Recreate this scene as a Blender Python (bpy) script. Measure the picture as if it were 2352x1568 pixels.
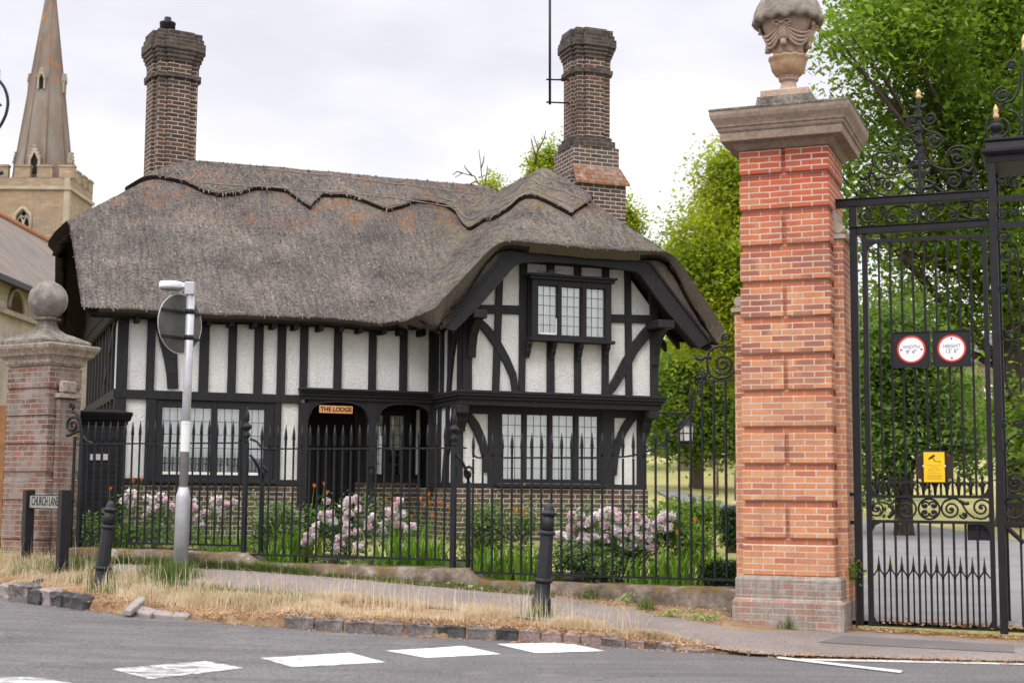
import bpy, bmesh, math, random
import numpy as np
from mathutils import Vector, Matrix, noise as mnoise

for o in list(bpy.data.objects): bpy.data.objects.remove(o)
SC = bpy.context.scene
COL = SC.collection
RND = random.Random(11)
NR = np.random.default_rng(5)
rad = math.radians

# ------------------------------------------------------------------ camera
F, CX, CY = 3267.0, 1176.0, 784.0          # focal length and centre in photo units (2352 wide)
PITCH = math.atan(346 / 3267.0); ROLL = 0.008
EYE = Vector((0, 0, 1.5))
cd = bpy.data.cameras.new('camera'); cam = bpy.data.objects.new('camera', cd); COL.objects.link(cam)
cd.sensor_fit = 'HORIZONTAL'; cd.sensor_width = 36.0; cd.lens = 36.0 * F / 2352.0
cd.clip_start = 0.1; cd.clip_end = 2000.0
_f = Vector((0, math.cos(PITCH), math.sin(PITCH))); _u0 = Vector((0, -math.sin(PITCH), math.cos(PITCH))); _r0 = Vector((1, 0, 0))
_r = _r0 * math.cos(ROLL) + _u0 * math.sin(ROLL); _u = _u0 * math.cos(ROLL) - _r0 * math.sin(ROLL)
M = Matrix.Identity(4)
for i in range(3):
    M[i][0] = _r[i]; M[i][1] = _u[i]; M[i][2] = -_f[i]; M[i][3] = EYE[i]
cam.matrix_world = M
SC.camera = cam
cd.dof.use_dof = True; cd.dof.focus_distance = 21.0; cd.dof.aperture_fstop = 2.0

# ------------------------------------------------------------------ sky and sun
SUN_EL, SUN_AZ = 48.0, 205.0               # azimuth measured clockwise from +Y
w = bpy.data.worlds.new('World'); SC.world = w; w.use_nodes = True
nt = w.node_tree; nt.nodes.clear()
def wn(t): return nt.nodes.new(t)
out = wn('ShaderNodeOutputWorld'); bg = wn('ShaderNodeBackground'); bg.inputs['Strength'].default_value = 0.1
sky = wn('ShaderNodeTexSky'); sky.sky_type = 'NISHITA'; sky.sun_disc = False
sky.sun_elevation = rad(SUN_EL); sky.sun_rotation = rad(SUN_AZ); sky.air_density = 1.0; sky.dust_density = 2.0
tc = wn('ShaderNodeTexCoord'); sep = wn('ShaderNodeSeparateXYZ'); nt.links.new(tc.outputs['Generated'], sep.inputs[0])
el = wn('ShaderNodeValToRGB'); el.color_ramp.interpolation = 'EASE'
e = el.color_ramp.elements
e[0].position = 0.0; e[0].color = (1.0, 1.0, 1.0, 1)
e[1].position = 1.0; e[1].color = (2.7, 2.7, 2.75, 1)
x = e.new(.16); x.color = (1.03, 1.03, 1.03, 1)
x = e.new(.34); x.color = (.86, .855, .90, 1)
x = e.new(.5); x.color = (1.7, 1.7, 1.74, 1)
nt.links.new(sep.outputs['Z'], el.inputs['Fac'])
mp = wn('ShaderNodeMapping'); mp.inputs['Scale'].default_value = (2.2, 2.2, 6.0); mp.inputs['Location'].default_value = (1.3, .4, .35)
nt.links.new(tc.outputs['Generated'], mp.inputs['Vector'])
nz = wn('ShaderNodeTexNoise'); nz.inputs['Scale'].default_value = 1.5; nz.inputs['Detail'].default_value = 4.0; nz.inputs['Roughness'].default_value = .5
nt.links.new(mp.outputs[0], nz.inputs['Vector'])
cr = wn('ShaderNodeValToRGB'); cr.color_ramp.elements[0].position = .36; cr.color_ramp.elements[0].color = (.82, .81, .85, 1)
cr.color_ramp.elements[1].position = .62; cr.color_ramp.elements[1].color = (1.08, 1.08, 1.08, 1)
nt.links.new(nz.outputs['Fac'], cr.inputs['Fac'])
mul = wn('ShaderNodeMix'); mul.data_type = 'RGBA'; mul.blend_type = 'MULTIPLY'; mul.inputs[0].default_value = 1.0
nt.links.new(el.outputs['Color'], mul.inputs[6]); nt.links.new(cr.outputs['Color'], mul.inputs[7])
sc10 = wn('ShaderNodeVectorMath'); sc10.operation = 'SCALE'; sc10.inputs['Scale'].default_value = 9.6
nt.links.new(mul.outputs[2], sc10.inputs[0])
mx = wn('ShaderNodeMix'); mx.data_type = 'RGBA'; mx.inputs[0].default_value = .94
nt.links.new(sky.outputs['Color'], mx.inputs[6]); nt.links.new(sc10.outputs[0], mx.inputs[7])
nt.links.new(mx.outputs[2], bg.inputs['Color']); nt.links.new(bg.outputs[0], out.inputs['Surface'])
w.cycles.sampling_method = 'AUTOMATIC'

sl = bpy.data.lights.new('sun', 'SUN'); sl.energy = 1.5; sl.angle = rad(20); sl.color = (1, .965, .92)
so = bpy.data.objects.new('sun', sl); COL.objects.link(so)
_d = Vector((math.sin(rad(SUN_AZ)) * math.cos(rad(SUN_EL)), math.cos(rad(SUN_AZ)) * math.cos(rad(SUN_EL)), math.sin(rad(SUN_EL))))
so.rotation_euler = _d.to_track_quat('Z', 'Y').to_euler()
so.location = (0, -5, 30)

vs = SC.view_settings
SC.display_settings.display_device = 'sRGB'
vs.view_transform = 'Standard'; vs.look = 'None'; vs.exposure = 0.35; vs.gamma = 1.0; vs.use_curve_mapping = False
SC.cycles.max_bounces = 8; SC.cycles.transparent_max_bounces = 16; SC.cycles.sample_clamp_indirect = 6.0

# ------------------------------------------------------------------ survey helpers (turn photo measurements into metres on a known plane)
def ray(x, y):
    a = (x - CX) / F; b = -(y - CY) / F
    return _f + _r * a + _u * b
def hit(x, y, o, n):
    d = ray(x, y); o = Vector(o); n = Vector(n)
    return EYE + d * ((o - EYE).dot(n) / d.dot(n))
def onz(x, y, z): return hit(x, y, (0, 0, z), (0, 0, 1))
def ondepth(x, y, Y): return hit(x, y, (0, Y, 0), (0, 1, 0))
class Frame:
    def __init__(s, o, deg):
        s.o = Vector(o); s.ang = rad(deg)
        s.a = Vector((math.cos(s.ang), math.sin(s.ang), 0)); s.n = Vector((math.sin(s.ang), -math.cos(s.ang), 0))
    def P(s, x, y, w=0.0):                     # photo point -> (u, z) on the plane w metres in front
        p = hit(x, y, s.o + s.n * w, s.n); return ((p - s.o).dot(s.a), p.z)
    def u(s, x, y, w=0.0): return s.P(x, y, w)[0]
    def z(s, x, y, w=0.0): return s.P(x, y, w)[1]
    def G(s, u, w, z=0.0): return s.o + s.a * u + s.n * w + Vector((0, 0, z))

# ------------------------------------------------------------------ scene-graph helpers
def tag(o, label=None, cat=None, group=None, kind=None):
    if label: o['label'] = label
    if cat: o['category'] = cat
    if group: o['group'] = group
    if kind: o['kind'] = kind
    return o
def thing(name, label, cat, loc=(0, 0, 0), rot=(0, 0, 0), group=None):
    o = bpy.data.objects.new(name, None); COL.objects.link(o); o.empty_display_size = .2
    o.location = loc; o.rotation_euler = rot
    return tag(o, label, cat, group)
def dup(o, parent=None):
    c = o.copy(); COL.objects.link(c)
    if parent is not None: c.parent = parent
    for ch in list(o.children): dup(ch, c)
    return c

class MB:
    """collects shapes, builds one mesh object with metre-scaled box UVs"""
    def __init__(s): s.v = []; s.f = []; s.sm = []
    def add(s, vs, fs, smooth=False):
        b = len(s.v); s.v.extend([tuple(v) for v in vs])
        for f in fs: s.f.append(tuple(b + i for i in f)); s.sm.append(smooth)
        return s
    def box(s, x0, x1, y0, y1, z0, z1):
        vs = [(x0,y0,z0),(x1,y0,z0),(x1,y1,z0),(x0,y1,z0),(x0,y0,z1),(x1,y0,z1),(x1,y1,z1),(x0,y1,z1)]
        return s.add(vs, [(0,3,2,1),(4,5,6,7),(0,1,5,4),(1,2,6,5),(2,3,7,6),(3,0,4,7)])
    def cbox(s, x0, x1, y0, y1, z0, z1, c=.01):
        """box with chamfered edges"""
        bm = bmesh.new(); bmesh.ops.create_cube(bm, size=1)
        for v in bm.verts:
            v.co = Vector((x0 + (v.co.x + .5) * (x1 - x0), y0 + (v.co.y + .5) * (y1 - y0), z0 + (v.co.z + .5) * (z1 - z0)))
        bmesh.ops.bevel(bm, geom=bm.edges[:], offset=c, segments=1, affect='EDGES', clamp_overlap=True)
        bm.verts.index_update()
        s.add([v.co[:] for v in bm.verts], [[v.index for v in f.verts] for f in bm.faces]); bm.free(); return s
    def prism(s, poly, y0, y1):
        """polygon in x,z extruded between y0 and y1 (y0 nearer the viewer)"""
        n = len(poly)
        vs = [(p[0], y0, p[1]) for p in poly] + [(p[0], y1, p[1]) for p in poly]
        a = sum(poly[i][0] * poly[(i+1) % n][1] - poly[(i+1) % n][0] * poly[i][1] for i in range(n))
        idx = list(range(n)) if a > 0 else list(range(n))[::-1]
        fs = [tuple(idx), tuple(n + i for i in idx[::-1])]
        for k in range(n):
            i, j = idx[k], idx[(k+1) % n]; fs.append((i, n + i, n + j, j))
        return s.add(vs, fs)
    def prismz(s, poly, z0, z1, taper=1.0):
        n = len(poly); a = sum(poly[i][0] * poly[(i+1) % n][1] - poly[(i+1) % n][0] * poly[i][1] for i in range(n))
        if a < 0: poly = poly[::-1]
        cx = sum(p[0] for p in poly) / n; cy = sum(p[1] for p in poly) / n
        vs = [(p[0], p[1], z0) for p in poly] + [(cx + (p[0]-cx) * taper, cy + (p[1]-cy) * taper, z1) for p in poly]
        fs = [tuple(range(n))[::-1], tuple(range(n, 2*n))] + [(i, (i+1) % n, n + (i+1) % n, n + i) for i in range(n)]
        return s.add(vs, fs)
    def band(s, A, B, y0, y1):
        """curved timber: two edge polylines in x,z, extruded y0..y1"""
        n = len(A)
        for i in range(n - 1):
            s.prism([A[i], A[i+1], B[i+1], B[i]], y0, y1)
        return s
    def tube(s, pts, r, n=6, cap=True, smooth=True):
        pts = [Vector(p) for p in pts]; m = len(pts); rr = r if isinstance(r, (list, tuple)) else [r] * m
        rings = []; prev = None
        for i in range(m):
            t = (pts[min(i+1, m-1)] - pts[max(i-1, 0)])
            if t.length < 1e-9: t = Vector((0, 0, 1))
            t.normalize()
            if prev is None:
                a = Vector((0, 0, 1)) if abs(t.z) < .9 else Vector((1, 0, 0)); nx = t.cross(a).normalized()
            else:
                nx = prev - t * prev.dot(t); nx = nx.normalized() if nx.length > 1e-6 else prev
            prev = nx; ny = t.cross(nx)
            rings.append([pts[i] + (nx * math.cos(2*math.pi*k/n + math.pi/n) + ny * math.sin(2*math.pi*k/n + math.pi/n)) * rr[i] for k in range(n)])
        vs = [v for ring in rings for v in ring]; fs = []
        for i in range(m - 1):
            for k in range(n):
                k2 = (k+1) % n; fs.append((i*n+k, i*n+k2, (i+1)*n+k2, (i+1)*n+k))
        s.add(vs, fs, smooth and n > 4)
        if cap:
            b = len(s.v) - len(vs)
            s.f.append(tuple(b + k for k in range(n))[::-1]); s.sm.append(False)
            s.f.append(tuple(b + (m-1)*n + k for k in range(n))); s.sm.append(False)
        return s
    def lathe(s, prof, n=16, c=(0, 0, 0), lean=(0, 0), smooth=True, sq=False, rot=0.0, cap=True):
        """profile [(radius, z)]; sq makes a square section (n=4) of half-width radius"""
        vs = []; fs = []; m = len(prof)
        if sq: n = 4; smooth = False
        for (r, z) in prof:
            for k in range(n):
                a = 2*math.pi*k/n + (math.pi/4 if sq else 0) + rot
                q = r * (math.sqrt(2) if sq else 1)
                vs.append((c[0] + q*math.cos(a) + lean[0]*z, c[1] + q*math.sin(a) + lean[1]*z, c[2] + z))
        for i in range(m-1):
            for k in range(n):
                k2 = (k+1) % n; fs.append((i*n+k, i*n+k2, (i+1)*n+k2, (i+1)*n+k))
        s.add(vs, fs, smooth); b = len(s.v) - len(vs)
        if cap:
            s.f.append(tuple(b + k for k in range(n))[::-1]); s.sm.append(False)
            s.f.append(tuple(b + (m-1)*n + k for k in range(n))); s.sm.append(False)
        return s
    def build(s, name, mat, parent=None, bevel=0.0, loc=None, weld=False):
        me = bpy.data.meshes.new(name); me.from_pydata(s.v, [], s.f); me.validate(); me.update()
        if len(me.polygons) == len(s.sm): me.polygons.foreach_set('use_smooth', s.sm)
        boxuv(me)
        o = bpy.data.objects.new(name, me); COL.objects.link(o)
        if mat: me.materials.append(mat)
        if parent is not None: o.parent = parent
        if loc is not None: o.location = loc
        if bevel > 0:
            bv = o.modifiers.new('bevel', 'BEVEL'); bv.width = bevel; bv.segments = 1; bv.limit_method = 'ANGLE'; bv.angle_limit = rad(50)
        return o
def boxuv(me):
    uvl = me.uv_layers.new(name='UVMap'); d = uvl.data; V = me.vertices; L = me.loops
    for p in me.polygons:
        n = p.normal
        if abs(n.z) < .75:
            t = Vector((-n.y, n.x, 0))
            if t.length < 1e-6: t = Vector((1, 0, 0))
            t.normalize()
            # snap the tangent so that neighbouring faces of one wall share their courses
            for li in p.loop_indices:
                c = V[L[li].vertex_index].co; d[li].uv = (c.dot(t), c.z)
        else:
            for li in p.loop_indices:
                c = V[L[li].vertex_index].co; d[li].uv = (c.x, c.y)

def npmesh(name, verts, faces, mat, parent=None, smooth=False):
    """fast mesh from numpy arrays, faces of one size (k columns)"""
    me = bpy.data.meshes.new(name); k = faces.shape[1]
    me.vertices.add(len(verts)); me.vertices.foreach_set('co', np.asarray(verts, np.float32).ravel())
    me.loops.add(faces.size); me.loops.foreach_set('vertex_index', faces.astype(np.int32).ravel())
    me.polygons.add(len(faces)); me.polygons.foreach_set('loop_start', np.arange(0, faces.size, k, dtype=np.int32))
    me.polygons.foreach_set('loop_total', np.full(len(faces), k, np.int32))
    if smooth: me.polygons.foreach_set('use_smooth', np.ones(len(faces), bool))
    me.update(calc_edges=True); me.validate()
    if mat: me.materials.append(mat)
    o = bpy.data.objects.new(name, me); COL.objects.link(o)
    if parent is not None: o.parent = parent
    return o

def text_mesh(name, body, size, mat, parent, loc, rot, depth=.002, stretch=1.0, bold=0.0):
    cu = bpy.data.curves.new(name, 'FONT'); cu.body = body; cu.size = size; cu.align_x = 'CENTER'; cu.align_y = 'CENTER'
    cu.extrude = depth; cu.offset = bold
    to = bpy.data.objects.new(name, cu); COL.objects.link(to)
    dg = bpy.context.evaluated_depsgraph_get()
    me = bpy.data.meshes.new_from_object(to.evaluated_get(dg))
    bpy.data.objects.remove(to)
    for v in me.vertices: v.co.x *= stretch
    o = bpy.data.objects.new(name, me); COL.objects.link(o); me.materials.clear(); me.materials.append(mat)
    o.parent = parent; o.location = loc; o.rotation_euler = rot
    return o
# ------------------------------------------------------------------ materials
def newmat(name):
    m = bpy.data.materials.new(name); m.use_nodes = True; t = m.node_tree
    b = t.nodes['Principled BSDF']; return m, t, b
def N(t, k, **kw):
    n = t.nodes.new('ShaderNode' + k)
    for a, v in kw.items(): setattr(n, a, v)
    return n
def ramp(t, fac, stops, interp='LINEAR'):
    r = N(t, 'ValToRGB'); r.color_ramp.interpolation = interp; el = r.color_ramp.elements
    while len(el) > 1: el.remove(el[-1])
    el[0].position = stops[0][0]; el[0].color = (*stops[0][1], 1)
    for p, c in stops[1:]:
        q = el.new(p); q.color = (*c, 1)
    if fac is not None: t.links.new(fac, r.inputs['Fac'])
    return r.outputs['Color']
def coords(t, kind='Object', scale=(1, 1, 1), loc=(0, 0, 0), rot=(0, 0, 0)):
    c = N(t, 'TexCoord'); m = N(t, 'Mapping'); m.inputs['Scale'].default_value = scale; m.inputs['Location'].default_value = loc; m.inputs['Rotation'].default_value = rot
    t.links.new(c.outputs[kind], m.inputs['Vector']); return m.outputs[0]
def noise(t, vec, scale, detail=4, rough=.6, dist=0.0):
    n = N(t, 'TexNoise'); n.inputs['Scale'].default_value = scale; n.inputs['Detail'].default_value = detail
    n.inputs['Roughness'].default_value = rough; n.inputs['Distortion'].default_value = dist
    if vec is not None: t.links.new(vec, n.inputs['Vector'])
    return n.outputs['Fac']
def mixc(t, fac, a, b, mode='MIX'):
    m = N(t, 'Mix', data_type='RGBA', blend_type=mode)
    for i, v in ((0, fac), (6, a), (7, b)):
        if isinstance(v, (int, float)): m.inputs[i].default_value = v
        elif isinstance(v, tuple): m.inputs[i].default_value = (*v, 1)
        else: t.links.new(v, m.inputs[i])
    return m.outputs[2]
def bw(t, fac, a, b, va=0.0, vb=1.0):
    r = N(t, 'MapRange'); r.inputs[1].default_value = a; r.inputs[2].default_value = b; r.inputs[3].default_value = va; r.inputs[4].default_value = vb
    t.links.new(fac, r.inputs[0]); return r.outputs[0]
def math2(t, op, a, b=None):
    m = N(t, 'Math', operation=op)
    for i, v in ((0, a), (1, b)):
        if v is None: continue
        if isinstance(v, (int, float)): m.inputs[i].default_value = v
        else: t.links.new(v, m.inputs[i])
    return m.outputs[0]
def bump(t, b, h, strength=.4, dist=.01, prev=None):
    n = N(t, 'Bump'); n.inputs['Strength'].default_value = strength; n.inputs['Distance'].default_value = dist
    t.links.new(h, n.inputs['Height'])
    if prev is not None: t.links.new(prev, n.inputs['Normal'])
    t.links.new(n.outputs[0], b.inputs['Normal']); return n.outputs[0]
def setb(t, b, col=None, rough=None, spec=None, metal=None):
    if col is not None:
        if isinstance(col, tuple): b.inputs['Base Color'].default_value = (*col, 1)
        else: t.links.new(col, b.inputs['Base Color'])
    if rough is not None:
        if isinstance(rough, (int, float)): b.inputs['Roughness'].default_value = rough
        else: t.links.new(rough, b.inputs['Roughness'])
    if spec is not None: b.inputs['Specular IOR Level'].default_value = spec
    if metal is not None: b.inputs['Metallic'].default_value = metal

def mottled(name, stops, scale, rough=.8, spec=.3, detail=6, b_scale=None, b_str=.3, b_dist=.01, kind='Object', fine=None, vs=(1,1,1)):
    m, t, b = newmat(name); v = coords(t, kind, vs)
    c = ramp(t, noise(t, v, scale, detail, .65), stops)
    if fine:
        c = mixc(t, fine[1], c, ramp(t, noise(t, v, fine[0], 3, .7), [(.3, (0, 0, 0)), (.7, (1, 1, 1))]), 'OVERLAY')
    setb(t, b, c, rough, spec)
    if b_scale: bump(t, b, noise(t, v, b_scale, 4, .7), b_str, b_dist)
    return m

def brickmat(name, bricks, mortar, bw_=.225, bh=.075, ms=.007, dirt=None, dirt_scale=1.3, dirt_amt=.75, rough=.85, bstr=.6, off=(0, 0), bloom=None, zramp=None, patch=None):
    """bricks: ramp stops picked at random for each brick"""
    m, t, b = newmat(name); v = coords(t, 'UV', loc=(off[0], off[1], 0)); ov = coords(t, 'Object')
    nz = noise(t, ov, 14, 3, .6)
    # slightly wavy courses
    wob = N(t, 'VectorMath', operation='SCALE'); nn = N(t, 'TexNoise'); nn.inputs['Scale'].default_value = 6.0; nn.inputs['Detail'].default_value = 2
    t.links.new(ov, nn.inputs['Vector']); wob.inputs['Scale'].default_value = .012; t.links.new(nn.outputs['Color'], wob.inputs[0])
    va = N(t, 'VectorMath', operation='ADD'); t.links.new(v, va.inputs[0]); t.links.new(wob.outputs[0], va.inputs[1])
    br = N(t, 'TexBrick'); br.offset = .5; br.squash = 1.0
    br.inputs['Color1'].default_value = (0, 0, 0, 1); br.inputs['Color2'].default_value = (1, 1, 1, 1); br.inputs['Mortar'].default_value = (0, 0, 0, 1)
    br.inputs['Scale'].default_value = 1.0; br.inputs['Mortar Size'].default_value = ms; br.inputs['Mortar Smooth'].default_value = .25
    br.inputs['Brick Width'].default_value = bw_; br.inputs['Row Height'].default_value = bh
    t.links.new(va.outputs[0], br.inputs['Vector'])
    c = ramp(t, br.outputs['Color'], bricks)
    c = mixc(t, .45, c, ramp(t, noise(t, ov, 38, 5, .7), [(.25, (.25, .25, .25)), (.75, (.75, .75, .75))]), 'OVERLAY')
    if zramp is not None:
        s = N(t, 'SeparateXYZ'); t.links.new(ov, s.inputs[0])
        zz = math2(t, 'ADD', s.outputs['Z'], bw(t, noise(t, ov, 1.6, 3, .6), .2, .8, -.5, .5))
        c = mixc(t, bw(t, zz, zramp[0], zramp[1]), c, mixc(t, 1.0, c, zramp[2], 'MULTIPLY'))
    if patch is not None:                 # a run of darker, purple-brown bricks partway up
        s2 = N(t, 'SeparateXYZ'); t.links.new(ov, s2.inputs[0])
        pm = math2(t, 'MULTIPLY', bw(t, s2.outputs['Z'], patch[2] - .25, patch[2] + .25), bw(t, s2.outputs['Z'], patch[3] + .25, patch[3] - .35))
        sel = N(t, 'MapRange'); t.links.new(br.outputs['Color'], sel.inputs[0]); sel.inputs[1].default_value = .42; sel.inputs[2].default_value = .46
        c = mixc(t, math2(t, 'MULTIPLY', math2(t, 'MULTIPLY', pm, sel.outputs[0]), bw(t, noise(t, ov, patch[1], 3, .6), .42, .5, 0, .8)), c, patch[0])
    mo = mixc(t, bw(t, noise(t, ov, 9, 4, .7), .3, .7), tuple(q * .8 for q in mortar), mortar)
    c = mixc(t, br.outputs['Fac'], c, mo)
    if bloom is not None:
        c = mixc(t, bw(t, noise(t, ov, bloom[1], 5, .65), bloom[2], bloom[2] + .18), c, bloom[0])
    if dirt is not None:
        c = mixc(t, bw(t, noise(t, ov, dirt_scale, 5, .65), .42, .75, 0, dirt_amt), c, dirt)
        c = mixc(t, bw(t, noise(t, coords(t, 'Object', (4.5, 4.5, .35)), 1.8, 4, .7), .52, .74, 0, dirt_amt * .8), c, dirt)
    setb(t, b, c, rough, .25)
    h = math2(t, 'SUBTRACT', math2(t, 'MULTIPLY', nz, .35), br.outputs['Fac'])
    bump(t, b, h, bstr, .006)
    return m

def leafmat(name, a, bcol, c, trans=.35, clump=.5, kind='Object', tint=(1.2, 1.25, .55)):
    m, t, b = newmat(name); g = N(t, 'NewGeometry'); v = coords(t, kind)
    f = math2(t, 'ADD', math2(t, 'MULTIPLY', g.outputs['Random Per Island'], .42), math2(t, 'MULTIPLY', bw(t, noise(t, v, clump, 4, .65), .36, .64), .58))
    col = ramp(t, f, [(0.05, a), (.5, bcol), (.95, c)])
    setb(t, b, col, .5, .35)
    tr = N(t, 'BsdfTranslucent'); t.links.new(mixc(t, 1.0, col, tint, 'MULTIPLY'), tr.inputs['Color'])
    ms = N(t, 'MixShader'); ms.inputs[0].default_value = trans
    t.links.new(b.outputs[0], ms.inputs[1]); t.links.new(tr.outputs[0], ms.inputs[2])
    t.links.new(ms.outputs[0], t.nodes['Material Output'].inputs['Surface'])
    return m

MAT = {}
def plain(name, col, rough=.6, spec=.4, metal=0.0, var=.12, scale=6.0, bs=0.0, bsc=30):
    m, t, b = newmat(name); v = coords(t, 'Object')
    lo = tuple(c * (1 - var) for c in col); hi = tuple(min(1, c * (1 + var)) for c in col)
    setb(t, b, ramp(t, noise(t, v, scale, 5, .65), [(.3, lo), (.7, hi)]), rough, spec, metal)
    if bs > 0: bump(t, b, noise(t, v, bsc, 4, .7), bs, .004)
    MAT[name] = m; return m

# plaster: roughcast, off white, with faint weather streaks
m, t, b = newmat('plaster'); v = coords(t, 'Object'); vs_ = coords(t, 'Object', (5, 5, .5))
c = ramp(t, noise(t, v, 2.2, 5, .6), [(.3, (.60, .58, .565)), (.7, (.70, .685, .675))])
c = mixc(t, bw(t, noise(t, vs_, 1.6, 4, .6), .5, .8, 0, .4), c, (.44, .405, .37))
c = mixc(t, .35, c, ramp(t, noise(t, v, 24, 3, .7), [(.35, (.3, .3, .3)), (.65, (.7, .7, .7))]), 'OVERLAY')
setb(t, b, c, .9, .2); bump(t, b, noise(t, v, 24, 4, .75), .9, .03); MAT['plaster'] = m
# black painted timber with grain
m, t, b = newmat('timber'); v = coords(t, 'Object', (9, 9, 1.2))
ct_ = ramp(t, noise(t, v, 3, 5, .65), [(.25, (.011, .0105, .012)), (.75, (.025, .0235, .026))])
ct_ = mixc(t, bw(t, noise(t, coords(t, 'Object', (14, 14, 1.5)), 4, 5, .8), .62, .72, 0, .5), ct_, (.06, .056, .055))
setb(t, b, ct_, .65, .22)
bump(t, b, noise(t, v, 9, 5, .7), .35, .006); MAT['timber'] = m
plain('black_timber_dark', (.010, .009, .010), .7, .12)
plain('door_black', (.009, .008, .010), .5, .2)
# thatch: weathered grey brown water reed, cut butts as fine speckle, lichen patches
def thatch(name, ridge=False):
    m, t, b = newmat(name); v = coords(t, 'Object')
    c = ramp(t, noise(t, v, 1.1, 6, .62), [(.30, (.095, .081, .075)), (.5, (.142, .122, .111)), (.70, (.208, .178, .150))])
    sp = noise(t, v, 26, 4, .8)
    c = mixc(t, .8, c, ramp(t, sp, [(.32, (.08, .08, .08)), (.5, (.48, .48, .48)), (.68, (.92, .92, .92))]), 'OVERLAY')
    c = mixc(t, .7, c, ramp(t, noise(t, coords(t, 'Object', (9, .9, .9)), 2.2, 5, .75), [(.32, (.22, .22, .22)), (.68, (.78, .78, .78))]), 'OVERLAY')
    c = mixc(t, bw(t, noise(t, v, 15, 2, .5), .70, .74, 0, .8), c, (.42, .37, .31))
    lich = bw(t, noise(t, v, 2.2, 5, .75), .50, .58)
    s = N(t, 'SeparateXYZ'); t.links.new(v, s.inputs[0])
    hi = bw(t, s.outputs['Z'], 5.9, 6.6) if not ridge else bw(t, s.outputs['Z'], 5.8, 7.0, 0, .6)
    pat = bw(t, noise(t, v, 7.5, 4, .8), .44, .56)
    c = mixc(t, math2(t, 'MULTIPLY', math2(t, 'MULTIPLY', lich, hi), pat), c, (.235, .11, .055))
    # green-grey moss on the wing end
    c = mixc(t, math2(t, 'MULTIPLY', bw(t, noise(t, v, 1.7, 5, .7), .5, .66, 0, .65), bw(t, s.outputs['X'], 4.2, 6.5)), c, (.17, .155, .075))
    if ridge:
        st = coords(t, 'Object', (16, 2.2, 2.2)); c = mixc(t, bw(t, noise(t, st, 3.5, 3, .6), .5, .72, 0, .45), c, (.22, .185, .165))
    setb(t, b, c, .95, .15)
    v2 = coords(t, 'Object', (1, 1, .55))
    p = bump(t, b, noise(t, v2, 40, 4, .8), 1.0, .035)
    bump(t, b, noise(t, v, 4.5, 3, .6), .6, .05, p)
    return m
MAT['thatch'] = thatch('thatch'); MAT['thatch_ridge'] = thatch('thatch_ridge', True)
def plain_fwd(): pass
m, t, b = newmat('thatch_edge'); v = coords(t, 'Object', (14, 14, 3))
setb(t, b, ramp(t, noise(t, v, 4, 4, .7), [(.3, (.06, .048, .043)), (.7, (.19, .155, .125))]), .95, .1); bump(t, b, noise(t, v, 8, 3, .7), .8, .02); MAT['thatch_edge'] = m
MAT['thatch_shade'] = plain('thatch_shade', (.022, .016, .014), .95, .05, var=.35)  # near-black thatch: shade on down-facing surfaces put into the colour
plain('hazel', (.27, .235, .205), .8, .2, var=.35)
m, t, b = newmat('reed'); v = coords(t, 'Object'); gi = N(t, 'NewGeometry'); s = N(t, 'SeparateXYZ'); t.links.new(v, s.inputs[0])
c = ramp(t, math2(t, 'ADD', math2(t, 'MULTIPLY', gi.outputs['Random Per Island'], .6), math2(t, 'MULTIPLY', bw(t, noise(t, v, .9, 5, .65), .3, .7), .4)), [(.08, (.064, .053, .048)), (.5, (.138, .117, .104)), (.92, (.29, .25, .205))])
hz = bw(t, s.outputs['Z'], 5.7, 6.5)
c = mixc(t, math2(t, 'MULTIPLY', math2(t, 'MULTIPLY', bw(t, noise(t, v, 2.2, 5, .75), .50, .58, 0, .85), hz), bw(t, noise(t, v, 7.5, 4, .8), .44, .54)), c, (.25, .115, .055))
c = mixc(t, math2(t, 'MULTIPLY', bw(t, noise(t, v, 1.7, 5, .7), .46, .62, 0, .6), bw(t, s.outputs['X'], 4.4, 6.6)), c, (.20, .18, .09))
setb(t, b, c, .95, .1); MAT['reed'] = m

MAT['house_brick'] = brickmat('house_brick', [(0, (.055, .042, .042)), (.4, (.085, .06, .055)), (.7, (.12, .075, .062)), (1, (.075, .06, .066))], (.46, .40, .31), bw_=.235, bh=.078, ms=.009)
MAT['chimney_brick'] = brickmat('chimney_brick', [(0, (.036, .030, .031)), (.35, (.068, .043, .040)), (.7, (.10, .056, .047)), (.9, (.16, .06, .04)), (1, (.05, .042, .045))], (.47, .38, .27), bw_=.235, bh=.078, ms=.0095, dirt=(.05, .042, .038), dirt_scale=.9)
MAT['gate_brick'] = brickmat('gate_brick', [(0, (.49, .195, .09)), (.28, (.55, .25, .12)), (.5, (.47, .18, .09)), (.68, (.57, .30, .15)), (.86, (.43, .155, .09)), (.96, (.30, .115, .08)), (1, (.52, .215, .10))], (.60, .475, .375), bw_=.228, bh=.0658, ms=.0082,
                             zramp=(2.8, 4.2, (.88, .42, .38)), dirt=(.26, .13, .095), dirt_scale=1.6, dirt_amt=.5, bloom=((.48, .31, .22), 2.3, .64), patch=((.24, .085, .065), 1.5, 2.0, 3.7))
MAT['gate_recess'] = brickmat('gate_recess', [(0, (.28, .105, .07)), (.4, (.36, .125, .07)), (.7, (.43, .15, .075)), (1, (.25, .10, .075))], (.45, .33, .27), bw_=.228, bh=.0658, ms=.007, zramp=(3.3, 4.9, (.9, .5, .5)))  # sunken brown brick, darkened to paint in shade below the proud bands
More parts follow.
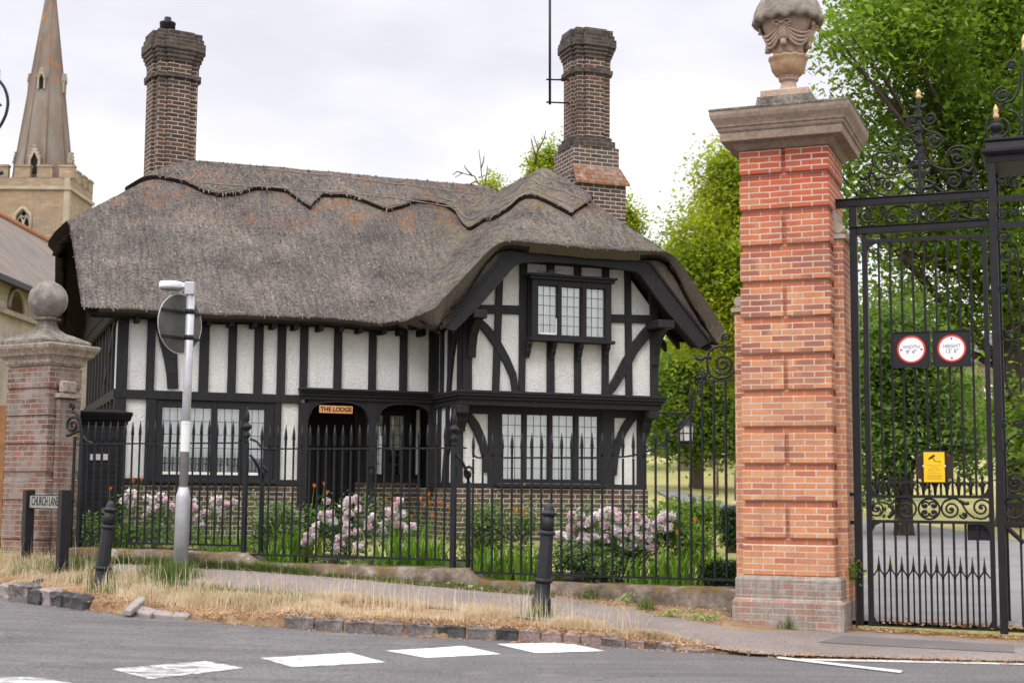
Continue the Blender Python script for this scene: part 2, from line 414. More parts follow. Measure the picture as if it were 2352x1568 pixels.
MAT['old_brick'] = brickmat('old_brick', [(0, (.13, .075, .06)), (.3, (.19, .092, .066)), (.6, (.235, .105, .07)), (.85, (.16, .09, .075)), (1, (.31, .12, .068))], (.34, .295, .245), bw_=.228, bh=.072, ms=.008,
                            bloom=((.34, .30, .265), 2.6, .47), dirt=(.13, .108, .095), zramp=(1.9, 2.5, (.8, .8, .85)))
MAT['cornice_stone'] = mottled('cornice_stone', [(.3, (.19, .14, .108)), (.6, (.285, .215, .168)), (.8, (.36, .285, .225))], 1.6, .88, .2, 5, 30, .25, .006, fine=(20, .25))
MAT['base_brick'] = brickmat('base_brick', [(0, (.30, .22, .185)), (.5, (.26, .20, .17)), (1, (.33, .17, .125))], (.40, .36, .31), bw_=.228, bh=.0645, ms=.008, bloom=((.44, .40, .355), 3.6, .46), dirt=(.10, .09, .08), dirt_scale=3.4)
MAT['black_brick'] = brickmat('black_brick', [(0, (.010, .009, .010)), (1, (.02, .018, .019))], (.032, .029, .028), bw_=.235, bh=.078, ms=.01, rough=.55)
MAT['stone'] = mottled('stone', [(.25, (.17, .14, .115)), (.5, (.29, .235, .19)), (.75, (.40, .33, .27))], 3.0, .9, .2, 7, 30, .45, .012, fine=(24, .4))
MAT['stone_dark'] = mottled('stone_dark', [(.3, (.075, .068, .058)), (.5, (.15, .135, .115)), (.7, (.26, .23, .195))], 5.0, .95, .15, 7, 26, .6, .012, fine=(30, .5))
MAT['urn_stone'] = mottled('urn_stone', [(.3, (.29, .205, .155)), (.6, (.41, .30, .235)), (.8, (.48, .365, .29))], 2.2, .88, .2, 6, 40, .3, .006, fine=(30, .25))
MAT['urn_ochre'] = mottled('urn_ochre', [(.3, (.23, .13, .065)), (.5, (.35, .225, .13)), (.72, (.42, .31, .22))], 6.0, .9, .2, 6, 40, .4, .008)
m, t, b = newmat('ball_stone'); v = coords(t, 'Object'); s = N(t, 'SeparateXYZ'); t.links.new(v, s.inputs[0])
c = ramp(t, noise(t, v, 7, 6, .7), [(.3, (.11, .10, .09)), (.5, (.19, .17, .15)), (.72, (.33, .30, .265))])
c = mixc(t, math2(t, 'MULTIPLY', bw(t, noise(t, v, 5, 4, .7), .45, .6), bw(t, s.outputs['Z'], 3.55, 3.62)), c, (.24, .14, .035))
setb(t, b, c, .95, .15); bump(t, b, noise(t, v, 40, 4, .75), .6, .01); MAT['ball_stone'] = m
plain('urn_lid', (.21, .18, .15), .95, .15, var=.45, scale=7)
plain('iron', (.010, .0115, .0145), .5, .28, 0, .3, 8, .25, 40)
plain('iron_gate', (.011, .010, .0115), .52, .25, 0, .3, 8, .25, 40)
plain('gold', (.50, .34, .15), .45, .4, .4, .3)
plain('galvanised', (.40, .40, .425), .5, .5, .35, .16, 5, .1, 60)
plain('sign_back', (.075, .072, .065), .5, .5, .2, .35, 5)
plain('white_plastic', (.68, .68, .67), .5, .4, var=.08)
plain('bollard_paint', (.017, .0175, .021), .5, .3, 0, .4, 7, .4, 35)
plain('black_paint', (.012, .011, .013), .5, .28)
plain('sign_grey', (.27, .265, .25), .6, .3, var=.2)
plain('ink', (.012, .012, .012), .6, .2)
plain('ink_grey', (.30, .30, .31), .6, .2)
plain('sign_white', (.80, .80, .80), .4, .4, var=.03)
plain('sign_red', (.62, .035, .025), .45, .4, var=.08)
plain('sign_yellow', (.80, .46, .005), .45, .4, var=.05)
plain('ink_ochre', (.28, .15, .01), .6, .2)
plain('brown_board', (.030, .017, .014), .7, .3, var=.25)
plain('name_wood', (.56, .25, .10), .55, .3, var=.15, scale=10)
plain('fence_wood', (.26, .13, .055), .75, .2, var=.25)
plain('curtain', (.85, .85, .83), .9, .1, var=.04)
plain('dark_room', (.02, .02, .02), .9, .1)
plain('lead', (.10, .10, .105), .5, .4)
plain('win_white', (.72, .71, .69), .5, .4)
plain('slate', (.10, .105, .115), .7, .3, var=.3)
MAT['tile_orange'] = brickmat('tile_orange', [(0, (.19, .085, .045)), (.4, (.25, .115, .065)), (.7, (.18, .125, .10)), (1, (.23, .15, .11))], (.12, .06, .035), bw_=.17, bh=.1, ms=.008, bloom=((.30, .25, .215), 5.0, .5))
m, t, b = newmat('glass'); 
g1 = N(t, 'BsdfGlossy'); g1.inputs['Roughness'].default_value = .03; g1.inputs['Color'].default_value = (.85, .9, .9, 1)
tr = N(t, 'BsdfTransparent'); tr.inputs['Color'].default_value = (.97, .985, .98, 1); mxs = N(t, 'MixShader'); lw = N(t, 'LayerWeight'); lw.inputs['Blend'].default_value = .25
t.links.new(bw(t, lw.outputs['Fresnel'], 0, 1, .24, .9), mxs.inputs[0]); t.links.new(tr.outputs[0], mxs.inputs[1]); t.links.new(g1.outputs[0], mxs.inputs[2])
t.links.new(mxs.outputs[0], t.nodes['Material Output'].inputs['Surface']); MAT['glass'] = m

# ground materials
m, t, b = newmat('asphalt'); v = coords(t, 'Object')
c = ramp(t, noise(t, v, .7, 5, .6), [(.3, (.098, .0915, .0915)), (.7, (.136, .127, .127))])
c = mixc(t, .9, c, ramp(t, noise(t, v, 34, 5, .9), [(.36, (.1, .1, .1)), (.64, (.9, .9, .9))]), 'OVERLAY')
c = mixc(t, bw(t, noise(t, v, 70, 2, .6), .68, .74, 0, .6), c, (.30, .28, .27))
c = mixc(t, bw(t, noise(t, coords(t, 'Object', (.35, 3.5, 1), rot=(0, 0, rad(12))), 1.0, 5, .7), .47, .66, 0, .6), c, (.066, .062, .064))
c = mixc(t, bw(t, noise(t, v, 1.3, 6, .75), .54, .70, 0, .6), c, (.18, .167, .160))
vo = N(t, 'TexVoronoi', feature='DISTANCE_TO_EDGE'); vo.inputs['Scale'].default_value = .42
wv_ = N(t, 'VectorMath', operation='ADD'); nn_ = N(t, 'TexNoise'); nn_.inputs['Scale'].default_value = 1.7; nn_.inputs['Detail'].default_value = 5; t.links.new(v, nn_.inputs['Vector']); t.links.new(v, wv_.inputs[0]); t.links.new(nn_.outputs['Color'], wv_.inputs[1]); t.links.new(wv_.outputs[0], vo.inputs['Vector'])
c = mixc(t, math2(t, 'MULTIPLY', bw(t, vo.outputs['Distance'], .006, .002), bw(t, noise(t, v, .5, 2, .5), .5, .58, 0, .75)), c, (.04, .038, .038))
setb(t, b, c, .85, .3); bump(t, b, noise(t, v, 120, 3, .8), .5, .006); MAT['asphalt'] = m
m, t, b = newmat('path_tarmac'); v = coords(t, 'Object')
c = ramp(t, noise(t, v, 1.1, 6, .65), [(.3, (.16, .131, .118)), (.7, (.24, .203, .186))])
c = mixc(t, .8, c, ramp(t, noise(t, v, 50, 4, .85), [(.34, (.15, .15, .15)), (.66, (.85, .85, .85))]), 'OVERLAY')
c = mixc(t, bw(t, noise(t, v, 2.6, 5, .75), .56, .7, 0, .55), c, (.12, .10, .09))
setb(t, b, c, .9, .25); bump(t, b, noise(t, v, 60, 3, .8), .6, .008); MAT['path_tarmac'] = m
m, t, b = newmat('patch_tarmac'); v = coords(t, 'Object')
c = mixc(t, .6, ramp(t, noise(t, v, 2, 5, .6), [(.3, (.115, .103, .099)), (.7, (.155, .138, .131))]), ramp(t, noise(t, v, 90, 3, .8), [(.3, (.2, .2, .2)), (.7, (.8, .8, .8))]), 'OVERLAY')
setb(t, b, c, .9, .25); MAT['patch_tarmac'] = m
m, t, b = newmat('drive'); v = coords(t, 'Object')
setb(t, b, ramp(t, noise(t, v, 1.0, 6, .6), [(.3, (.15, .14, .14)), (.7, (.21, .20, .20))]), .9, .25); MAT['drive'] = m
m, t, b = newmat('litter_soil'); v = coords(t, 'Object')
c = ramp(t, noise(t, v, 3.0, 6, .7), [(.25, (.13, .085, .052)), (.5, (.29, .185, .105)), (.75, (.44, .325, .205))])
c = mixc(t, .6, c, ramp(t, noise(t, v, 45, 4, .8), [(.3, (.1, .1, .1)), (.7, (.9, .9, .9))]), 'OVERLAY')
setb(t, b, c, 1.0, .1); bump(t, b, noise(t, v, 40, 4, .8), 1.0, .02); MAT['litter_soil'] = m
m, t, b = newmat('park_grass'); v = coords(t, 'Object')
c = ramp(t, noise(t, v, .10, 6, .6), [(.25, (.10, .14, .035)), (.42, (.22, .22, .075)), (.6, (.40, .335, .15)), (.8, (.48, .40, .20))])
c = mixc(t, .5, c, ramp(t, noise(t, v, 9, 4, .75), [(.3, (.15, .15, .15)), (.7, (.85, .85, .85))]), 'OVERLAY')
setb(t, b, c, 1.0, .1); bump(t, b, noise(t, v, 30, 3, .7), .8, .04); MAT['park_grass'] = m
m, t, b = newmat('road_paint'); v = coords(t, 'Object')
c = ramp(t, noise(t, v, 3, 6, .7), [(.3, (.50, .50, .485)), (.6, (.62, .62, .60))])
wear = bw(t, noise(t, coords(t, 'Object', (.8, 2.6, 1)), 5, 6, .85), .47, .53)
sx = N(t, 'SeparateXYZ'); t.links.new(v, sx.inputs[0])
c = mixc(t, math2(t, 'MULTIPLY', wear, bw(t, sx.outputs['X'], -1.6, -2.3)), c, (.13, .125, .125))
c = mixc(t, bw(t, noise(t, coords(t, 'Object', (2.2, .8, 1)), 4.5, 7, .9), .545, .60, 0, .85), c, (.17, .16, .158))
c = mixc(t, bw(t, noise(t, v, 3.5, 5, .7), .45, .7, 0, .3), c, (.45, .44, .42))
setb(t, b, c, .8, .3); bump(t, b, noise(t, v, 90, 3, .8), .4, .005); MAT['road_paint'] = m
MAT['kerb_stone'] = mottled('kerb_stone', [(.3, (.085, .074, .072)), (.5, (.15, .128, .122)), (.72, (.27, .232, .215))], 6, .9, .25, 6, 30, .7, .012, fine=(50, .4))
MAT['kerb_pink'] = mottled('kerb_pink', [(.3, (.17, .12, .105)), (.6, (.28, .205, .18))], 6, .9, .25, 6, 30, .7, .012, fine=(50, .4))
MAT['kerb_dark'] = mottled('kerb_dark', [(.3, (.035, .034, .036)), (.6, (.085, .08, .08))], 6, .9, .25, 6, 30, .7, .012, fine=(50, .4))
MAT['paver_grey'] = mottled('paver_grey', [(.3, (.21, .18, .175)), (.6, (.29, .25, .24))], 6, .9, .25, 6, 30, .5, .008)
m, t, b = newmat('wall_stone'); v = coords(t, 'Object'); s = N(t, 'SeparateXYZ'); g = N(t, 'NewGeometry'); t.links.new(g.outputs['Normal'], s.inputs[0])
c = ramp(t, noise(t, v, 4, 7, .7), [(.30, (.05, .038, .03)), (.46, (.135, .105, .082)), (.6, (.24, .20, .165)), (.72, (.46, .42, .37))])
mo = math2(t, 'MULTIPLY', bw(t, noise(t, v, 3.0, 5, .75), .47, .58, 0, .9), bw(t, s.outputs['Z'], .1, .7))
c = mixc(t, mo, c, ramp(t, noise(t, v, 12, 4, .7), [(.3, (.12, .052, .012)), (.7, (.17, .115, .025))]))
setb(t, b, c, .95, .15); bump(t, b, noise(t, v, 22, 5, .75), .9, .02); MAT['wall_stone'] = m
MAT['bark'] = mottled('bark', [(.3, (.03, .024, .018)), (.7, (.10, .08, .062))], 5, .95, .1, 6, 20, .8, .02, vs=(3, 3, .6))
MAT['bark_pale'] = mottled('bark_pale', [(.3, (.10, .075, .055)), (.7, (.21, .165, .125))], 3, .95, .1, 6, 20, .8, .02, vs=(3, 3, .6))
MAT['church_stone'] = brickmat('church_stone', [(0, (.29, .20, .125)), (.3, (.35, .255, .165)), (.6, (.25, .185, .13)), (.85, (.32, .20, .115)), (1, (.38, .30, .215))], (.30, .245, .185), bw_=.42, bh=.17, ms=.014, dirt=(.17, .14, .115), dirt_scale=.5)
m, t, b = newmat('spire_stone'); v = coords(t, 'Object')
c = ramp(t, noise(t, coords(t, 'Object', (1, 1, .35)), .55, 6, .65), [(.3, (.115, .09, .075)), (.5, (.175, .138, .114)), (.72, (.25, .22, .20))])
s = N(t, 'SeparateXYZ'); t.links.new(v, s.inputs[0])
c = mixc(t, math2(t, 'MULTIPLY', bw(t, noise(t, v, 1.7, 5, .75), .55, .62), bw(t, s.outputs['Z'], 24, 31, .25, 1.)), c, (.36, .14, .04))
setb(t, b, c, .95, .15); bump(t, b, noise(t, v, 7, 4, .7), .4, .03); MAT['spire_stone'] = m
MAT['church_pale'] = mottled('church_pale', [(.3, (.28, .23, .18)), (.7, (.42, .36, .29))], 1.5, .9, .2, 6)
m, t, b = newmat('nave_roof'); v = coords(t, 'Object')
c = ramp(t, noise(t, v, 1.2, 6, .7), [(.3, (.105, .09, .083)), (.55, (.17, .14, .12)), (.75, (.25, .15, .09))])
w_ = N(t, 'TexWave', wave_type='BANDS', bands_direction='Z'); w_.inputs['Scale'].default_value = 2.0; w_.inputs['Distortion'].default_value = .6; t.links.new(v, w_.inputs['Vector'])
c = mixc(t, .3, c, ramp(t, w_.outputs['Fac'], [(0, (.3, .3, .3)), (.3, (.6, .6, .6))]), 'OVERLAY')
setb(t, b, c, .85, .25); MAT['nave_roof'] = m
plain('church_brick_ridge', (.36, .15, .07), .85, .2, var=.25)

MAT['leaf_dark'] = leafmat('leaf_dark', (.055, .10, .014), (.145, .235, .03), (.29, .39, .06), .58, .4)
MAT['leaf_lime'] = leafmat('leaf_lime', (.10, .155, .012), (.25, .31, .022), (.44, .45, .04), .55, .5)
MAT['leaf_mid'] = leafmat('leaf_mid', (.06, .115, .018), (.14, .225, .034), (.26, .34, .06), .5, .5)
MAT['leaf_yew'] = leafmat('leaf_yew', (.05, .10, .024), (.12, .20, .045), (.23, .32, .085), .52, .8)
MAT['leaf_hedge'] = leafmat('leaf_hedge', (.012, .032, .010), (.03, .07, .018), (.06, .11, .03), .2, 3)
MAT['leaf_rose'] = leafmat('leaf_rose', (.045, .10, .028), (.095, .17, .048), (.18, .26, .08), .35, 3)
MAT['leaf_light'] = leafmat('leaf_light', (.06, .11, .03), (.12, .19, .055), (.22, .27, .09), .3, 3)
MAT['leaf_strap'] = leafmat('leaf_strap', (.075, .18, .016), (.15, .29, .024), (.27, .39, .05), .35, 3)
MAT['grass_green'] = leafmat('grass_green', (.06, .105, .025), (.11, .165, .035), (.20, .24, .08), .3, 2)
MAT['grass_dry'] = leafmat('grass_dry', (.50, .385, .235), (.68, .56, .385), (.78, .69, .52), .42, 1.6, tint=(1, .98, .96))
MAT['straw_litter'] = leafmat('straw_litter', (.22, .10, .04), (.42, .235, .11), (.56, .40, .24), .15, 2.2, tint=(1, .98, .96))
MAT['petal_pink'] = leafmat('petal_pink', (.82, .54, .61), (.86, .70, .73), (.88, .82, .82), .35, 5, tint=(1, .98, .96))
MAT['petal_white'] = leafmat('petal_white', (.84, .70, .72), (.88, .83, .82), (.90, .88, .86), .35, 5, tint=(1, .98, .96))
MAT['petal_orange'] = leafmat('petal_orange', (.55, .12, .015), (.66, .20, .03), (.70, .38, .12), .3, 5, tint=(1, .98, .96))
MAT['sedum'] = leafmat('sedum', (.20, .28, .09), (.29, .36, .13), (.36, .42, .18), .2, 4)
# ------------------------------------------------------------------ sheets that follow a height function and end cleanly on an outline
def inside_poly(px, py, poly):
    res = np.zeros(px.shape, bool); n = len(poly); j = n - 1
    for i in range(n):
        xi, yi = poly[i]; xj, yj = poly[j]
        c = ((yi > py) != (yj > py)) & (px < (xj - xi) * (py - yi) / ((yj - yi) if abs(yj - yi) > 1e-12 else 1e-12) + xi)
        res ^= c; j = i
    return res
def nearest_on_poly(x, y, poly):
    best = None; n = len(poly)
    for i in range(n):
        ax, ay = poly[i]; bx, by = poly[(i+1) % n]; dx, dy = bx-ax, by-ay; L = dx*dx+dy*dy
        t = 0 if L < 1e-12 else max(0, min(1, ((x-ax)*dx+(y-ay)*dy)/L))
        qx, qy = ax+t*dx, ay+t*dy; d = (qx-x)**2+(qy-y)**2
        if best is None or d < best[0]: best = (d, qx, qy)
    return best
def sheet(name, poly, hf, step, mat, parent=None, thick=0.0, inset=0.0, mat2=None, smooth=True, jit=0.0, thick_f=None, mat3=None, dark_side=None):
    xs = [p[0] for p in poly]; ys = [p[1] for p in poly]
    sx, sy = (step, step) if isinstance(step, (int, float)) else step
    nx = int(math.ceil((max(xs)-min(xs))/sx))+2; ny = int(math.ceil((max(ys)-min(ys))/sy))+2
    gx = min(xs)-sx*.5+np.arange(nx+1)*sx; gy = min(ys)-sy*.5+np.arange(ny+1)*sy
    X, Y = np.meshgrid(gx, gy, indexing='ij')
    cx, cy = np.meshgrid(gx[:-1]+sx/2, gy[:-1]+sy/2, indexing='ij')
    keep = inside_poly(cx, cy, poly)
    cnt = np.zeros(X.shape, int)
    cnt[:-1, :-1] += keep; cnt[1:, :-1] += keep; cnt[:-1, 1:] += keep; cnt[1:, 1:] += keep
    bd = (cnt > 0) & (cnt < 4)
    for i, j in zip(*np.nonzero(bd)):
        _, X[i, j], Y[i, j] = nearest_on_poly(X[i, j], Y[i, j], poly)
    B = list(zip(*np.nonzero(bd)))
    for p in poly:                                    # outline corners stay sharp
        d = [(X[i, j]-p[0])**2+(Y[i, j]-p[1])**2 for i, j in B]; k = int(np.argmin(d))
        if d[k] < (sx*sx+sy*sy)*1.2: X[B[k]], Y[B[k]] = p
    idx = -np.ones(X.shape, int); us = np.argwhere(cnt > 0); idx[us[:, 0], us[:, 1]] = np.arange(len(us))
    vx = X[us[:, 0], us[:, 1]]; vy = Y[us[:, 0], us[:, 1]]
    vz = np.array([hf(a, b) for a, b in zip(vx, vy)])
    if jit: vz = vz + NR.normal(0, jit, len(vz))
    kk = np.argwhere(keep)
    faces = np.stack([idx[kk[:, 0], kk[:, 1]], idx[kk[:, 0]+1, kk[:, 1]], idx[kk[:, 0]+1, kk[:, 1]+1], idx[kk[:, 0], kk[:, 1]+1]], 1)
    V = np.stack([vx, vy, vz], 1)
    if thick > 0:
        n = len(V); Vb = V.copy(); Vb[:, 2] -= (np.array([thick_f(a, b_) for a, b_ in zip(V[:, 0], V[:, 1])]) if thick_f else thick)
        if inset:
            cxm, cym = np.mean(xs), np.mean(ys)
            for i, j in B:
                k = idx[i, j]; x0, y0 = V[k, 0], V[k, 1]
                # inward direction: towards the mean of kept neighbouring cells
                ax = ay = c = 0
                for di in (-3, -2, -1, 0, 1, 2):
                    for dj in (-3, -2, -1, 0, 1, 2):
                        a, b_ = i+di, j+dj
                        if 0 <= a < keep.shape[0] and 0 <= b_ < keep.shape[1] and keep[a, b_]: ax += cx[a, b_]; ay += cy[a, b_]; c += 1
                if c:
                    dx, dy = ax/c-x0, ay/c-y0; L = math.hypot(dx, dy)
                    if L > 1e-6: Vb[k, 0] += dx/L*inset; Vb[k, 1] += dy/L*inset; 
        edges = {}
        for f in faces:
            for a, b_ in zip(f, np.roll(f, -1)):
                edges[(int(a), int(b_))] = 1
        side = [[b_, a, a+n, b_+n] for (a, b_) in edges if (b_, a) not in edges]
        nt_ = len(faces); faces = np.vstack([faces, faces[:, ::-1]+n, np.array(side)]); V = np.vstack([V, Vb])
    o = npmesh(name, V, faces, mat, parent, False)
    if smooth:
        arr = np.ones(len(faces), bool)
        if thick > 0: arr[2*nt_:] = False
        o.data.polygons.foreach_set('use_smooth', arr)
    if thick > 0 and mat2:
        o.data.materials.append(mat2); mi = np.zeros(len(faces), np.int32); mi[nt_:] = 1
        if mat3:
            o.data.materials.append(mat3)
            for k in range(2*nt_, len(faces)):
                if not dark_side(V[faces[k][0]][0]): mi[k] = 2
        o.data.polygons.foreach_set('material_index', mi)
    return o
def lerp(a, b, t): return a + (b - a) * t
def sstep(a, b, x):
    t = max(0., min(1., (x - a) / (b - a))); return t * t * (3 - 2 * t)
def pl(x, pts):
    if x <= pts[0][0]: return pts[0][1]
    for (a, b), (c, d) in zip(pts, pts[1:]):
        if x <= c: return lerp(b, d, (x - a) / (c - a))
    return pts[-1][1]
def onsurf(x, y, zf, z0=.2, it=14):
    """where the sight line through a photo point first meets the ground"""
    d = ray(x, y); t0 = 7.0; t1 = t0
    while t1 < 400:
        p = EYE + d * t1
        if p.z < zf(p.x, p.y): break
        t0 = t1; t1 += .05 if t1 < 40 else .5
    for _ in range(18):
        tm = (t0 + t1) / 2; p = EYE + d * tm
        if p.z < zf(p.x, p.y): t1 = tm
        else: t0 = tm
    return EYE + d * t1

# ------------------------------------------------------------------ the lie of the land
GF = Frame((2.49, 15.4, 0), -21.5)          # the gate and railing line; u to the right, w towards the road
WF = -.45                                   # the railings stand this far behind the pillar's face
def z_road(X, Y):
    t = min(8, max(0, -X - .5)); return .03 * t * t / (t + 1.0)
KPX = [(0, 1371), (90, 1384), (179, 1398), (290, 1411), (440, 1422), (560, 1433), (650, 1441), (850, 1455), (1070, 1466), (1220, 1473), (1360, 1481), (1500, 1490), (1640, 1500), (1785, 1510), (2352, 1526)]
KW = [onsurf(x, y, z_road, 0.05) for x, y in KPX]
KUW = [((p - GF.o).dot(GF.a), (p - GF.o).dot(GF.n)) for p in KW]
KUW = [(KUW[0][0] - 14, KUW[0][1] + 1.5)] + KUW + [(KUW[-1][0] + 14, KUW[-1][1] - .6)]
KH = [.11, .11, .11, .10, .04, .025, .05, .125, .125, .125, .12, .10, .06, .025, .006, .006, .006]
def w_kerb(u): return pl(u, KUW)
def kh(u): return pl(u, [(a[0], h) for a, h in zip(KUW, KH)])
ZW = [(-16, .66), (-9, .58), (-6.2, .525), (-3.5, .41), (-.3, .25), (.2, .15), (1.1, .085), (2.6, .06), (20, .06)]
def uw(X, Y):
    d = Vector((X, Y, 0)) - GF.o; return d.dot(GF.a), d.dot(GF.n)
ZP = [(10, .09), (25, .2), (45, .7), (65, 1.6), (110, 4.2), (200, 7), (420, 9)]
def z_land(X, Y):
    u, wv = uw(X, Y)
    if wv > WF - 1e-4:                              # between road and railings
        wk = w_kerb(u); t = max(0, min(1, (wk - wv) / (wk - WF)))
        p = GF.G(u, wk)
        return lerp(z_road(p.x, p.y) + kh(u), pl(u, ZW), t ** .85)
    d = WF - wv
    zp = pl(Y, ZP)
    zg = lerp(max(pl(u, ZW) + .03, .42), lerp(.52, .72, sstep(-2.4, -4.2, u)), min(1, d / 3.5))
    g = sstep(.35, -.4, u) * sstep(34, 24, Y)
    base = lerp(zp, max(zp, zg), g)
    return base
def onland(x, y): return onsurf(x, y, z_land, .3)

road = sheet('road', [(-30, -12), (30, -12), (30, 19), (-30, 26)], z_road, .8, MAT['asphalt']); tag(road, kind='structure')
U0, U1 = KUW[0][0] + .1, KUW[-1][0] - .1
us_ = np.linspace(U0, U1, 140)
vp = [GF.G(u, w_kerb(u)) for u in us_] + [GF.G(U1, WF), GF.G(U0, WF)]
# verge: dry litter and soil between kerb and railing wall
def strip(name, A, B, k, zf, lift, mat, jit=0):
    """ribbon between two world polylines (resampled), k cells across"""
    n = len(A); V = []; Fc = []
    for i in range(n):
        for j in range(k + 1):
            p = A[i].lerp(B[i], j / k); V.append((p.x, p.y, zf(p.x, p.y) + lift + (RND.uniform(-jit, jit) if 0 < j < k else 0)))
    for i in range(n - 1):
        for j in range(k):
            a = i * (k + 1) + j; Fc.append((a, a + k + 1, a + k + 2, a + 1))
    return npmesh(name, np.array(V), np.array(Fc), mat, None, True)
def resample(pts, n):
    L = [0]
    for a, b in zip(pts, pts[1:]): L.append(L[-1] + (b - a).length)
    outp = []
    for i in range(n):
        s_ = L[-1] * i / (n - 1)
        for j in range(len(pts) - 1):
            if s_ <= L[j+1] + 1e-9:
                t = (s_ - L[j]) / max(1e-9, L[j+1] - L[j]); outp.append(pts[j].lerp(pts[j+1], t)); break
    return outp
nV = 220
usv = np.linspace(U0, U1, nV)
VA = [GF.G(u, w_kerb(u) - .07) for u in usv]; VB = [GF.G(u, WF) for u in usv]; V = []; Fc = []; k_ = 26
for a, b_, u in zip(VA, VB, usv):
    q = GF.G(u, w_kerb(u) - .02); V.append((q.x, q.y, z_road(q.x, q.y) - .02))
    for j in range(k_):
        p = a.lerp(b_, j / (k_ - 1)); V.append((p.x, p.y, z_land(p.x, p.y) + .002 + RND.uniform(-.006, .006) - (.012 if j == 0 else 0)))
for i in range(nV - 1):
    for j in range(k_): a = i * (k_ + 1) + j; Fc.append((a, a + k_ + 1, a + k_ + 2, a + 1))
verge = npmesh('verge', np.array(V), np.array(Fc), MAT['litter_soil'], None, True); tag(verge, kind='structure')
PU = [(270, 1294), (330, 1297), (480, 1305), (600, 1311), (760, 1325), (900, 1340), (1050, 1354), (1200, 1367), (1330, 1380), (1480, 1408), (1600, 1430), (1700, 1447)]
PD = [(250, 1312), (330, 1330), (480, 1350), (600, 1360), (760, 1374), (900, 1387), (1050, 1403), (1200, 1420), (1330, 1437), (1480, 1462), (1600, 1482), (1720, 1503)]
path = strip('footpath', resample([onland(*p) for p in PU], 90), resample([onland(*p) for p in PD], 90), 6, z_land, .014, MAT['path_tarmac'], 0); tag(path, kind='structure')
FU = [(1700, 1447), (1860, 1452), (1960, 1452), (2100, 1462), (2300, 1475), (2500, 1486)]
FD = [(1720, 1503), (1800, 1507), (1960, 1511), (2100, 1515), (2300, 1520), (2500, 1524)]
fore = strip('forecourt', resample([onland(*p) for p in FU], 50), resample([onland(*p) for p in FD], 50), 6, z_land, .015, MAT['path_tarmac'], 0); tag(fore, kind='structure')
def patchpoly(name, px, zf, lift, mat, parent=None, n=8, kind=None, jit=0.0):
    """flat quad patch given by photo corners (4), subdivided so that it follows the ground"""
    P = [onsurf(x, y, zf, .05) for x, y in px]
    A = [P[0].lerp(P[1], i / n) for i in range(n + 1)]; B = [P[3].lerp(P[2], i / n) for i in range(n + 1)]
    if jit:
        for q in A + B: q.x += RND.uniform(-jit, jit); q.y += RND.uniform(-jit, jit)
    o = strip(name, A, B, 3, zf, lift, mat)
    if parent is not None: o.parent = parent
    if kind: tag(o, kind=kind)
    return o
patchpoly('repair_patch', [(1875, 1479), (2105, 1497), (2060, 1470), (1920, 1462)][:0] or [(1880, 1478), (2330, 1502), (2330, 1484), (1935, 1463)], z_land, .02, MAT['patch_tarmac'], kind='structure')
# road markings belong to the road surface
dashes = [[(-60, 1571), (170, 1570), (75, 1555), (-90, 1556)], [(255, 1537), (345, 1560), (560, 1534), (475, 1518)], [(597, 1511), (672, 1532), (886, 1521), (805, 1499)],
          [(886, 1494), (976, 1511), (1152, 1502), (1065, 1483)], [(1140, 1479), (1228, 1500), (1392, 1495), (1300, 1475)]]
for q in dashes:
    patchpoly('painted_dash', [q[0], q[3], q[2], q[1]], z_road, .005, MAT['road_paint'], road, n=14, jit=.012)
patchpoly('painted_line', [(1835, 1513.0), (2420, 1521.5), (2420, 1528.5), (1835, 1516)], z_road, .006, MAT['road_paint'], road, n=20)
patchpoly('painted_line', [(1785, 1508.5), (2074, 1541.5), (2068, 1546.5), (1785, 1513)], z_road, .0095, MAT['road_paint'], road, n=14)

# park land and garden behind the railings
def landz(X, Y): return z_land(X, Y) - .012
xs_ = np.concatenate([np.arange(-140, -20, 6), np.arange(-20, 24, .7), np.arange(24, 200, 6)])
ds_ = np.concatenate([[-.35, -.03], np.arange(0, 14, .5), np.arange(14, 60, 2.5), np.arange(60, 140, 8), np.arange(140, 460, 40)])
V = []; Fc = []
for X in xs_:
    # foot of the railing line at this X
    Y0 = 15.4 - (X - 2.49) * math.tan(rad(21.5)) + .45 / math.cos(rad(21.5)); Y0 = max(4.0, Y0) if X > 0 else min(Y0, 32)
    for d in ds_: V.append((X, Y0 + d, landz(X, Y0 + d + .001)))
ny = len(ds_)
for i in range(len(xs_) - 1):
    for j in range(ny - 1): Fc.append((i*ny+j, (i+1)*ny+j, (i+1)*ny+j+1, i*ny+j+1))
g = npmesh('ground', np.array(V), np.array(Fc), MAT['park_grass'], None, True); tag(g, kind='structure')
g.data.polygons.foreach_set('use_smooth', np.ones(len(Fc), bool))
DR = [(1930, 1432), (1932, 1400), (1938, 1300), (1920, 1225), (1850, 1208), (1760, 1199), (1650, 1187), (1560, 1154), (1500, 1127), (1540, 1126), (1600, 1137), (1680, 1158), (1800, 1178), (1990, 1195), (2100, 1204), (2200, 1221), (2352, 1246), (2500, 1266), (2520, 1455), (2300, 1443)]
DRW = [onland(*p) for p in DR]
drive = sheet('drive', [(p.x, p.y) for p in DRW], lambda a, b: z_land(a, b) + .04, (.45, .5), MAT['drive']); tag(drive, kind='structure')
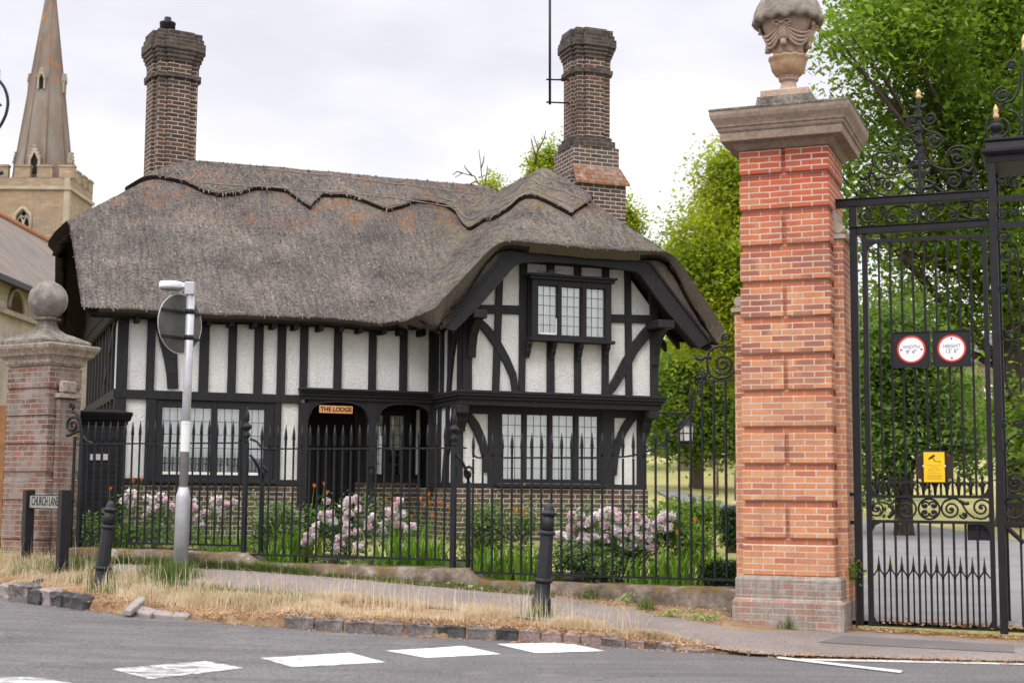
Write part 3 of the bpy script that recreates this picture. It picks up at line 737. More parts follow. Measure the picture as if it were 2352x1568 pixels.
# ------------------------------------------------------------------ the thatched lodge
HF = Frame((-6.25, 22.5, 0), 21)
lodge = thing('thatched_cottage', 'black and white timbered cottage with thick grey thatch and two tall brick chimneys', 'cottage', HF.o, (0, 0, HF.ang))
TM = MAT['timber']; PLA = MAT['plaster']
U = HF.u; Zh = HF.z
ZG = .35                                     # below the garden soil
def holed(mb, u0, u1, z0, z1, y, holes, th=.12):
    """wall sheet facing the viewer (local -y) with rectangular openings and reveals"""
    us = sorted({u0, u1} | {h[0] for h in holes} | {h[1] for h in holes}); zs = sorted({z0, z1} | {h[2] for h in holes} | {h[3] for h in holes})
    us = [a for a in us if u0 <= a <= u1]; zs = [a for a in zs if z0 <= a <= z1]
    for a, b in zip(us, us[1:]):
        for c, d in zip(zs, zs[1:]):
            m_ = ((a+b)/2, (c+d)/2)
            if any(h[0] < m_[0] < h[1] and h[2] < m_[1] < h[3] for h in holes): continue
            mb.add([(a, y, c), (b, y, c), (b, y, d), (a, y, d)], [(0, 1, 2, 3)])
    for a, b, c, d in holes:
        mb.add([(a, y, c), (b, y, c), (b, y, d), (a, y, d), (a, y+th, c), (b, y+th, c), (b, y+th, d), (a, y+th, d)], [(0, 4, 5, 1), (1, 5, 6, 2), (2, 6, 7, 3), (3, 7, 4, 0)])
def posts(mb, lst, z0, z1, w, y_ref, th=.05):
    """vertical timbers from photo x edges read at height y_ref on the wall plane w"""
    for xl, xr in lst:
        a, b = U(xl, y_ref, w), U(xr, y_ref, w); mb.box(a, b, -w - th, -w + .06, z0, z1)

# measured levels
zmb0, zmb1 = 2.93, 3.07                      # mid rail of the main front
uin = 5.29                                   # inner corner between main front and wing
uw0, uw1 = 5.31, 8.84                        # wing
WW = 1.38                                    # wing's upper front stands forward of the main front
WL = 1.14                                    # its lower front is set back under the jetty
DEP = 6.0
# windows of the main front, lower left
wl = [U(357, 1000), U(628, 1000), 1.66, 2.93]
pu0, pu1 = U(705, 980), U(1000, 980)         # porch opening
# plaster body
b = MB()
holed(b, 0, uin, 1.58, 4.6, 0, [(wl[0]+.05, wl[1]-.05, wl[2], wl[3]-.03), (pu0-.05, uin-.04, 1.58, 3.03)])
b.add([(0, 0, 1.58), (0, DEP, 1.58), (0, DEP, 4.4), (0, 4.4, 6.0), (0, 2.9, 6.2), (0, 1.4, 6.0), (0, 0, 4.4)], [tuple(range(7))])
b.build('plaster_wall', PLA, lodge)
b = MB()                                      # wing, upper storey front and sides
ow0, ow1, oz0, oz1 = U(1222, 700, WW), U(1400, 700, WW), 4.16, 4.94
gp = [(uw0, 3.1), (uw1, 3.1), (uw1, 4.55), (8.2, 5.32), (6.2, 5.32), (uw0, 4.55)]
holed(b, uw0, uw1, 3.1, 4.55, -WW, [(ow0+.03, ow1-.03, oz0+.04, 4.55)])
holed(b, 6.2, 8.2, 4.55, 5.32, -WW, [(ow0+.03, ow1-.03, 4.55, oz1-.03)])
b.add([(uw0, -WW, 4.55), (6.2, -WW, 4.55), (6.2, -WW, 5.32)], [(0, 1, 2)])
b.add([(uw1, -WW, 4.55), (8.2, -WW, 5.32), (8.2, -WW, 4.55)], [(0, 1, 2)])
b.add([(uw0, 0.0, 3.1), (uw0, -WW, 3.1), (uw0, -WW, 4.6), (uw0, 0.0, 4.6)], [(0, 1, 2, 3)])
b.add([(uw1, -WW, 3.1), (uw1, DEP, 3.1), (uw1, DEP, 4.6), (uw1, -WW, 4.6)], [(0, 1, 2, 3)])
b.build('plaster_wall', PLA, lodge)
lw = [U(1146, 1020, WL), U(1379, 1020, WL), 1.68, 2.85]
lu0, lu1 = U(1049, 1000, WL), U(1481, 1000, WL)
b = MB()
holed(b, lu0, lu1, 1.56, 3.1, -WL, [(lw[0]+.03, lw[1]-.03, lw[2], lw[3])])
b.add([(lu0, 0, 1.56), (lu0, -WL, 1.56), (lu0, -WL, 3.1), (lu0, 0, 3.1)], [(0, 1, 2, 3)])
b.add([(lu1, -WL, 1.56), (lu1, DEP, 1.56), (lu1, DEP, 3.1), (lu1, -WL, 3.1)], [(0, 1, 2, 3)])
b.build('plaster_wall', PLA, lodge)
# brick plinth
b = MB()
b.box(-.02, pu0 - .02, -.035, .3, ZG, 1.585)
b.box(-.022, .3, .3, DEP, ZG, 1.585)
b.box(lu0 - .03, lu1 + .035, -WL - .05, -WL + .3, ZG, 1.565)
b.box(lu0 - .032, lu0 + .28, -WL + .3, 1.3, ZG, 1.565)
b.box(lu1 - .28, lu1 + .037, -WL + .3, DEP, ZG, 1.565)
b.build('brick_plinth', MAT['house_brick'], lodge)

# ---- timber framing, main front
b = MB()
posts(b, [(268, 293), (336, 355), (457, 479), (523, 542), (583, 603), (636, 655), (688, 706), (766, 784), (846, 863), (917, 934), (984, 1003)], zmb1 - .02, 4.55, 0, 830)
# curved brace and its post beside the road sign
A = [HF.P(x, y) for x, y in [(350, 722), (356, 745), (366, 785), (376, 825), (382, 860), (384, 892)]]
B = [HF.P(x, y) for x, y in [(404, 722), (405, 745), (406, 785), (407, 825), (408, 860), (409, 892)]]
b.band(A, B, -.046, .05)
b.box(-.02, U(690, 910), -.058, .06, zmb0, zmb1)
b.box(-.05, .14, -.054, .06, 1.58, zmb0)                      # corner post, lower
posts(b, [(333, 357)], 1.58, zmb0, 0, 1000, .05); posts(b, [(628, 644)], 1.58, zmb0, 0, 1000, .05); posts(b, [(684, 706)], 1.2, zmb0 + .02, 0, 1000, .062)
b.box(.0, U(690, 1000), -.066, .05, 1.585, 1.675)             # sill beam
b.build('timber_frame', TM, lodge, bevel=.006)
b = MB()                                                      # left end wall framing
for k in range(9):
    y = .55 + k * .62; b.box(-.045, .05, y, y + .15, 1.6, 4.4 + (1.0 if .8 < y < 5 else 0))
b.box(-.05, .05, .02, DEP, 2.93, 3.08); b.box(-.05, .05, .02, DEP, 4.2, 4.36)
b.box(-.048, .05, .02, DEP, 1.585, 1.7)
for y0_, z0_, y1_, z1_ in [(.4, 4.2, 2.1, 3.1)]:
    b.add([(-.047, y0_, z0_), (-.047, y0_ + .2, z0_), (-.047, y1_ + .2, z1_), (-.047, y1_, z1_), (.05, y0_, z0_), (.05, y0_ + .2, z0_), (.05, y1_ + .2, z1_), (.05, y1_, z1_)], [(0, 1, 2, 3), (0, 4, 5, 1), (2, 6, 7, 3), (1, 5, 6, 2), (3, 7, 4, 0)])
b.box(-.06, .04, 1.35, 1.35 + .05, 3.5, 4.2)
b.build('timber_frame', TM, lodge)

b = MB()
for k in range(12):
    z = 4.2 + k * .18; hwd = min(2.95, 2.95 - max(0, z - 4.3) * .98); b.box(-.12 - .012 * (k % 2), .02, 2.9 - hwd, 2.9 + hwd, z, z + .178)
b.build('gable_boarding', MAT['black_timber_dark'], lodge)
# ---- porch: beam, lintel, arches, posts, back wall
pz = 3.03
b = MB()
pbu0 = U(690, 900, .1)
b.box(pbu0, uin + .02, -.13, .06, 3.06, 3.11); b.box(pbu0 - .01, uin + .02, -.16, .06, 3.11, 3.15); b.box(pbu0 - .02, uin + .02, -.20, .06, 3.15, 3.19)
b.box(pbu0 + .02, uin, -.10, .06, 3.0, 3.06)
b.build('porch_beam', TM, lodge, bevel=.006)
def arch(u0, u1, zs, zt, ztop):
    """flat four-centred arch spandrel between two posts"""
    n = 14; cu = (u0 + u1) / 2; A = []; B = []
    for i in range(n + 1):
        u = lerp(u0, u1, i / n); q = abs(u - cu) / ((u1 - u0) / 2)
        zc = zs + (zt - zs) * max(0, 1 - q ** 3.6) ** .5 * (1 - .05 * q)
        A.append((u, ztop)); B.append((u, zc))
    m_ = MB().band(A, B, -.06, .05)
    m_.band([(p[0], p[1] + .035) for p in B], [(p[0], p[1] + .001) for p in B], -.085, -.06)
    return m_
mp0, mp1 = U(844, 1000), U(864, 1000)
arch(pu0, mp0, 2.66, 2.965, 3.0).build('porch_arch', TM, lodge); arch(mp1, uin - .06, 2.64, 2.965, 3.0).build('porch_arch', TM, lodge)
b = MB().box(mp0, mp1, -.07, .07, 1.9, 3.0)
b.lathe([(.045, 0), (.07, .04), (.08, .09), (.06, .14), (.05, .2), (.065, .24), (.065, .3), (.05, .33), (.05, .78), (.07, .81), (.07, .85), (.05, .9), (.06, .98)], 14, ((mp0+mp1)/2, 0, .97))
b.box(mp0, mp1, -.07, .07, .4, .98)
b.build('porch_post', TM, lodge, bevel=.006)
b = MB().box(U(984, 1000), uin + .02, -.06, .06, 1.5, 3.0); b.build('porch_post', TM, lodge, bevel=.006)
PB = .95; pw0_ = U(936, 1000, -.95); du0, du1 = U(712, 1050, -PB), U(800, 1050, -PB)                                                     # porch depth
b = MB()                                                      # porch lining: side, ceiling, floor, dark panelling behind
b.add([(pu0 - .01, 0, ZG), (pu0 - .01, PB, ZG), (pu0 - .01, PB, pz), (pu0 - .01, 0, pz)], [(0, 1, 2, 3)])
b.add([(pu0, 0, 3.01), (uin, 0, 3.01), (uin, PB, 3.01), (pu0, PB, 3.01)], [(0, 1, 2, 3)])
b.box(pu0, du1 + .12, PB, PB + .05, 2.45, 3.02); b.box(pw0_, uin + .1, PB + .02, PB + .06, 1.72, 3.02); b.box(du1 + .12, uin + .1, PB + .01, PB + .07, 2.9, 3.03)
du0, du1 = U(712, 1050, -PB), U(800, 1050, -PB)
b.box(pu0, du0, PB, PB + .05, ZG, 2.45); b.box(du1, du1 + .12, PB - .02, PB + .05, ZG, 2.45)
b.build('porch_lining', MAT['black_timber_dark'], lodge)
b = MB()
wq0, wq1 = du1 + .12, uin + .3
b.box(wq0, wq1, PB, PB + .2, ZG, 1.66)
b.build('brick_plinth', MAT['house_brick'], lodge)
b = MB(); b.box(wq0, wq1 + .2, PB + .3, PB + .36, 1.52, 3.0).box(uin + .06, uin + .12, .02, PB + .3, 1.5, 3.0); b.build('porch_wall', MAT['black_timber_dark'], lodge)
b = MB()                                                      # plank door
n = 7
for k in range(n):
    a = lerp(du0, du1, k / n); b.cbox(a, lerp(du0, du1, (k+1)/n) - .004, PB - .01, PB + .04, .6, 2.47, .008)
door = b.build('door', MAT['door_black'], lodge)
MB().tube([(du1 - .12, PB - .03, 1.55), (du1 - .12, PB - .07, 1.55), (du1 - .12, PB - .07, 1.42), (du1 - .12, PB - .03, 1.42)], .012).build('handle', MAT['iron'], door)

def leaded(mb, a, b_, c, d, y, nu, nz):
    for i in range(1, nu):
        u = lerp(a, b_, i / nu); mb.box(u - .005, u + .005, y - .004, y + .004, c, d)
    for j in range(1, nz):
        z = lerp(c, d, j / nz); mb.box(a, b_, y - .0045, y + .0045, z - .005, z + .005)
def window(parent, panes, z0, z1, y, frame_rect, nu, nz, curtain=(0, 1), fw=.05, light=None, deep=.5, mull_y=.05):
    """casement window: dark frame, light panes of leaded glass, curtains and a dark room behind"""
    u0, u1, fz0, fz1 = frame_rect
    f = MB()
    edges = [u0] + [v for p in panes for v in p] + [u1]
    for a, b_ in zip(edges[0::2], edges[1::2]):
        if b_ - a > .004: f.box(a, b_, y - mull_y, y + .09, fz0, fz1)
    for p in panes:
        f.box(p[0], p[1], y - mull_y + .004, y + .09, fz0, z0); f.box(p[0], p[1], y - mull_y + .004, y + .09, z1, fz1)
    wdw = f.build('window', TM, parent, bevel=.006)
    g_ = MB(); l = MB(); c_ = MB(); r = MB()
    for k, p in enumerate(panes):
        g_.add([(p[0], y + .02, z0), (p[1], y + .02, z0), (p[1], y + .02, z1), (p[0], y + .02, z1)], [(0, 1, 2, 3)])
        leaded(l, p[0], p[1], z0, z1, y + .018, nu[k] if isinstance(nu, list) else nu, nz)
        c0 = lerp(z0, z1, curtain[0]); n = 16
        for i in range(n):                                    # pleated net curtain
            a, b_ = lerp(p[0], p[1], i/n), lerp(p[0], p[1], (i+1)/n); ya, yb = y + .065 + .02*math.sin(i*1.9+k*2.3), y + .065 + .02*math.sin((i+1)*1.9+k*2.3)
            c_.add([(a, ya, c0), (b_, yb, c0), (b_, yb, z1 + .03), (a, ya, z1 + .03)], [(0, 1, 2, 3)], True)
    g_.build('pane', MAT['glass'], wdw); l.build('leading', MAT['lead'], wdw); c_.build('curtain', MAT['curtain'], wdw)
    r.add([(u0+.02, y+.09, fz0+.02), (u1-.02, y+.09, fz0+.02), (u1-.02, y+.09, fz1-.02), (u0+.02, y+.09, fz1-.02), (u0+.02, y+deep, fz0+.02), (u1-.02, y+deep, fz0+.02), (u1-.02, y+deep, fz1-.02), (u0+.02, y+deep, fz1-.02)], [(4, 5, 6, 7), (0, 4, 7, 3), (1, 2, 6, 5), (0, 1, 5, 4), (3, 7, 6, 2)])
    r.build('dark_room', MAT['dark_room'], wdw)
    return wdw
# lower left window
ps = [(U(371, 1000), U(424, 1000)), (U(427, 1000), U(485, 1000)), (U(498, 1000), U(549, 1000)), (U(564, 1000), U(607, 1000))]
wd = window(lodge, ps, 1.74, 2.81, 0.0, (wl[0], wl[1], wl[2] + .005, 2.93), [3, 3, 3, 3], 5, (.26, 1), mull_y=.03)
s_ = MB()
for p in ps: s_.box(p[0] + .004, p[1] - .004, -.012, .015, 1.742, 1.785)
s_.build('sill_strip', MAT['win_white'], wd)
MB().box(wl[0] - .05, wl[1] + .06, -.12, .03, 1.60, 1.655).build('window_sill', TM, wd, bevel=.008)
it = MB()                                                     # things standing inside on the sill
it.lathe([(.05, 0), (.055, .12), (.02, .18), (.02, .24), (.03, .25)], 10, (ps[2][0] + .16, .12, 1.75)); it.build('bottle_on_sill', MAT['win_white'], wd)
# porch window
pw = [(U(862, 1000, -PB), U(881, 1000, -PB)), (U(896, 1000, -PB), U(931, 1000, -PB))]
window(lodge, pw, 1.80, 2.83, PB + .03, (wq0 + .02, pw[1][1] + .1, 1.72, 2.93), [2, 3], 6, (.42, 1), mull_y=.02)
MB().box(U(956, 1000, -PB), U(963, 1000, -PB), PB - .02, PB + .12, 1.80, 2.94).build('jamb', MAT['win_white'], lodge)
MB().box(wq0, wq1, PB - .07, PB + .1, 1.66, 1.73).build('window_sill', TM, lodge)

# ---- wing: framing of the upper front
b = MB()
wz0, wz1 = 3.12, 5.36
def P_(x, y): return HF.P(x, y, WW)
def slant(xa, xb, ya, xc, xd, yb, y0=-WW - .05):
    b.prism([P_(xa, ya), P_(xb, ya), P_(xd, yb), P_(xc, yb)], y0, -WW + .05)
slant(1062, 1083, 640, 1062, 1082, 905); slant(1141, 1156, 590, 1129, 1145, 905, -WW - .045); slant(1193, 1210, 590, 1190, 1204, 905, -WW - .047)
slant(1255, 1272, 590, 1255, 1272, 905, -WW - .045); slant(1318, 1334, 590, 1318, 1333, 905, -WW - .045); slant(1383, 1398, 590, 1381, 1396, 908, -WW - .045)
slant(1433, 1447, 590, 1436, 1451, 910, -WW - .045); slant(1491, 1509, 640, 1493, 1510, 915)
b.prism([P_(1083, 700), P_(1193, 702), P_(1193, 722), P_(1083, 720)], -WW - .042, -WW + .04)
b.prism([P_(1400, 722), P_(1493, 724), P_(1493, 743), P_(1400, 741)], -WW - .042, -WW + .04)
def curve(A_, B_, y0): b.band([P_(*q) for q in A_], [P_(*q) for q in B_], y0, -WW + .04)
curve([(1083, 722), (1100, 728), (1125, 752), (1147, 782), (1168, 820), (1184, 858), (1190, 905)], [(1083, 745), (1100, 752), (1118, 775), (1136, 802), (1156, 835), (1170, 868), (1176, 905)], -WW - .053)
curve([(1495, 742), (1478, 752), (1452, 785), (1425, 832), (1410, 862), (1398, 884), (1381, 908)], [(1495, 770), (1484, 782), (1462, 810), (1442, 848), (1426, 874), (1412, 896), (1400, 908)], -WW - .055)
b.build('timber_frame', TM, lodge, bevel=.006)
b = MB()                                                      # wing's left return, upper storey
for y in (-.42, -.82): b.box(uw0 - .045, uw0 + .05, y, y + .12, 3.1, 4.5)
b.box(uw0 - .05, uw0 + .05, -WW, -WW + .16, 3.1, 4.5); b.box(uw0 - .05, uw0 + .05, -.14, .0, 3.1, 4.5)
ra = [(-WW + .1, 4.45), (-1.02, 4.2), (-.82, 3.8), (-.7, 3.4), (-.66, 3.1)]; rb = [(-WW + .1, 4.2), (-1.12, 4.05), (-.96, 3.72), (-.86, 3.35), (-.82, 3.1)]
for i in range(4):
    b.add([(uw0 - .047, *ra[i]), (uw0 - .047, *ra[i+1]), (uw0 - .047, *rb[i+1]), (uw0 - .047, *rb[i]), (uw0 + .03, *ra[i]), (uw0 + .03, *ra[i+1]), (uw0 + .03, *rb[i+1]), (uw0 + .03, *rb[i])], [(0, 1, 2, 3), (0, 4, 5, 1), (3, 2, 6, 7)])
b.build('timber_frame', TM, lodge)
# jetty
b = MB(); jw = WW + .05
b.box(uw0 - .06, uw1 + .05, -jw - .03, .0, 2.905, 3.00); b.box(uw0 - .08, uw1 + .07, -jw - .07, .0, 3.00, 3.055); b.box(uw0 - .11, uw1 + .10, -jw - .11, .0, 3.055, 3.10); b.box(uw0 - .12, uw1 + .12, -jw - .13, .0, 3.10, 3.145)
b.build('jetty_beam', TM, lodge, bevel=.006)
# lower front of the wing
b = MB()
def PL(x, y): return HF.P(x, y, WL)
def lpost(x0, x1, th=.05): b.box(U(x0, 1020, WL), U(x1, 1020, WL), -WL - th, -WL + .05, 1.6, 2.92)
b.box(lu0, lw[0], -WL - .043, -WL + .05, 2.78, 2.86); b.box(lw[1], lu1, -WL - .043, -WL + .05, 2.78, 2.86); lpost(1049, 1062); lpost(1120, 1147); lpost(1379, 1409); lpost(1462, 1482, .055)
b.box(lu0, lu1, -WL - .045, -WL + .05, 2.85, 2.92)
b.box(lu0, lu1 + .01, -WL - .06, -WL + .05, 1.565, 1.645)
b.band([PL(*q) for q in [(1063, 930), (1078, 945), (1098, 970), (1112, 1002), (1120, 1035), (1124, 1080)]], [PL(*q) for q in [(1063, 952), (1074, 970), (1088, 995), (1099, 1022), (1107, 1055), (1110, 1085)]], -WL - .053, -WL + .04)
b.band([PL(*q) for q in [(1464, 932), (1446, 950), (1426, 978), (1412, 1010), (1407, 1040), (1404, 1090)]], [PL(*q) for q in [(1464, 956), (1452, 972), (1436, 996), (1424, 1024), (1418, 1052), (1414, 1092)]], -WL - .053, -WL + .04)
b.build('timber_frame', TM, lodge, bevel=.006)
b = MB()
for y in (-.35, -.78): b.box(lu0 - .045, lu0 + .04, y, y + .11, 1.6, 2.92)
b.box(lu0 - .05, lu0 + .05, -WL - .01, -WL + .15, 1.6, 2.92); b.box(lu0 - .05, lu0 + .04, -WL, 0, 1.57, 1.65)
ra = [(-WL + .1, 2.9), (-.9, 2.6), (-.62, 2.2), (-.5, 1.65)]; rb = [(-WL + .1, 2.62), (-.98, 2.42), (-.78, 2.1), (-.68, 1.65)]
for i in range(3):
    b.add([(lu0 - .047, *ra[i]), (lu0 - .047, *ra[i+1]), (lu0 - .047, *rb[i+1]), (lu0 - .047, *rb[i]), (lu0 + .03, *ra[i]), (lu0 + .03, *ra[i+1]), (lu0 + .03, *rb[i+1]), (lu0 + .03, *rb[i])], [(0, 1, 2, 3), (0, 4, 5, 1), (3, 2, 6, 7)])
b.build('timber_frame', TM, lodge)
def console(u, y_wall, ztop, h, proj, wd_, name='bracket'):
    """scrolled bracket under an overhang"""
    pr = [(0, 0), (proj, 0), (proj, -.2*h), (proj*.8, -.36*h), (proj*.62, -.46*h), (proj*.66, -.56*h), (proj*.42, -.78*h), (proj*.3, -.86*h), (proj*.28, -h), (0, -h)]
    m_ = MB(); n = len(pr); vs = [(u - wd_/2, y_wall - p, ztop + q) for p, q in pr] + [(u + wd_/2, y_wall - p, ztop + q) for p, q in pr]
    m_.add(vs, [tuple(range(n)), tuple(range(n, 2*n))[::-1]] + [(i, n+i, n+(i+1) % n, (i+1) % n) for i in range(n)])
    return m_.build(name, TM, lodge, bevel=.004)
console(lu0 + .04, -WL, 2.9, .42, .28, .16); console(lu1 - .03, -WL, 2.9, .42, .28, .16)
MB().cbox(lu0 - .1, lu0 + .1, -jw - .04, -WL + .02, 2.76, 2.905, .02).build('bracket', TM, lodge); MB().cbox(lu1 - .08, lu1 + .12, -jw - .04, -WL + .02, 2.76, 2.905, .02).build('bracket', TM, lodge)
ps = [(U(1152, 1020, WL), U(1199, 1020, WL)), (U(1209, 1020, WL), U(1259, 1020, WL)), (U(1268, 1020, WL), U(1318, 1020, WL)), (U(1328, 1020, WL), U(1374, 1020, WL))]
wd = window(lodge, ps, 1.72, 2.79, -WL, (lw[0] - .02, lw[1] + .02, 1.66, 2.87), 3, 6, (0.0, 1), mull_y=.03)
MB().box(lw[0] - .08, lw[1] + .09, -WL - .13, -WL, 1.585, 1.64).build('window_sill', TM, wd, bevel=.008)
# oriel window above
OW = WW + .16
ps = [(U(1234, 710, OW), U(1279, 710, OW)), (U(1288, 710, OW), U(1335, 710, OW)), (U(1345, 710, OW), U(1389, 710, OW))]
o0, o1 = U(1220, 700, OW), U(1402, 700, OW)
zt, zb = Zh(1310, 660, OW), Zh(1310, 771, OW)
wd = window(lodge, ps, zb, zt, -OW, (o0, o1, zb - .06, zt + .10), 3, 5, (0.0, 1), deep=.55)
MB().box(o0 - .02, o0 + .03, -OW + .09, -WW, zb - .06, zt + .10).box(o1 - .03, o1 + .02, -OW + .09, -WW, zb - .06, zt + .10).build('side_panel', TM, wd)
c_ = MB().box(o0 - .05, o1 + .05, -OW - .09, -WW, zt + .10, zt + .15).box(o0 - .08, o1 + .08, -OW - .13, -WW, zt + .15, zt + .19); c_.build('cornice', TM, wd, bevel=.006)
c_ = MB().box(o0 - .05, o1 + .05, -OW - .10, -WW, zb - .115, zb - .062); c_.build('window_sill', TM, wd, bevel=.008)
for x in (1213, 1270, 1331, 1392): 
    ob = console(U(x, 800, WW + .1), -WW - .04, zb - .115, .28, .17, .075)
c_ = MB(); q = ps[0]; c_.box(q[0], q[1], -OW - .005, -OW + .015, zb + .002, zb + .03).box(q[1] - .02, q[1], -OW - .005, -OW + .015, zb + .03, zb + .28); c_.build('open_casement', MAT['win_white'], wd)
# rail brackets carrying the roof plate at each end of the wing
for (xa, xb) in ((1078, 1108), (1497, 1535)):
    a_, b__ = U(xa, 730, WW + .25), U(xb, 730, WW + .25)
    zb_ = 4.28
    m_ = MB().cbox(a_, b__, -WW - .5, -WW, zb_, zb_ + .14, .015)
    mid = (a_ + b__) / 2
    pr = [(0, -.02), (.42, -.02), (.26, -.12), (.14, -.26), (.08, -.45), (.07, -.6), (0, -.6)]
    n = len(pr); vs = [(mid - .07, -WW - .02 - p, zb_ + q_) for p, q_ in pr] + [(mid + .07, -WW - .02 - p, zb_ + q_) for p, q_ in pr]
    m_.add(vs, [tuple(range(n)), tuple(range(n, 2*n))[::-1]] + [(i, n+i, n+(i+1) % n, (i+1) % n) for i in range(n)])
    m_.build('roof_bracket', TM, lodge, bevel=.006)

# ---- roof
UC = 7.2; S_W = 1.147; RZ_W = 7.28
def smin(a, b, k=.12):
    h = max(k - abs(a - b), 0) / k; return min(a, b) - h*h*k*.25
def smax(a, b, k=.35):
    h = max(k - abs(a - b), 0) / k; return max(a, b) + h*h*k*.25
def roof_z(u, y):
    w_ = -y
    rz = 7.5 - .012 * max(0, u - 1.2)
    sag = -.03 * math.sin(max(0, min(1, (w_ + 2.9) / 3.3)) * math.pi)
    front = 4.31 + .964 * (.42 - w_) + sag; back = 4.31 + .964 * (w_ + 6.22)
    hipL = 7.5 + .74 * (u - 1.25); hipR = 7.42 - 1.1 * (u - 7.3)
    main = smin(smin(front, back, .25), smin(hipL, hipR, .2), .3); main = min(main, rz)
    q = RZ_W + .06 - (1.104 * (7.3 - u) if u < 7.3 else 1.19 * (u - 7.3))
    hipF = 5.57 + .86 * (2.06 - w_)
    wing = smin(smin(q, RZ_W, .25), hipF, .3)
    z = smax(main, wing, .45)
    z += .022 * mnoise.noise(Vector((u * 1.1, y * 1.1, 0))) + .010 * mnoise.noise(Vector((u * 4, y * 4, 3)))
    return z
RO = [(-.62, -.42), (1.5, -.43), (3.4, -.42), (4.45, -.44), (4.58, -.8), (4.62, -1.95), (5.0, -2.02), (5.55, -2.06), (6.3, -2.12), (7.2, -2.14), (8.1, -2.12), (8.88, -2.06), (9.3, -2.02), (9.86, -1.95), (9.84, .5), (9.8, 6.22), (3, 6.22), (-.62, 6.2), (-.72, 5.3), (-.8, 4.4), (-.97, 3.5), (-1.0, 2.9), (-.95, 2.2), (-.78, 1.5), (-.7, .6)]
roof = sheet('thatched_roof', RO, roof_z, .075, MAT['thatch'], lodge, thick=.3, inset=.2, mat2=MAT['thatch_shade'], mat3=MAT['thatch_edge'], dark_side=lambda x_: x_ < -.3, thick_f=lambda u, y: lerp(.13, .36, max(sstep(-.9, -1.7, y) * sstep(1.5, 2.1, abs(u - 7.22)), sstep(.2, -.5, u) * sstep(.6, 1.8, y) * .3)))  # left-end cut faces get the dark colour too, painting the hood's deep shade
def reeds(n, poly, hf, name, parent, seed, L=.07, lift=.03, keep=lambda u, y: True):
    g_ = np.random.default_rng(seed); xs_a = [p[0] for p in poly]; ys_a = [p[1] for p in poly]; U_ = g_.uniform(min(xs_a), max(xs_a), n * 2); Y_ = g_.uniform(min(ys_a), max(ys_a), n * 2)
    ok = inside_poly(U_, Y_, poly); V = []
    c = 0
    for u, y in zip(U_[ok], Y_[ok]):
        if not keep(u, y): continue
        z = hf(u, y); gx_ = (hf(u + .03, y) - z) / .03; gy_ = (hf(u, y + .03) - z) / .03; gl = math.hypot(gx_, gy_) + 1e-6
        a = g_.normal(0, .45); dx, dy = -gx_ / gl, -gy_ / gl; dx, dy = dx * math.cos(a) - dy * math.sin(a), dx * math.sin(a) + dy * math.cos(a)
        l = L * g_.uniform(.5, 1.5); dz = (gx_ * dx + gy_ * dy) * l; w_ = g_.uniform(.004, .010); sx, sy = -dy * w_, dx * w_; lf = lift * g_.uniform(.2, 1.3)
        V += [(u - sx, y - sy, z - .004), (u + sx, y + sy, z - .004), (u + dx*l + sx*.7, y + dy*l + sy*.7, z + dz + lf), (u + dx*l - sx*.7, y + dy*l - sy*.7, z + dz + lf)]; c += 1
        if c >= n: break
    V = np.array(V); return npmesh(name, V, np.arange(len(V)).reshape(-1, 4), MAT['reed'], parent)
reeds(15000, RO, roof_z, 'reed_ends', roof, 5, .05, .014, keep=lambda u, y: y < 2.9)
def onroof(x, y, lift=0.0):
    """march the sight line to the roof surface, in cottage coordinates"""
    d = ray(x, y); t = 21.0; L = None
    while t < 36:
        p = EYE + d * t; q = p - HF.o; u = q.dot(HF.a); yy = -q.dot(HF.n)
        h = p.z - roof_z(u, yy) - lift
        if h < 0: return (u, yy)
        t += .02
    return None
# ridge blocks with their cut scallops
ML = [(328, 413), (380, 420), (425, 429), (469, 449), (502, 458), (551, 452), (588, 442), (625, 443), (657, 447), (690, 470), (713, 488), (722, 474), (742, 457), (780, 458), (806, 460), (844, 473), (870, 485), (895, 491), (925, 484), (954, 470), (990, 473), (1023, 480), (1075, 509)]
fr = [onroof(*p) for p in ML]; fr = [p for p in fr if p]
fr = [(.15, fr[0][1] + .9)] + [(.1, 2.4)] * 0 + fr
bk = [(7.4, 2.6), (7.6, 3.4), (6.4, 4.0), (5, 3.8), (3.5, 4.1), (2, 3.8), (.9, 4.0), (.35, 3.4)]
cap_poly = [(.25, 2.6)] + fr[1:] + bk
rc = sheet('ridge_block', cap_poly, lambda u, y: roof_z(u, y) + .095, .06, MAT['thatch_ridge'], lodge, thick=.12, inset=.05, mat2=MAT['thatch_shade'])  # near-black cut edge paints the shadow line under the scallops
WLp = [onroof(*p) for p in [(1105, 517), (1127, 511), (1165, 490), (1214, 460), (1235, 463), (1281, 483), (1314, 503), (1327, 491), (1358, 473)]]
WLp = [p for p in WLp if p]
wcap = WLp + [(8.35, .1), (8.2, 1.2), (8.3, 2.2), (8.1, 3.2), (7.2, 3.4), (6.3, 2.6)]
rw = sheet('ridge_block', wcap, lambda u, y: roof_z(u, y) + .095, .05, MAT['thatch_ridge'], lodge, thick=.12, inset=.05, mat2=MAT['thatch_shade'])  # same painted shadow line along the cut edge
reeds(3500, cap_poly, lambda u, y: roof_z(u, y) + .095, 'reed_ends', rc, 6, .08, .014)
reeds(2000, wcap, lambda u, y: roof_z(u, y) + .095, 'reed_ends', rw, 7, .08, .014)
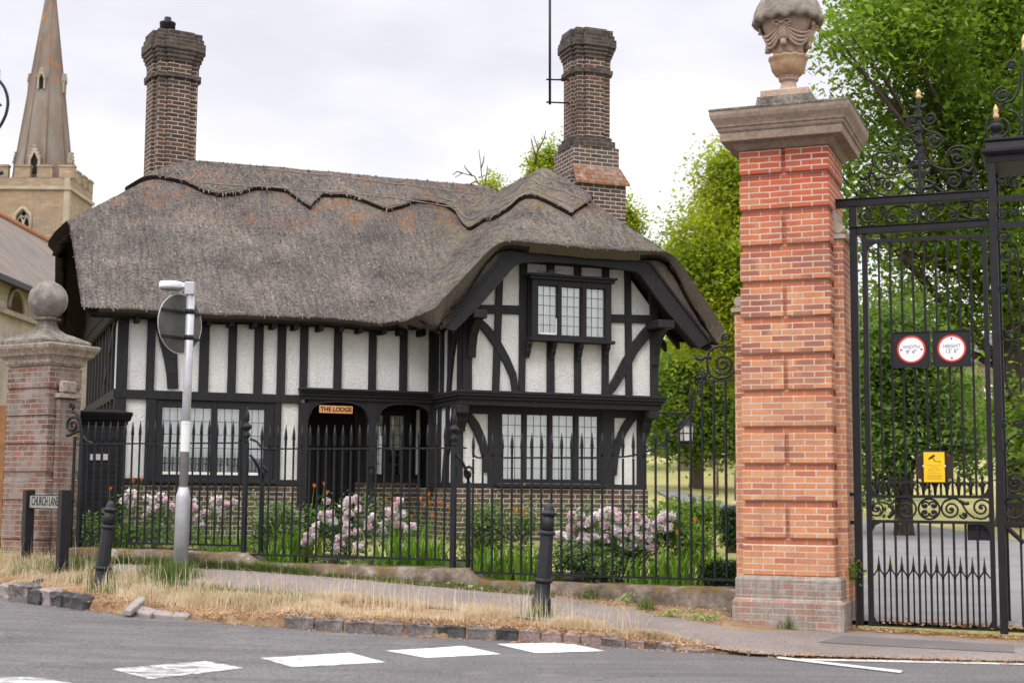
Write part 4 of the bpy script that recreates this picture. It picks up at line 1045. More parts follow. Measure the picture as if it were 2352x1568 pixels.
# hazel rods pegging the ridge
def rod(mb, uv, r=.009):
    pts = []
    for (a, b_), (c, d) in zip(uv, uv[1:]):
        for i in range(6): pts.append((lerp(a, c, i/6), lerp(b_, d, i/6)))
    pts.append(uv[-1]); mb.tube([(u, y, roof_z(u, y) + .108) for u, y in pts], r, 4)
rb_ = MB()
def rmap(x, y): return onroof(x, y, .08)
for q in ([(350, 395), (470, 425), (600, 432), (760, 445), (900, 458), (1050, 480), (1110, 492)], [(400, 365), (600, 392), (800, 412), (1000, 436), (1100, 447)]):
    pts = [rmap(*p) for p in q]; pts = [p for p in pts if p]
    if len(pts) > 1: rod(rb_, pts)
for x in range(385, 1080, 38):
    y0_ = 366 + (x - 400) * .105
    j = lambda s=9: RND.uniform(-s, s)
    for q in ([(x + j(), y0_ + 16 + j(7)), (x + 34 + j(), y0_ + 40 + j(8))], [(x + 40 + j(), y0_ + 18 + j(7)), (x + 8 + j(), y0_ + 46 + j(8))]):
        pts = [rmap(*p) for p in q]
        if all(pts) and RND.random() < .45: rod(rb_, pts, .006)
for x0_, y0_, x1_, y1_ in [(469, 430, 502, 444), (502, 444, 545, 438), (866, 470, 895, 478), (895, 478, 930, 470), (1000, 455, 1060, 470)]:
    pts = [rmap(x0_, y0_), rmap(x1_, y1_)]
    if all(pts): rod(rb_, pts, .011)
rb_.build('hazel_rod', MAT['hazel'], rc)
rb_ = MB()
for q in ([(1195, 425), (1240, 428), (1300, 445), (1340, 462)], [(1205, 440), (1245, 448), (1300, 468), (1330, 480)], [(1215, 408), (1255, 412), (1300, 425)], [(1130, 500), (1170, 476), (1205, 450)], [(1120, 490), (1150, 480), (1190, 440)], [(1140, 470), (1180, 455), (1215, 420)]):
    pts = [rmap(*p) for p in q]; pts = [p for p in pts if p]
    if len(pts) > 1: rod(rb_, pts)
rb_.build('hazel_rod', MAT['hazel'], rw)
# bargeboards of the wing
BW = 1.82
Ub = [(1016, 752), (1091, 663), (1152, 589), (1176, 576), (1245, 572), (1322, 579), (1411, 591), (1483, 601), (1494, 609), (1552, 686), (1629, 785)]
Lb = [(1044, 760), (1106, 697), (1180, 613), (1200, 604), (1250, 602), (1322, 606), (1398, 614), (1459, 624), (1470, 632), (1527, 712), (1604, 800)]
b = MB(); A = [HF.P(x, y, BW) for x, y in Ub]; B = [HF.P(x, y, BW) for x, y in Lb]
b.band(A, B, -BW - .03, -BW + .05)
b.band([(p[0], p[1] + .035) for p in A], [(p[0], p[1] - .02) for p in A], -BW - .06, -BW - .03)
b.build('bargeboard', MAT['timber'], lodge)
b = MB()
for side in (A[:4], A[7:]):
    lo = [(p[0], p[1] - .03) for p in side]; up_ = [(p[0], max(p[1] + .02, roof_z(p[0], -BW) - .04)) for p in side]
    MB().band(up_, lo, -BW - .005, -WW).build('thatch_verge', MAT['thatch_edge'], lodge)
b = MB()                                                      # boarded soffit behind the bargeboards, and rafters
SO = [(4.85, 4.02), (5.98, 5.30), (8.38, 5.30), (9.55, 4.02)]
for (p, q) in zip(SO, SO[1:]):
    b.add([(p[0], -BW + .05, p[1]), (q[0], -BW + .05, q[1]), (q[0], -WW + .1, q[1]), (p[0], -WW + .1, p[1])], [(0, 1, 2, 3)])
b.build('soffit', MAT['black_timber_dark'], lodge)
for k in range(9):
    b = MB(); y = -WW + .1 + k * .5
    b.add([(uw1 - .2, y, 5.3), (9.6, y, 4.2), (9.6, y + .1, 4.2), (uw1 - .2, y + .1, 5.3), (uw1 - .2, y, 5.12), (9.6, y, 4.06), (9.6, y + .1, 4.06), (uw1 - .2, y + .1, 5.12)], [(4, 5, 6, 7), (0, 1, 5, 4), (3, 7, 6, 2), (1, 2, 6, 5)])
    b.build('rafter', MAT['black_timber_dark'], lodge)
for k in range(14):
    u = .25 + k * .36 + RND.uniform(-.04, .04); MB().box(u, u + .075, -.34, .05, 4.13, 4.24).build('rafter_foot', MAT['black_timber_dark'], lodge)
# nest on top of the oriel
b = MB()
for k in range(26):
    a = RND.uniform(0, 6.28); cx_, cy_ = o0 + .35 + RND.gauss(0, .09), -OW + .0 + RND.gauss(0, .04); z = zt + .2 + RND.uniform(0, .07)
    b.tube([(cx_, cy_, z), (cx_ + math.cos(a)*.14, cy_ + math.sin(a)*.06, z + RND.uniform(-.02, .05))], .005, 3)
tag(b.build('birds_nest', MAT['hazel'], lodge), None)
bn = bpy.data.objects['birds_nest']; bn.parent = None; bn.matrix_world = lodge.matrix_world if False else Matrix.Translation(HF.o) @ Matrix.Rotation(HF.ang, 4, 'Z')
tag(bn, 'untidy twig nest on the cornice above the upstairs oriel window', 'nest')

# ---- chimneys
def cross(hw, d, s=0.0):
    """cruciform plan: square of half width hw with a pilaster d proud on each face, offset outward by s"""
    a = hw + s; p = hw * .55 + s; e_ = a + d
    return [(-p, -e_), (p, -e_), (p, -a), (a, -a), (a, -p), (e_, -p), (e_, p), (a, p), (a, a), (p, a), (p, e_), (-p, e_), (-p, a), (-a, a), (-a, p), (-e_, p), (-e_, -p), (-a, -p), (-a, -a), (-p, -a)]
def chimney(u, y, zb_, zt_, hw, pot, rot=0.0, dd_=.075):
    ch = bpy.data.objects.new('chimney', None); COL.objects.link(ch); ch.parent = lodge; ch.location = (u, y, 0); ch.rotation_euler = (0, 0, rot)
    d = dd_; m_ = MB(); cr_ = MB()
    zc = zt_ - .95
    m_.prismz(cross(hw, d), zb_, zc + .02)
    cr_.prismz(cross(hw, d, .045), zc, zc + .08)
    m_.prismz(cross(hw, d, .01), zc + .08, zc + .30)
    z = zc + .30
    for s, h in ((.022, .075), (.047, .075), (.07, .075), (.098, .16), (.07, .09), (.045, .11)):
        cr_.prismz(cross(hw, d, s), z, z + h); z += h
    m_.build('shaft', MAT['chimney_brick'], ch); cr_.build('crown', MAT['chimney_crown'], ch)
    if pot: MB().lathe([(.15, -.02), (.145, .26), (.155, .27), (.15, .30), (.07, .31), (.065, .40), (.02, .41)], 14, (-.1, .1, z)).build('chimney_pot', MAT['black_paint'], ch)
    return ch
MAT['chimney_crown'] = brickmat('chimney_crown', [(0, (.04, .033, .031)), (.5, (.075, .055, .048)), (1, (.105, .075, .064))], (.20, .17, .13), bw_=.235, bh=.078, ms=.006, dirt=(.03, .027, .025), dirt_scale=2.5, bloom=((.17, .155, .12), 4.0, .64))
cw = -3.45
ca, cb = HF.u(336, 260, cw), HF.u(446, 260, cw); cz = HF.z(390, 78, cw)
chimney((ca + cb) / 2 + .02, -cw, 5.6, cz, .372, True, rad(10), .055)
ch2w = -1.9
ca, cb = HF.u(1288, 230, ch2w), HF.u(1406, 230, ch2w); cz2 = HF.z(1345, 75, ch2w)
c2 = chimney((ca + cb) / 2, -ch2w, 6.2, cz2 + .02, .345, False, 0.0, .055)
b = MB(); hw = .325
z1_ = HF.z(1350, 350, ch2w); z2_ = HF.z(1350, 395, ch2w); z3_ = HF.z(1370, 435, ch2w)
b.prismz(cross(hw, .07, .10), z1_, z1_ + .14); b.prismz(cross(hw, .07, .05), z1_ + .14, z1_ + .22)
b.build('band', MAT['chimney_crown'], c2)
MB().box(-.48, .48, -.48, .48, z2_ - .15, z1_).box(-.56, .55, -.50, .5, 3.5, z2_ - .15).build('base', MAT['house_brick'], c2)
b = MB(); e0 = .60
b.add([(-.50, -.49, z2_), (.50, -.49, z2_), (.62, -.68, z3_), (-.52, -.68, z3_), (-.5, -.49, z2_ - .06), (.5, -.49, z2_ - .06), (.62, -.68, z3_ - .05), (-.52, -.68, z3_ - .05)], [(3, 2, 1, 0), (4, 5, 6, 7), (0, 4, 7, 3), (3, 7, 6, 2), (2, 6, 5, 1)])
b.build('shoulder_tiles', MAT['tile_orange'], c2)
b = MB().box(-.52, .56, -.62, -.46, 4.5, z3_ - .02); b.build('base', MAT['house_brick'], c2)

# slate roof of the rear range
b = MB()
sp = [HF.P(x, y, -3.6) for x, y in [(1085, 432), (1165, 440), (1175, 480), (1075, 480)]]
b.add([(sp[3][0], 3.0, sp[3][1] - .2), (sp[2][0] + .5, 3.0, sp[2][1] - .2), (sp[1][0] + .5, 3.9, sp[1][1]), (sp[0][0], 3.9, sp[0][1]), (sp[3][0], 5.5, 6.2), (sp[2][0] + .5, 5.5, 6.2)], [(0, 1, 2, 3), (3, 2, 5, 4), (0, 3, 4), (1, 5, 2)])
b.build('slate_roof', MAT['slate'], lodge)
# mast tied to the chimney
mt = thing('aerial_mast', 'tall thin metal mast strapped beside the right-hand chimney', 'aerial', (0, 0, 0))
Ym = 26.3
pts = [ondepth(1263, 240, Ym), ondepth(1263, -60, Ym)]; q1, q2 = ondepth(1263, 183, Ym), ondepth(1263, 235, Ym)
MB().tube([pts[0], pts[1]], .026, 8).build('pole', MAT['black_paint'], mt)
for q, xe in ((q1, 1306), (q2, 1306)):
    e_ = ondepth(xe, 184 if q is q1 else 237, Ym + 1.0); MB().tube([q - Vector((.06, 0, 0)), e_], .016, 6).build('stay', MAT['black_paint'], mt)
# name board in the porch
NB = .10
nbw = .105
p0 = HF.P(733, 932, nbw); p1 = HF.P(809, 950, nbw)
nb = thing('name_board', 'small varnished wooden board lettered THE LODGE hanging under the porch arch', 'sign', HF.G(0, 0, 0), (0, 0, HF.ang))
MB().cbox(p0[0], p1[0], -nbw - .03, -nbw, p1[1], p0[1] + .01, .004).build('board', MAT['name_wood'], nb)
text_mesh('lettering', 'THE LODGE', .098, MAT['ink'], nb, ((p0[0]+p1[0])/2, -nbw - .031, (p0[1]+p1[1])/2 + .005), (rad(90), 0, 0), .001, 1.0, .003)
# hanging lantern on a wall bracket at the right end
lt = thing('wall_lantern', 'hanging iron lantern on a scrolled bracket at the right end of the cottage', 'lantern', (0, 0, 0))
Yl = 24.6
a0 = ondepth(1502, 948, Yl - .3); a1 = ondepth(1576, 948, Yl)
m_ = MB().tube([a0, a1], .016, 6)
for t_ in (.35, .6): 
    p = a0.lerp(a1, t_); m_.tube([p + Vector((.09*math.sin(k*.8)*(1-k/9), 0, -.02-.10*(1-math.cos(k*.8))*.5*(1-k/9))) for k in range(9)], .01, 5)
m_.build('bracket', MAT['iron'], lt)
lc = ondepth(1576, 985, Yl); lzt = ondepth(1576, 966, Yl).z; lz1 = ondepth(1576, 975, Yl).z; lz0 = ondepth(1576, 1014, Yl).z
m_ = MB().tube([(lc.x, lc.y, a1.z), (lc.x, lc.y, lzt)], .008, 5)
m_.lathe([(.05, lzt - lz0 + .06), (.06, lzt - lz0 + .02), (.15, lz1 - lz0 + .01), (.16, lz1 - lz0 - .02)], 6, (lc.x, lc.y, lz0), smooth=False)
m_.lathe([(.09, -.05), (.125, 0), (.125, .015)], 6, (lc.x, lc.y, lz0), smooth=False)
for k in range(6):
    a = k * math.pi / 3; m_.tube([(lc.x + .115*math.cos(a), lc.y + .115*math.sin(a), lz0), (lc.x + .14*math.cos(a), lc.y + .14*math.sin(a), lz1)], .011, 4)
m_.lathe([(.128, -.006), (.13, .006)], 6, (lc.x, lc.y, (lz0 + lz1)/2), smooth=False)
m_.build('cage', MAT['iron'], lt)
MB().lathe([(.105, 0), (.13, lz1 - lz0 - .02)], 6, (lc.x, lc.y, lz0 + .01), smooth=False).build('glass', MAT['lantern_glass'] if 'lantern_glass' in MAT else plain('lantern_glass', (.50, .47, .47), .3, .5), lt)
# ------------------------------------------------------------------ brick gate pillar
def frustum(mb, u0, u1, y0, y1, prof):
    """rectangular mouldings: list of (offset outward, z)"""
    vs = []
    for e_, z in prof: vs += [(u0 - e_, y0 - e_, z), (u1 + e_, y0 - e_, z), (u1 + e_, y1 + e_, z), (u0 - e_, y1 + e_, z)]
    fs = [(3, 2, 1, 0)]; m = len(prof)
    for i in range(m - 1):
        for k in range(4):
            k2 = (k + 1) % 4; fs.append((i*4+k, i*4+k2, (i+1)*4+k2, (i+1)*4+k))
    fs.append(tuple((m-1)*4 + k for k in range(4)))
    return mb.add(vs, fs)
GU, GZ = GF.u, GF.z
pz0 = GZ(1800, 1322); pe0, pe1 = 0.0, GU(1914, 1100); PD_ = 1.0
pil = thing('gate_pillar', 'tall red brick gate pillar with banded courses and a broad moulded stone cornice', 'pillar', GF.G(0, 0, pz0), (0, 0, GF.ang))
ST = (GZ(1800, 340) - pz0)
nb_ = 12; band_h = (GZ(1800, 894.5) - pz0) / 5.0
b = MB(); b.box(pe0 + .025, pe1 - .025, .034, PD_ - .034, 0, ST + .02); b.build('recessed_courses', MAT['gate_recess'], pil)
b = MB()
b.box(pe0, pe1, 0, PD_, 0, band_h - band_h/6)
for k in range(1, nb_ + 1):
    z0, z1 = k * band_h, (k + 1) * band_h - band_h / 6
    if z0 > ST - .05: break
    z1 = min(z1, ST)
    if k % 2 == 1:
        gx_ = (pe0 + pe1) / 2
        b.box(pe0, gx_ - .018, 0, PD_ / 2 - .02, z0, z1).box(gx_ + .018, pe1, 0, PD_ / 2 - .02, z0, z1).box(pe0, pe1, PD_ / 2 + .02, PD_, z0, z1)
    else: b.box(pe0, pe1, 0, PD_, z0, z1)
MAT['gate_brick'].node_tree  # rows line up with the bands through the local origin
b.build('brick_bands', MAT['gate_brick'], pil, bevel=.012)
b = MB(); frustum(b, pe0 - .07, pe1 + .07, -.07, PD_ + .07, [(.03, -pz0 - .1), (.03, -.26), (.0, -.25), (.0, -.02), (-.06, .0)]); b.build('rendered_base', MAT['base_brick'], pil, bevel=.02)
# side wings with little stone scrolls
wzR = GZ(1925, 548, -.28) - pz0; wzL = GZ(1697, 716, -.28) - pz0; uR = GU(1941, 900, -.28)
for nm, a, c_, wz in (('wing', pe1 - .02, uR, wzR), ('wing', GU(1691, 1000, -.35), pe0 + .03, wzL)):
    wg = MB().box(a, c_, .30, .80, -pz0 - .1, wz).build(nm, MAT['gate_brick'], pil, bevel=.01)
    s = 1 if a > .5 else -1; e_ = c_ if s > 0 else a; q = a if s > 0 else c_
    st = MB().box(min(a, c_) - (.03 if s < 0 else 0), max(a, c_) + (.03 if s > 0 else 0), .27, .83, wz, wz + .045)
    pr = [(q, wz + .045)]
    for i in range(15):
        t = i / 14; pr.append((lerp(e_, q, t ** .6) - s * .012 * math.sin(t * 9), wz + .045 + .42 * t))
    st.prism(pr, .31, .79); st.tube([(e_ - s*.05, .30, wz + .12), (e_ - s*.05, .80, wz + .12)], .055, 12); st.build('scroll', MAT['church_pale'], wg)
b = MB(); ct = GZ(1800, 236, .3) - pz0
H_ = ct - ST
frustum(b, pe0, pe1, 0, PD_, [(.02, ST), (.055, ST + .10*H_), (.065, ST + .16*H_), (.175, ST + .19*H_), (.175, ST + .43*H_), (.19, ST + .44*H_), (.20, ST + .49*H_), (.20, ST + .53*H_), (.215, ST + .54*H_), (.222, ST + .60*H_), (.235, ST + .66*H_), (.26, ST + .76*H_), (.27, ST + .85*H_), (.27, ST + .97*H_), (.255, ST + H_), (.0, ST + H_ + .07)])
b.build('cornice', MAT['cornice_stone'] if 'cornice_stone' in MAT else MAT['stone'], pil, bevel=.006)

b = MB(); frustum(b, pe0, pe1, 0, PD_, [(.276, ST + .95*H_), (.278, ST + H_ + .004), (.255, ST + H_ + .012), (.0, ST + H_ + .075)]); b.build('lichened_top', MAT['stone_dark'], pil, bevel=.004)
# ---- urn on the pillar
uz = GZ(1800, 229, -.5)
MB().lathe([(.34, ct - .02), (.30, uz - pz0 - .03)], sq=True, c=((pe0+pe1)/2 - .02, PD_/2, 0)).build('urn_block', MAT['stone_dark'], pil)
urn = thing('stone_urn', 'carved sandstone urn with gadrooned lid and draped swags on top of the brick gate pillar', 'urn', GF.G((pe0 + pe1) / 2 - .02, -PD_ / 2, uz), (0, 0, GF.ang)); urn.scale = (1, 1, .80)
def flute(mb, prof, n, amp, k, c=(0, 0, 0), phase=0.0):
    """turned profile with a ripple round the edge: (radius, z, ripple share)"""
    vs = []; fs = []; m = len(prof)
    for r, z, a in prof:
        for i in range(n):
            th = 2 * math.pi * i / n; q = r * (1 + amp * a * math.cos(k * th + phase)); vs.append((c[0] + q*math.cos(th), c[1] + q*math.sin(th), c[2] + z - abs(a) * .04 * (1 - math.cos(k*th+phase)) * .5))
    for i in range(m - 1):
        for j in range(n):
            j2 = (j + 1) % n; fs.append((i*n+j, i*n+j2, (i+1)*n+j2, (i+1)*n+j))
    return mb.add(vs, fs, True)
b = MB(); b.lathe([(.27, -.06), (.27, .05), (.255, .065)], sq=True); b.lathe([(.235, .06), (.23, .08), (.17, .10), (.12, .13), (.09, .17), (.083, .22), (.085, .25), (.105, .255), (.112, .275), (.105, .29), (.115, .295), (.115, .325), (.10, .33)], 28)
b.build('pedestal', MAT['urn_stone'], urn)
b = MB(); flute(b, [(.11, .325, 0), (.155, .36, .5), (.185, .42, .6), (.20, .50, .6), (.205, .55, .4), (.225, .575, .35), (.222, .60, .3), (.17, .605, 0)], 96, .05, 12); b.build('leaf_cup', MAT['urn_ochre'], urn)
b = MB(); b.lathe([(.165, .60), (.168, .66), (.18, .74), (.205, .83), (.24, .92), (.272, 1.0), (.285, 1.05), (.287, 1.09), (.31, 1.10), (.322, 1.125), (.31, 1.15), (.27, 1.16)], 40)
b.build('body', MAT['urn_stone'], urn)
b = MB(); flute(b, [(.27, 1.10, 0), (.37, 1.085, 1), (.395, 1.10, 1), (.385, 1.16, .8), (.375, 1.25, .6), (.345, 1.35, .5), (.30, 1.45, .4), (.24, 1.54, .2), (.16, 1.61, 0), (.06, 1.66, 0), (.09, 1.72, 0), (.06, 1.80, 0), (.005, 1.84, 0)], 120, .035, 15); b.build('lid', MAT['urn_lid'], urn)
def rad_at(z):
    return pl(z, [(.60, .165), (.66, .168), (.74, .18), (.83, .205), (.92, .24), (1.0, .272), (1.09, .287)])
for k in range(4):
    th0 = -math.pi / 2 + k * math.pi / 2 - .05
    b = MB()
    for f, (dz, rr) in enumerate([(0, .020), (.032, .024), (.066, .026), (.1, .022)]):   # folds of the swag
        pts = []
        for i in range(15):
            t = i / 14; th = th0 + t * math.pi / 2; z = 1.0 - .02*f - (.13 + dz) * (1 - (2*t-1)**2) ; r = rad_at(z) + .018 + .022 * (1 - (2*t-1)**2)
            pts.append((r*math.cos(th), r*math.sin(th), z))
        b.tube(pts, [max(.008, rr * (.45 + .55 * math.sin(math.pi*i/14))) for i in range(15)], 7)
    b.build('swag', MAT['urn_stone'], urn)
    b = MB(); c_, s_ = math.cos(th0), math.sin(th0); tx, ty = -s_, c_
    def at(dx, z, o=.03): r = rad_at(z) + o; return (r*c_ + tx*dx, r*s_ + ty*dx, z)
    for sg in (-1, 1):
        b.tube([at(0, 1.0), at(sg*.05, 1.035), at(sg*.095, 1.03), at(sg*.10, .995), at(sg*.055, .985), at(0, 1.0)], .015, 7)
        b.tube([at(0, 1.0), at(sg*.055, .965), at(sg*.09, .955)], [.014, .014, .008], 6)
    b.tube([at(0, 1.0, .05), at(0, .985, .055)], .026, 9)
    for dx in (-.03, 0, .03): b.tube([at(dx*.4, .99), at(dx*.9, .84), at(dx*1.1, .78)], [.014, .018, .02], 6)
    b.tube([at(0, .79, .04), at(0, .745, .05), at(0, .70, .055)], [.03, .036, .04], 10)
    b.build('bow', MAT['urn_stone'], urn)

# ------------------------------------------------------------------ older pillar with the ball
LP = onland(97, 1243); ap = Frame((LP.x, LP.y, 0), -32)
lp_loc = Vector((0, 0, 0))
Zc = 19.3; cpt = ondepth(97, 1243, Zc); FL = Frame((cpt.x, cpt.y, 0), -32)
wl_ = -FL.u(6, 1100); hgt = FL.z(97, 840)
FR = Frame((cpt.x, cpt.y, 0), 58)
wr_ = FR.u(184, 1000)
lpil = thing('old_brick_pillar', 'weathered brown brick gate pillar with lime bloom and a grey stone cap', 'pillar', (cpt.x, cpt.y, 0), (0, 0, rad(-32)))
zb0 = .45; ztp = FL.z(97, 838)
b = MB(); b.box(-wl_ + .02, -.02, .02, wr_ - .02, zb0, ztp); b.build('recessed_courses', MAT['old_brick'], lpil)
b = MB()
for yb, yt in [(1240, 1165), (1148, 1100), (1083, 1022), (1018, 958), (953, 896), (890, 842)]:
    b.box(-wl_, 0, 0, wr_, FL.z(97, yb), FL.z(97, yt))
b.build('brick_bands', MAT['old_brick'], lpil, bevel=.012)
pu_ = FR.u(125, 1000); pv_ = FR.u(168, 1000)
b = MB().box(0, .07, pu_, pv_, zb0, FL.z(97, 915)); wg = b.build('side_pilaster', MAT['old_brick'], lpil, bevel=.01)
b = MB().box(-.01, .12, pu_ - .03, pv_ + .03, FL.z(97, 912), FL.z(97, 902)).cbox(0, .085, pu_ + .02, pv_ - .02, FL.z(97, 902), FL.z(97, 872), .03); b.build('corbel', MAT['stone'], wg)
z0_, z1_ = FL.z(97, 838), FL.z(97, 790)
Hc = z1_ - z0_
b = MB(); frustum(b, -wl_, 0, 0, wr_, [(.0, z0_), (.03, z0_ + .12*Hc), (.045, z0_ + .30*Hc), (.07, z0_ + .42*Hc), (.10, z0_ + .48*Hc), (.12, z0_ + .62*Hc), (.155, z0_ + .80*Hc), (.165, z0_ + .92*Hc), (.165, z0_ + Hc), (.12, z0_ + Hc + .01)])
b.build('cap', MAT['stone'], lpil, bevel=.006)
zr0 = FL.z(97, 788, -.3)
mx_, my_ = -wl_ / 2, wr_ / 2
zt_ = FL.z(100, 734, -.35)
b = MB(); hh = zt_ - z1_
b.lathe([(.5*wl_, 0), (.5*wl_, .16*hh), (.44*wl_, .24*hh), (.33*wl_, .36*hh), (.22*wl_, .47*hh), (.15*wl_, .60*hh), (.115*wl_, .76*hh), (.11*wl_, .90*hh), (.155*wl_, .94*hh), (.16*wl_, hh)], sq=True, c=(mx_, my_, z1_))
b.build('ogee_top', MAT['stone_dark'], lpil, bevel=.01)
bc = FL.G(mx_, -my_, 0); dist = (bc - EYE).dot(Vector((0, 1, 0)))
br_ = 44.5 / F * dist
ball = thing('stone_ball', 'lichened round stone ball on top of the old brick pillar', 'ball finial', (bc.x, bc.y, zt_ + br_ * .96))
b = MB(); b.lathe([(br_ * math.sin(math.pi * i / 20), -br_ * math.cos(math.pi * i / 20)) for i in range(1, 20)], 36); b.build('ball', MAT['ball_stone'], ball)
MB().lathe([(.11, -br_ - .03), (.13, -br_*.93), (.10, -br_*.85)], 16).build('seat', MAT['stone'], ball)
ball['label'] = 'lichened round stone ball on top of the old brick pillar'

# ------------------------------------------------------------------ dwarf wall and railings
def wall_top(u):
    z = pl(u, [(-9.0, .725), (-6.42, .715), (-6.2, .60), (-3.42, .60), (-3.36, .585), (-3.22, .50), (-3.05, .475), (-.05, .475)])
    return z
dw = MB(); us2 = np.linspace(-9.25, -.02, 260); prof = []
for u in us2:
    zt = wall_top(u) ; base = pl(u, ZW) - .2
    n_ = lambda a, s=1.0: mnoise.noise(Vector((u * 3.1, a * 7.7, 1.3))) * .018 * s + mnoise.noise(Vector((u * 11, a * 5.0, 4.3))) * .008 * s
    prof.append([(u, -(WF + .19) + n_(1), base), (u, -(WF + .19) + n_(2), zt - .12), (u, -(WF + .175) + n_(3), zt - .03 + n_(4)), (u, -(WF + .13) + n_(5), zt + n_(6)), (u, -(WF - .14), zt + n_(7)), (u, -(WF - .18), zt - .04), (u, -(WF - .18), base)])
vs = [p for r in prof for p in r]; k = 7; fs = []
for i in range(len(prof) - 1):
    for j in range(k - 1): fs.append((i*k+j, (i+1)*k+j, (i+1)*k+j+1, i*k+j+1))
dw.add(vs, fs, True); dw.add(prof[0], [tuple(range(7))]); dw.add(prof[-1], [tuple(range(7))[::-1]])
wall = thing('dwarf_wall', 'low mossy stone wall stepping down under the black railings', 'wall', GF.o, (0, 0, GF.ang)); dw.build('coping', MAT['wall_stone'], wall)

IR = MAT['iron']; BY = -WF
def spike_bar(z0, zr, zt, r=.0145):
    h = zt - zr
    m_ = MB(); m_.lathe([(r, z0), (r, zr - .01)], 6, smooth=False)
    m_.lathe([(.0135, zr + .0), (.0135, zr + .04*h/.3), (.021, zr + .05*h/.3), (.013, zr + .065*h/.3), (.021, zr + .08*h/.3), (.0135, zr + .095*h/.3), (.023, zr + .12*h/.3), (.017, zr + .2*h/.3), (.002, zt)], 7)
    return m_
def finial_post(mb, u, z0, zr, r=.026):
    mb.box(u - r, u + r, BY - r, BY + r, z0, zr)
    mb.lathe([(.03, 0), (.03, .03), (.02, .05), (.045, .08), (.05, .10), (.025, .14), (.025, .155), (.045, .17), (.062, .20), (.055, .225), (.022, .25), (.018, .265), (.03, .29), (.033, .33), (.024, .38), (.012, .42), (.003, .46)], 12, (u, BY, zr))
def scroll_pts(cu, cz, r, a0, turns, sgn=1, r_end=.12, n=30):
    pts = []
    for i in range(n + 1):
        t = i / n; q = r * (1 - (1 - r_end) * t); a = a0 + sgn * turns * 2 * math.pi * t; pts.append((cu + q * math.cos(a), cz + q * math.sin(a)))
    return pts
def smooth_pts(pts, n=6):
    outp = []; P = [pts[0]] + list(pts) + [pts[-1]]
    for i in range(1, len(P) - 2):
        for j in range(n):
            t = j / n; a, b_, c, d = P[i-1], P[i], P[i+1], P[i+2]
            outp.append(tuple(.5 * ((2*b_[k]) + (-a[k]+c[k])*t + (2*a[k]-5*b_[k]+4*c[k]-d[k])*t*t + (-a[k]+3*b_[k]-3*c[k]+d[k])*t**3) for k in range(2)))
    outp.append(tuple(pts[-1])); return outp
def flat(mb, pts, r, y): mb.tube([(p[0], y, p[1]) for p in pts], r, 6)
def railing(label, u0, u1, z0, zr, zt, xs, post_u=None, curve=None):
    t = thing('iron_railing', label, 'railing', GF.o, (0, 0, GF.ang), 'black spiked railings on the dwarf wall')
    MB().box(u0, u1, BY - .02, BY + .02, z0 - .012, z0 + .012).build('bottom_rail', IR, t)
    if curve is None: MB().box(u0, u1, BY - .022, BY + .022, zr - .009, zr + .009).build('top_rail', IR, t)
    else: MB().tube([(p[0], BY, p[1]) for p in curve], .014, 4).build('top_rail', IR, t)
    first = None
    for u in xs:
        if first is None:
            first = spike_bar(z0, zr, zt).build('bar', IR, t); first.location = (u, BY, 0)
        else:
            c = first.copy(); COL.objects.link(c); c.parent = t; c.location = (u, BY, 0)
        c = t.children[-1]
    return t
def bars_px(xa, xb, n, y=1150): 
    a, b_ = GF.u(xa, y, WF), GF.u(xb, y, WF); return [lerp(a, b_, i / (n - 1)) for i in range(n)]
# left run
zl0, zlr, zlt = .802, 2.10, 2.40
ul = bars_px(197, 549, 21); u_post = GF.u(564, 1100, WF)
rl = railing('stretch of black railings beside the old brick pillar, highest on the wall', GF.u(178, 1240, WF), u_post, zl0, zlr, zlt, ul)
b = MB(); finial_post(b, u_post, wall_top(u_post) - .05, zlr); b.build('post', IR, rl)
b = MB(); ue = GF.u(184, 1150, WF); b.box(ue - .025, ue + .025, BY - .025, BY + .025, .6, GF.z(184, 985, WF)); b.build('post', IR, rl)
b = MB(); ue = GF.u(166, 1150, WF); b.box(ue - .014, ue + .014, BY - .014, BY + .014, .6, GF.z(166, 1002, WF))
E_ = lambda q: [GF.P(x, y, WF) for x, y in q]
flat(b, smooth_pts(E_([(213, 1018), (200, 1012), (191, 1000), (186, 985), (184, 968), (178, 952), (168, 944)])), .022, BY)
flat(b, scroll_pts(*GF.P(164, 932, WF), .05, -1.2, 1.1, 1), .018, BY)
flat(b, scroll_pts(*GF.P(167, 976, WF), .115, .6, 1.6, 1), .02, BY)
flat(b, smooth_pts(E_([(153, 1000), (162, 998), (178, 990), (188, 990)])), .02, BY)
b.build('scroll_end', IR, rl)
# middle run
zm0, zmr, zmt = .693, 2.022, 2.32
um = bars_px(598, 1021, 23); up2 = GF.u(1042, 1100, WF)
rm = railing('stretch of black railings in front of the porch, between the two finial posts', u_post + .02, up2 + .16, zm0, zmr, zmt, um)
b = MB(); finial_post(b, up2, wall_top(up2 - .1) - .05, zmr + .02, .03); b.build('post', IR, rm)
b = MB()
flat(b, smooth_pts(E_([(575, 1008), (590, 1014), (600, 1026), (615, 1031), (640, 1031)])), .016, BY)
b.build('scroll_end', IR, rm)
for xx in (584, 1062):                        # back stays with a scroll
    ub = GF.u(xx, 1150, WF); b = MB().box(ub - .022, ub + .022, BY + .16, BY + .205, .45, 1.62)
    b.tube([(ub, BY + .18, 1.6), (ub, BY + .15, 1.72), (ub - .03, BY + .05, 1.86), (ub - .08, BY, 1.95)], .02, 6)
    b.tube([(ub + .07*math.cos(k*.7)*(1-k/14), BY + .17, 1.72 + .10*math.sin(k*.7)*(1-k/14)) for k in range(13)], .018, 6)
    b.build('back_stay', IR, rm if xx > 600 else rl)
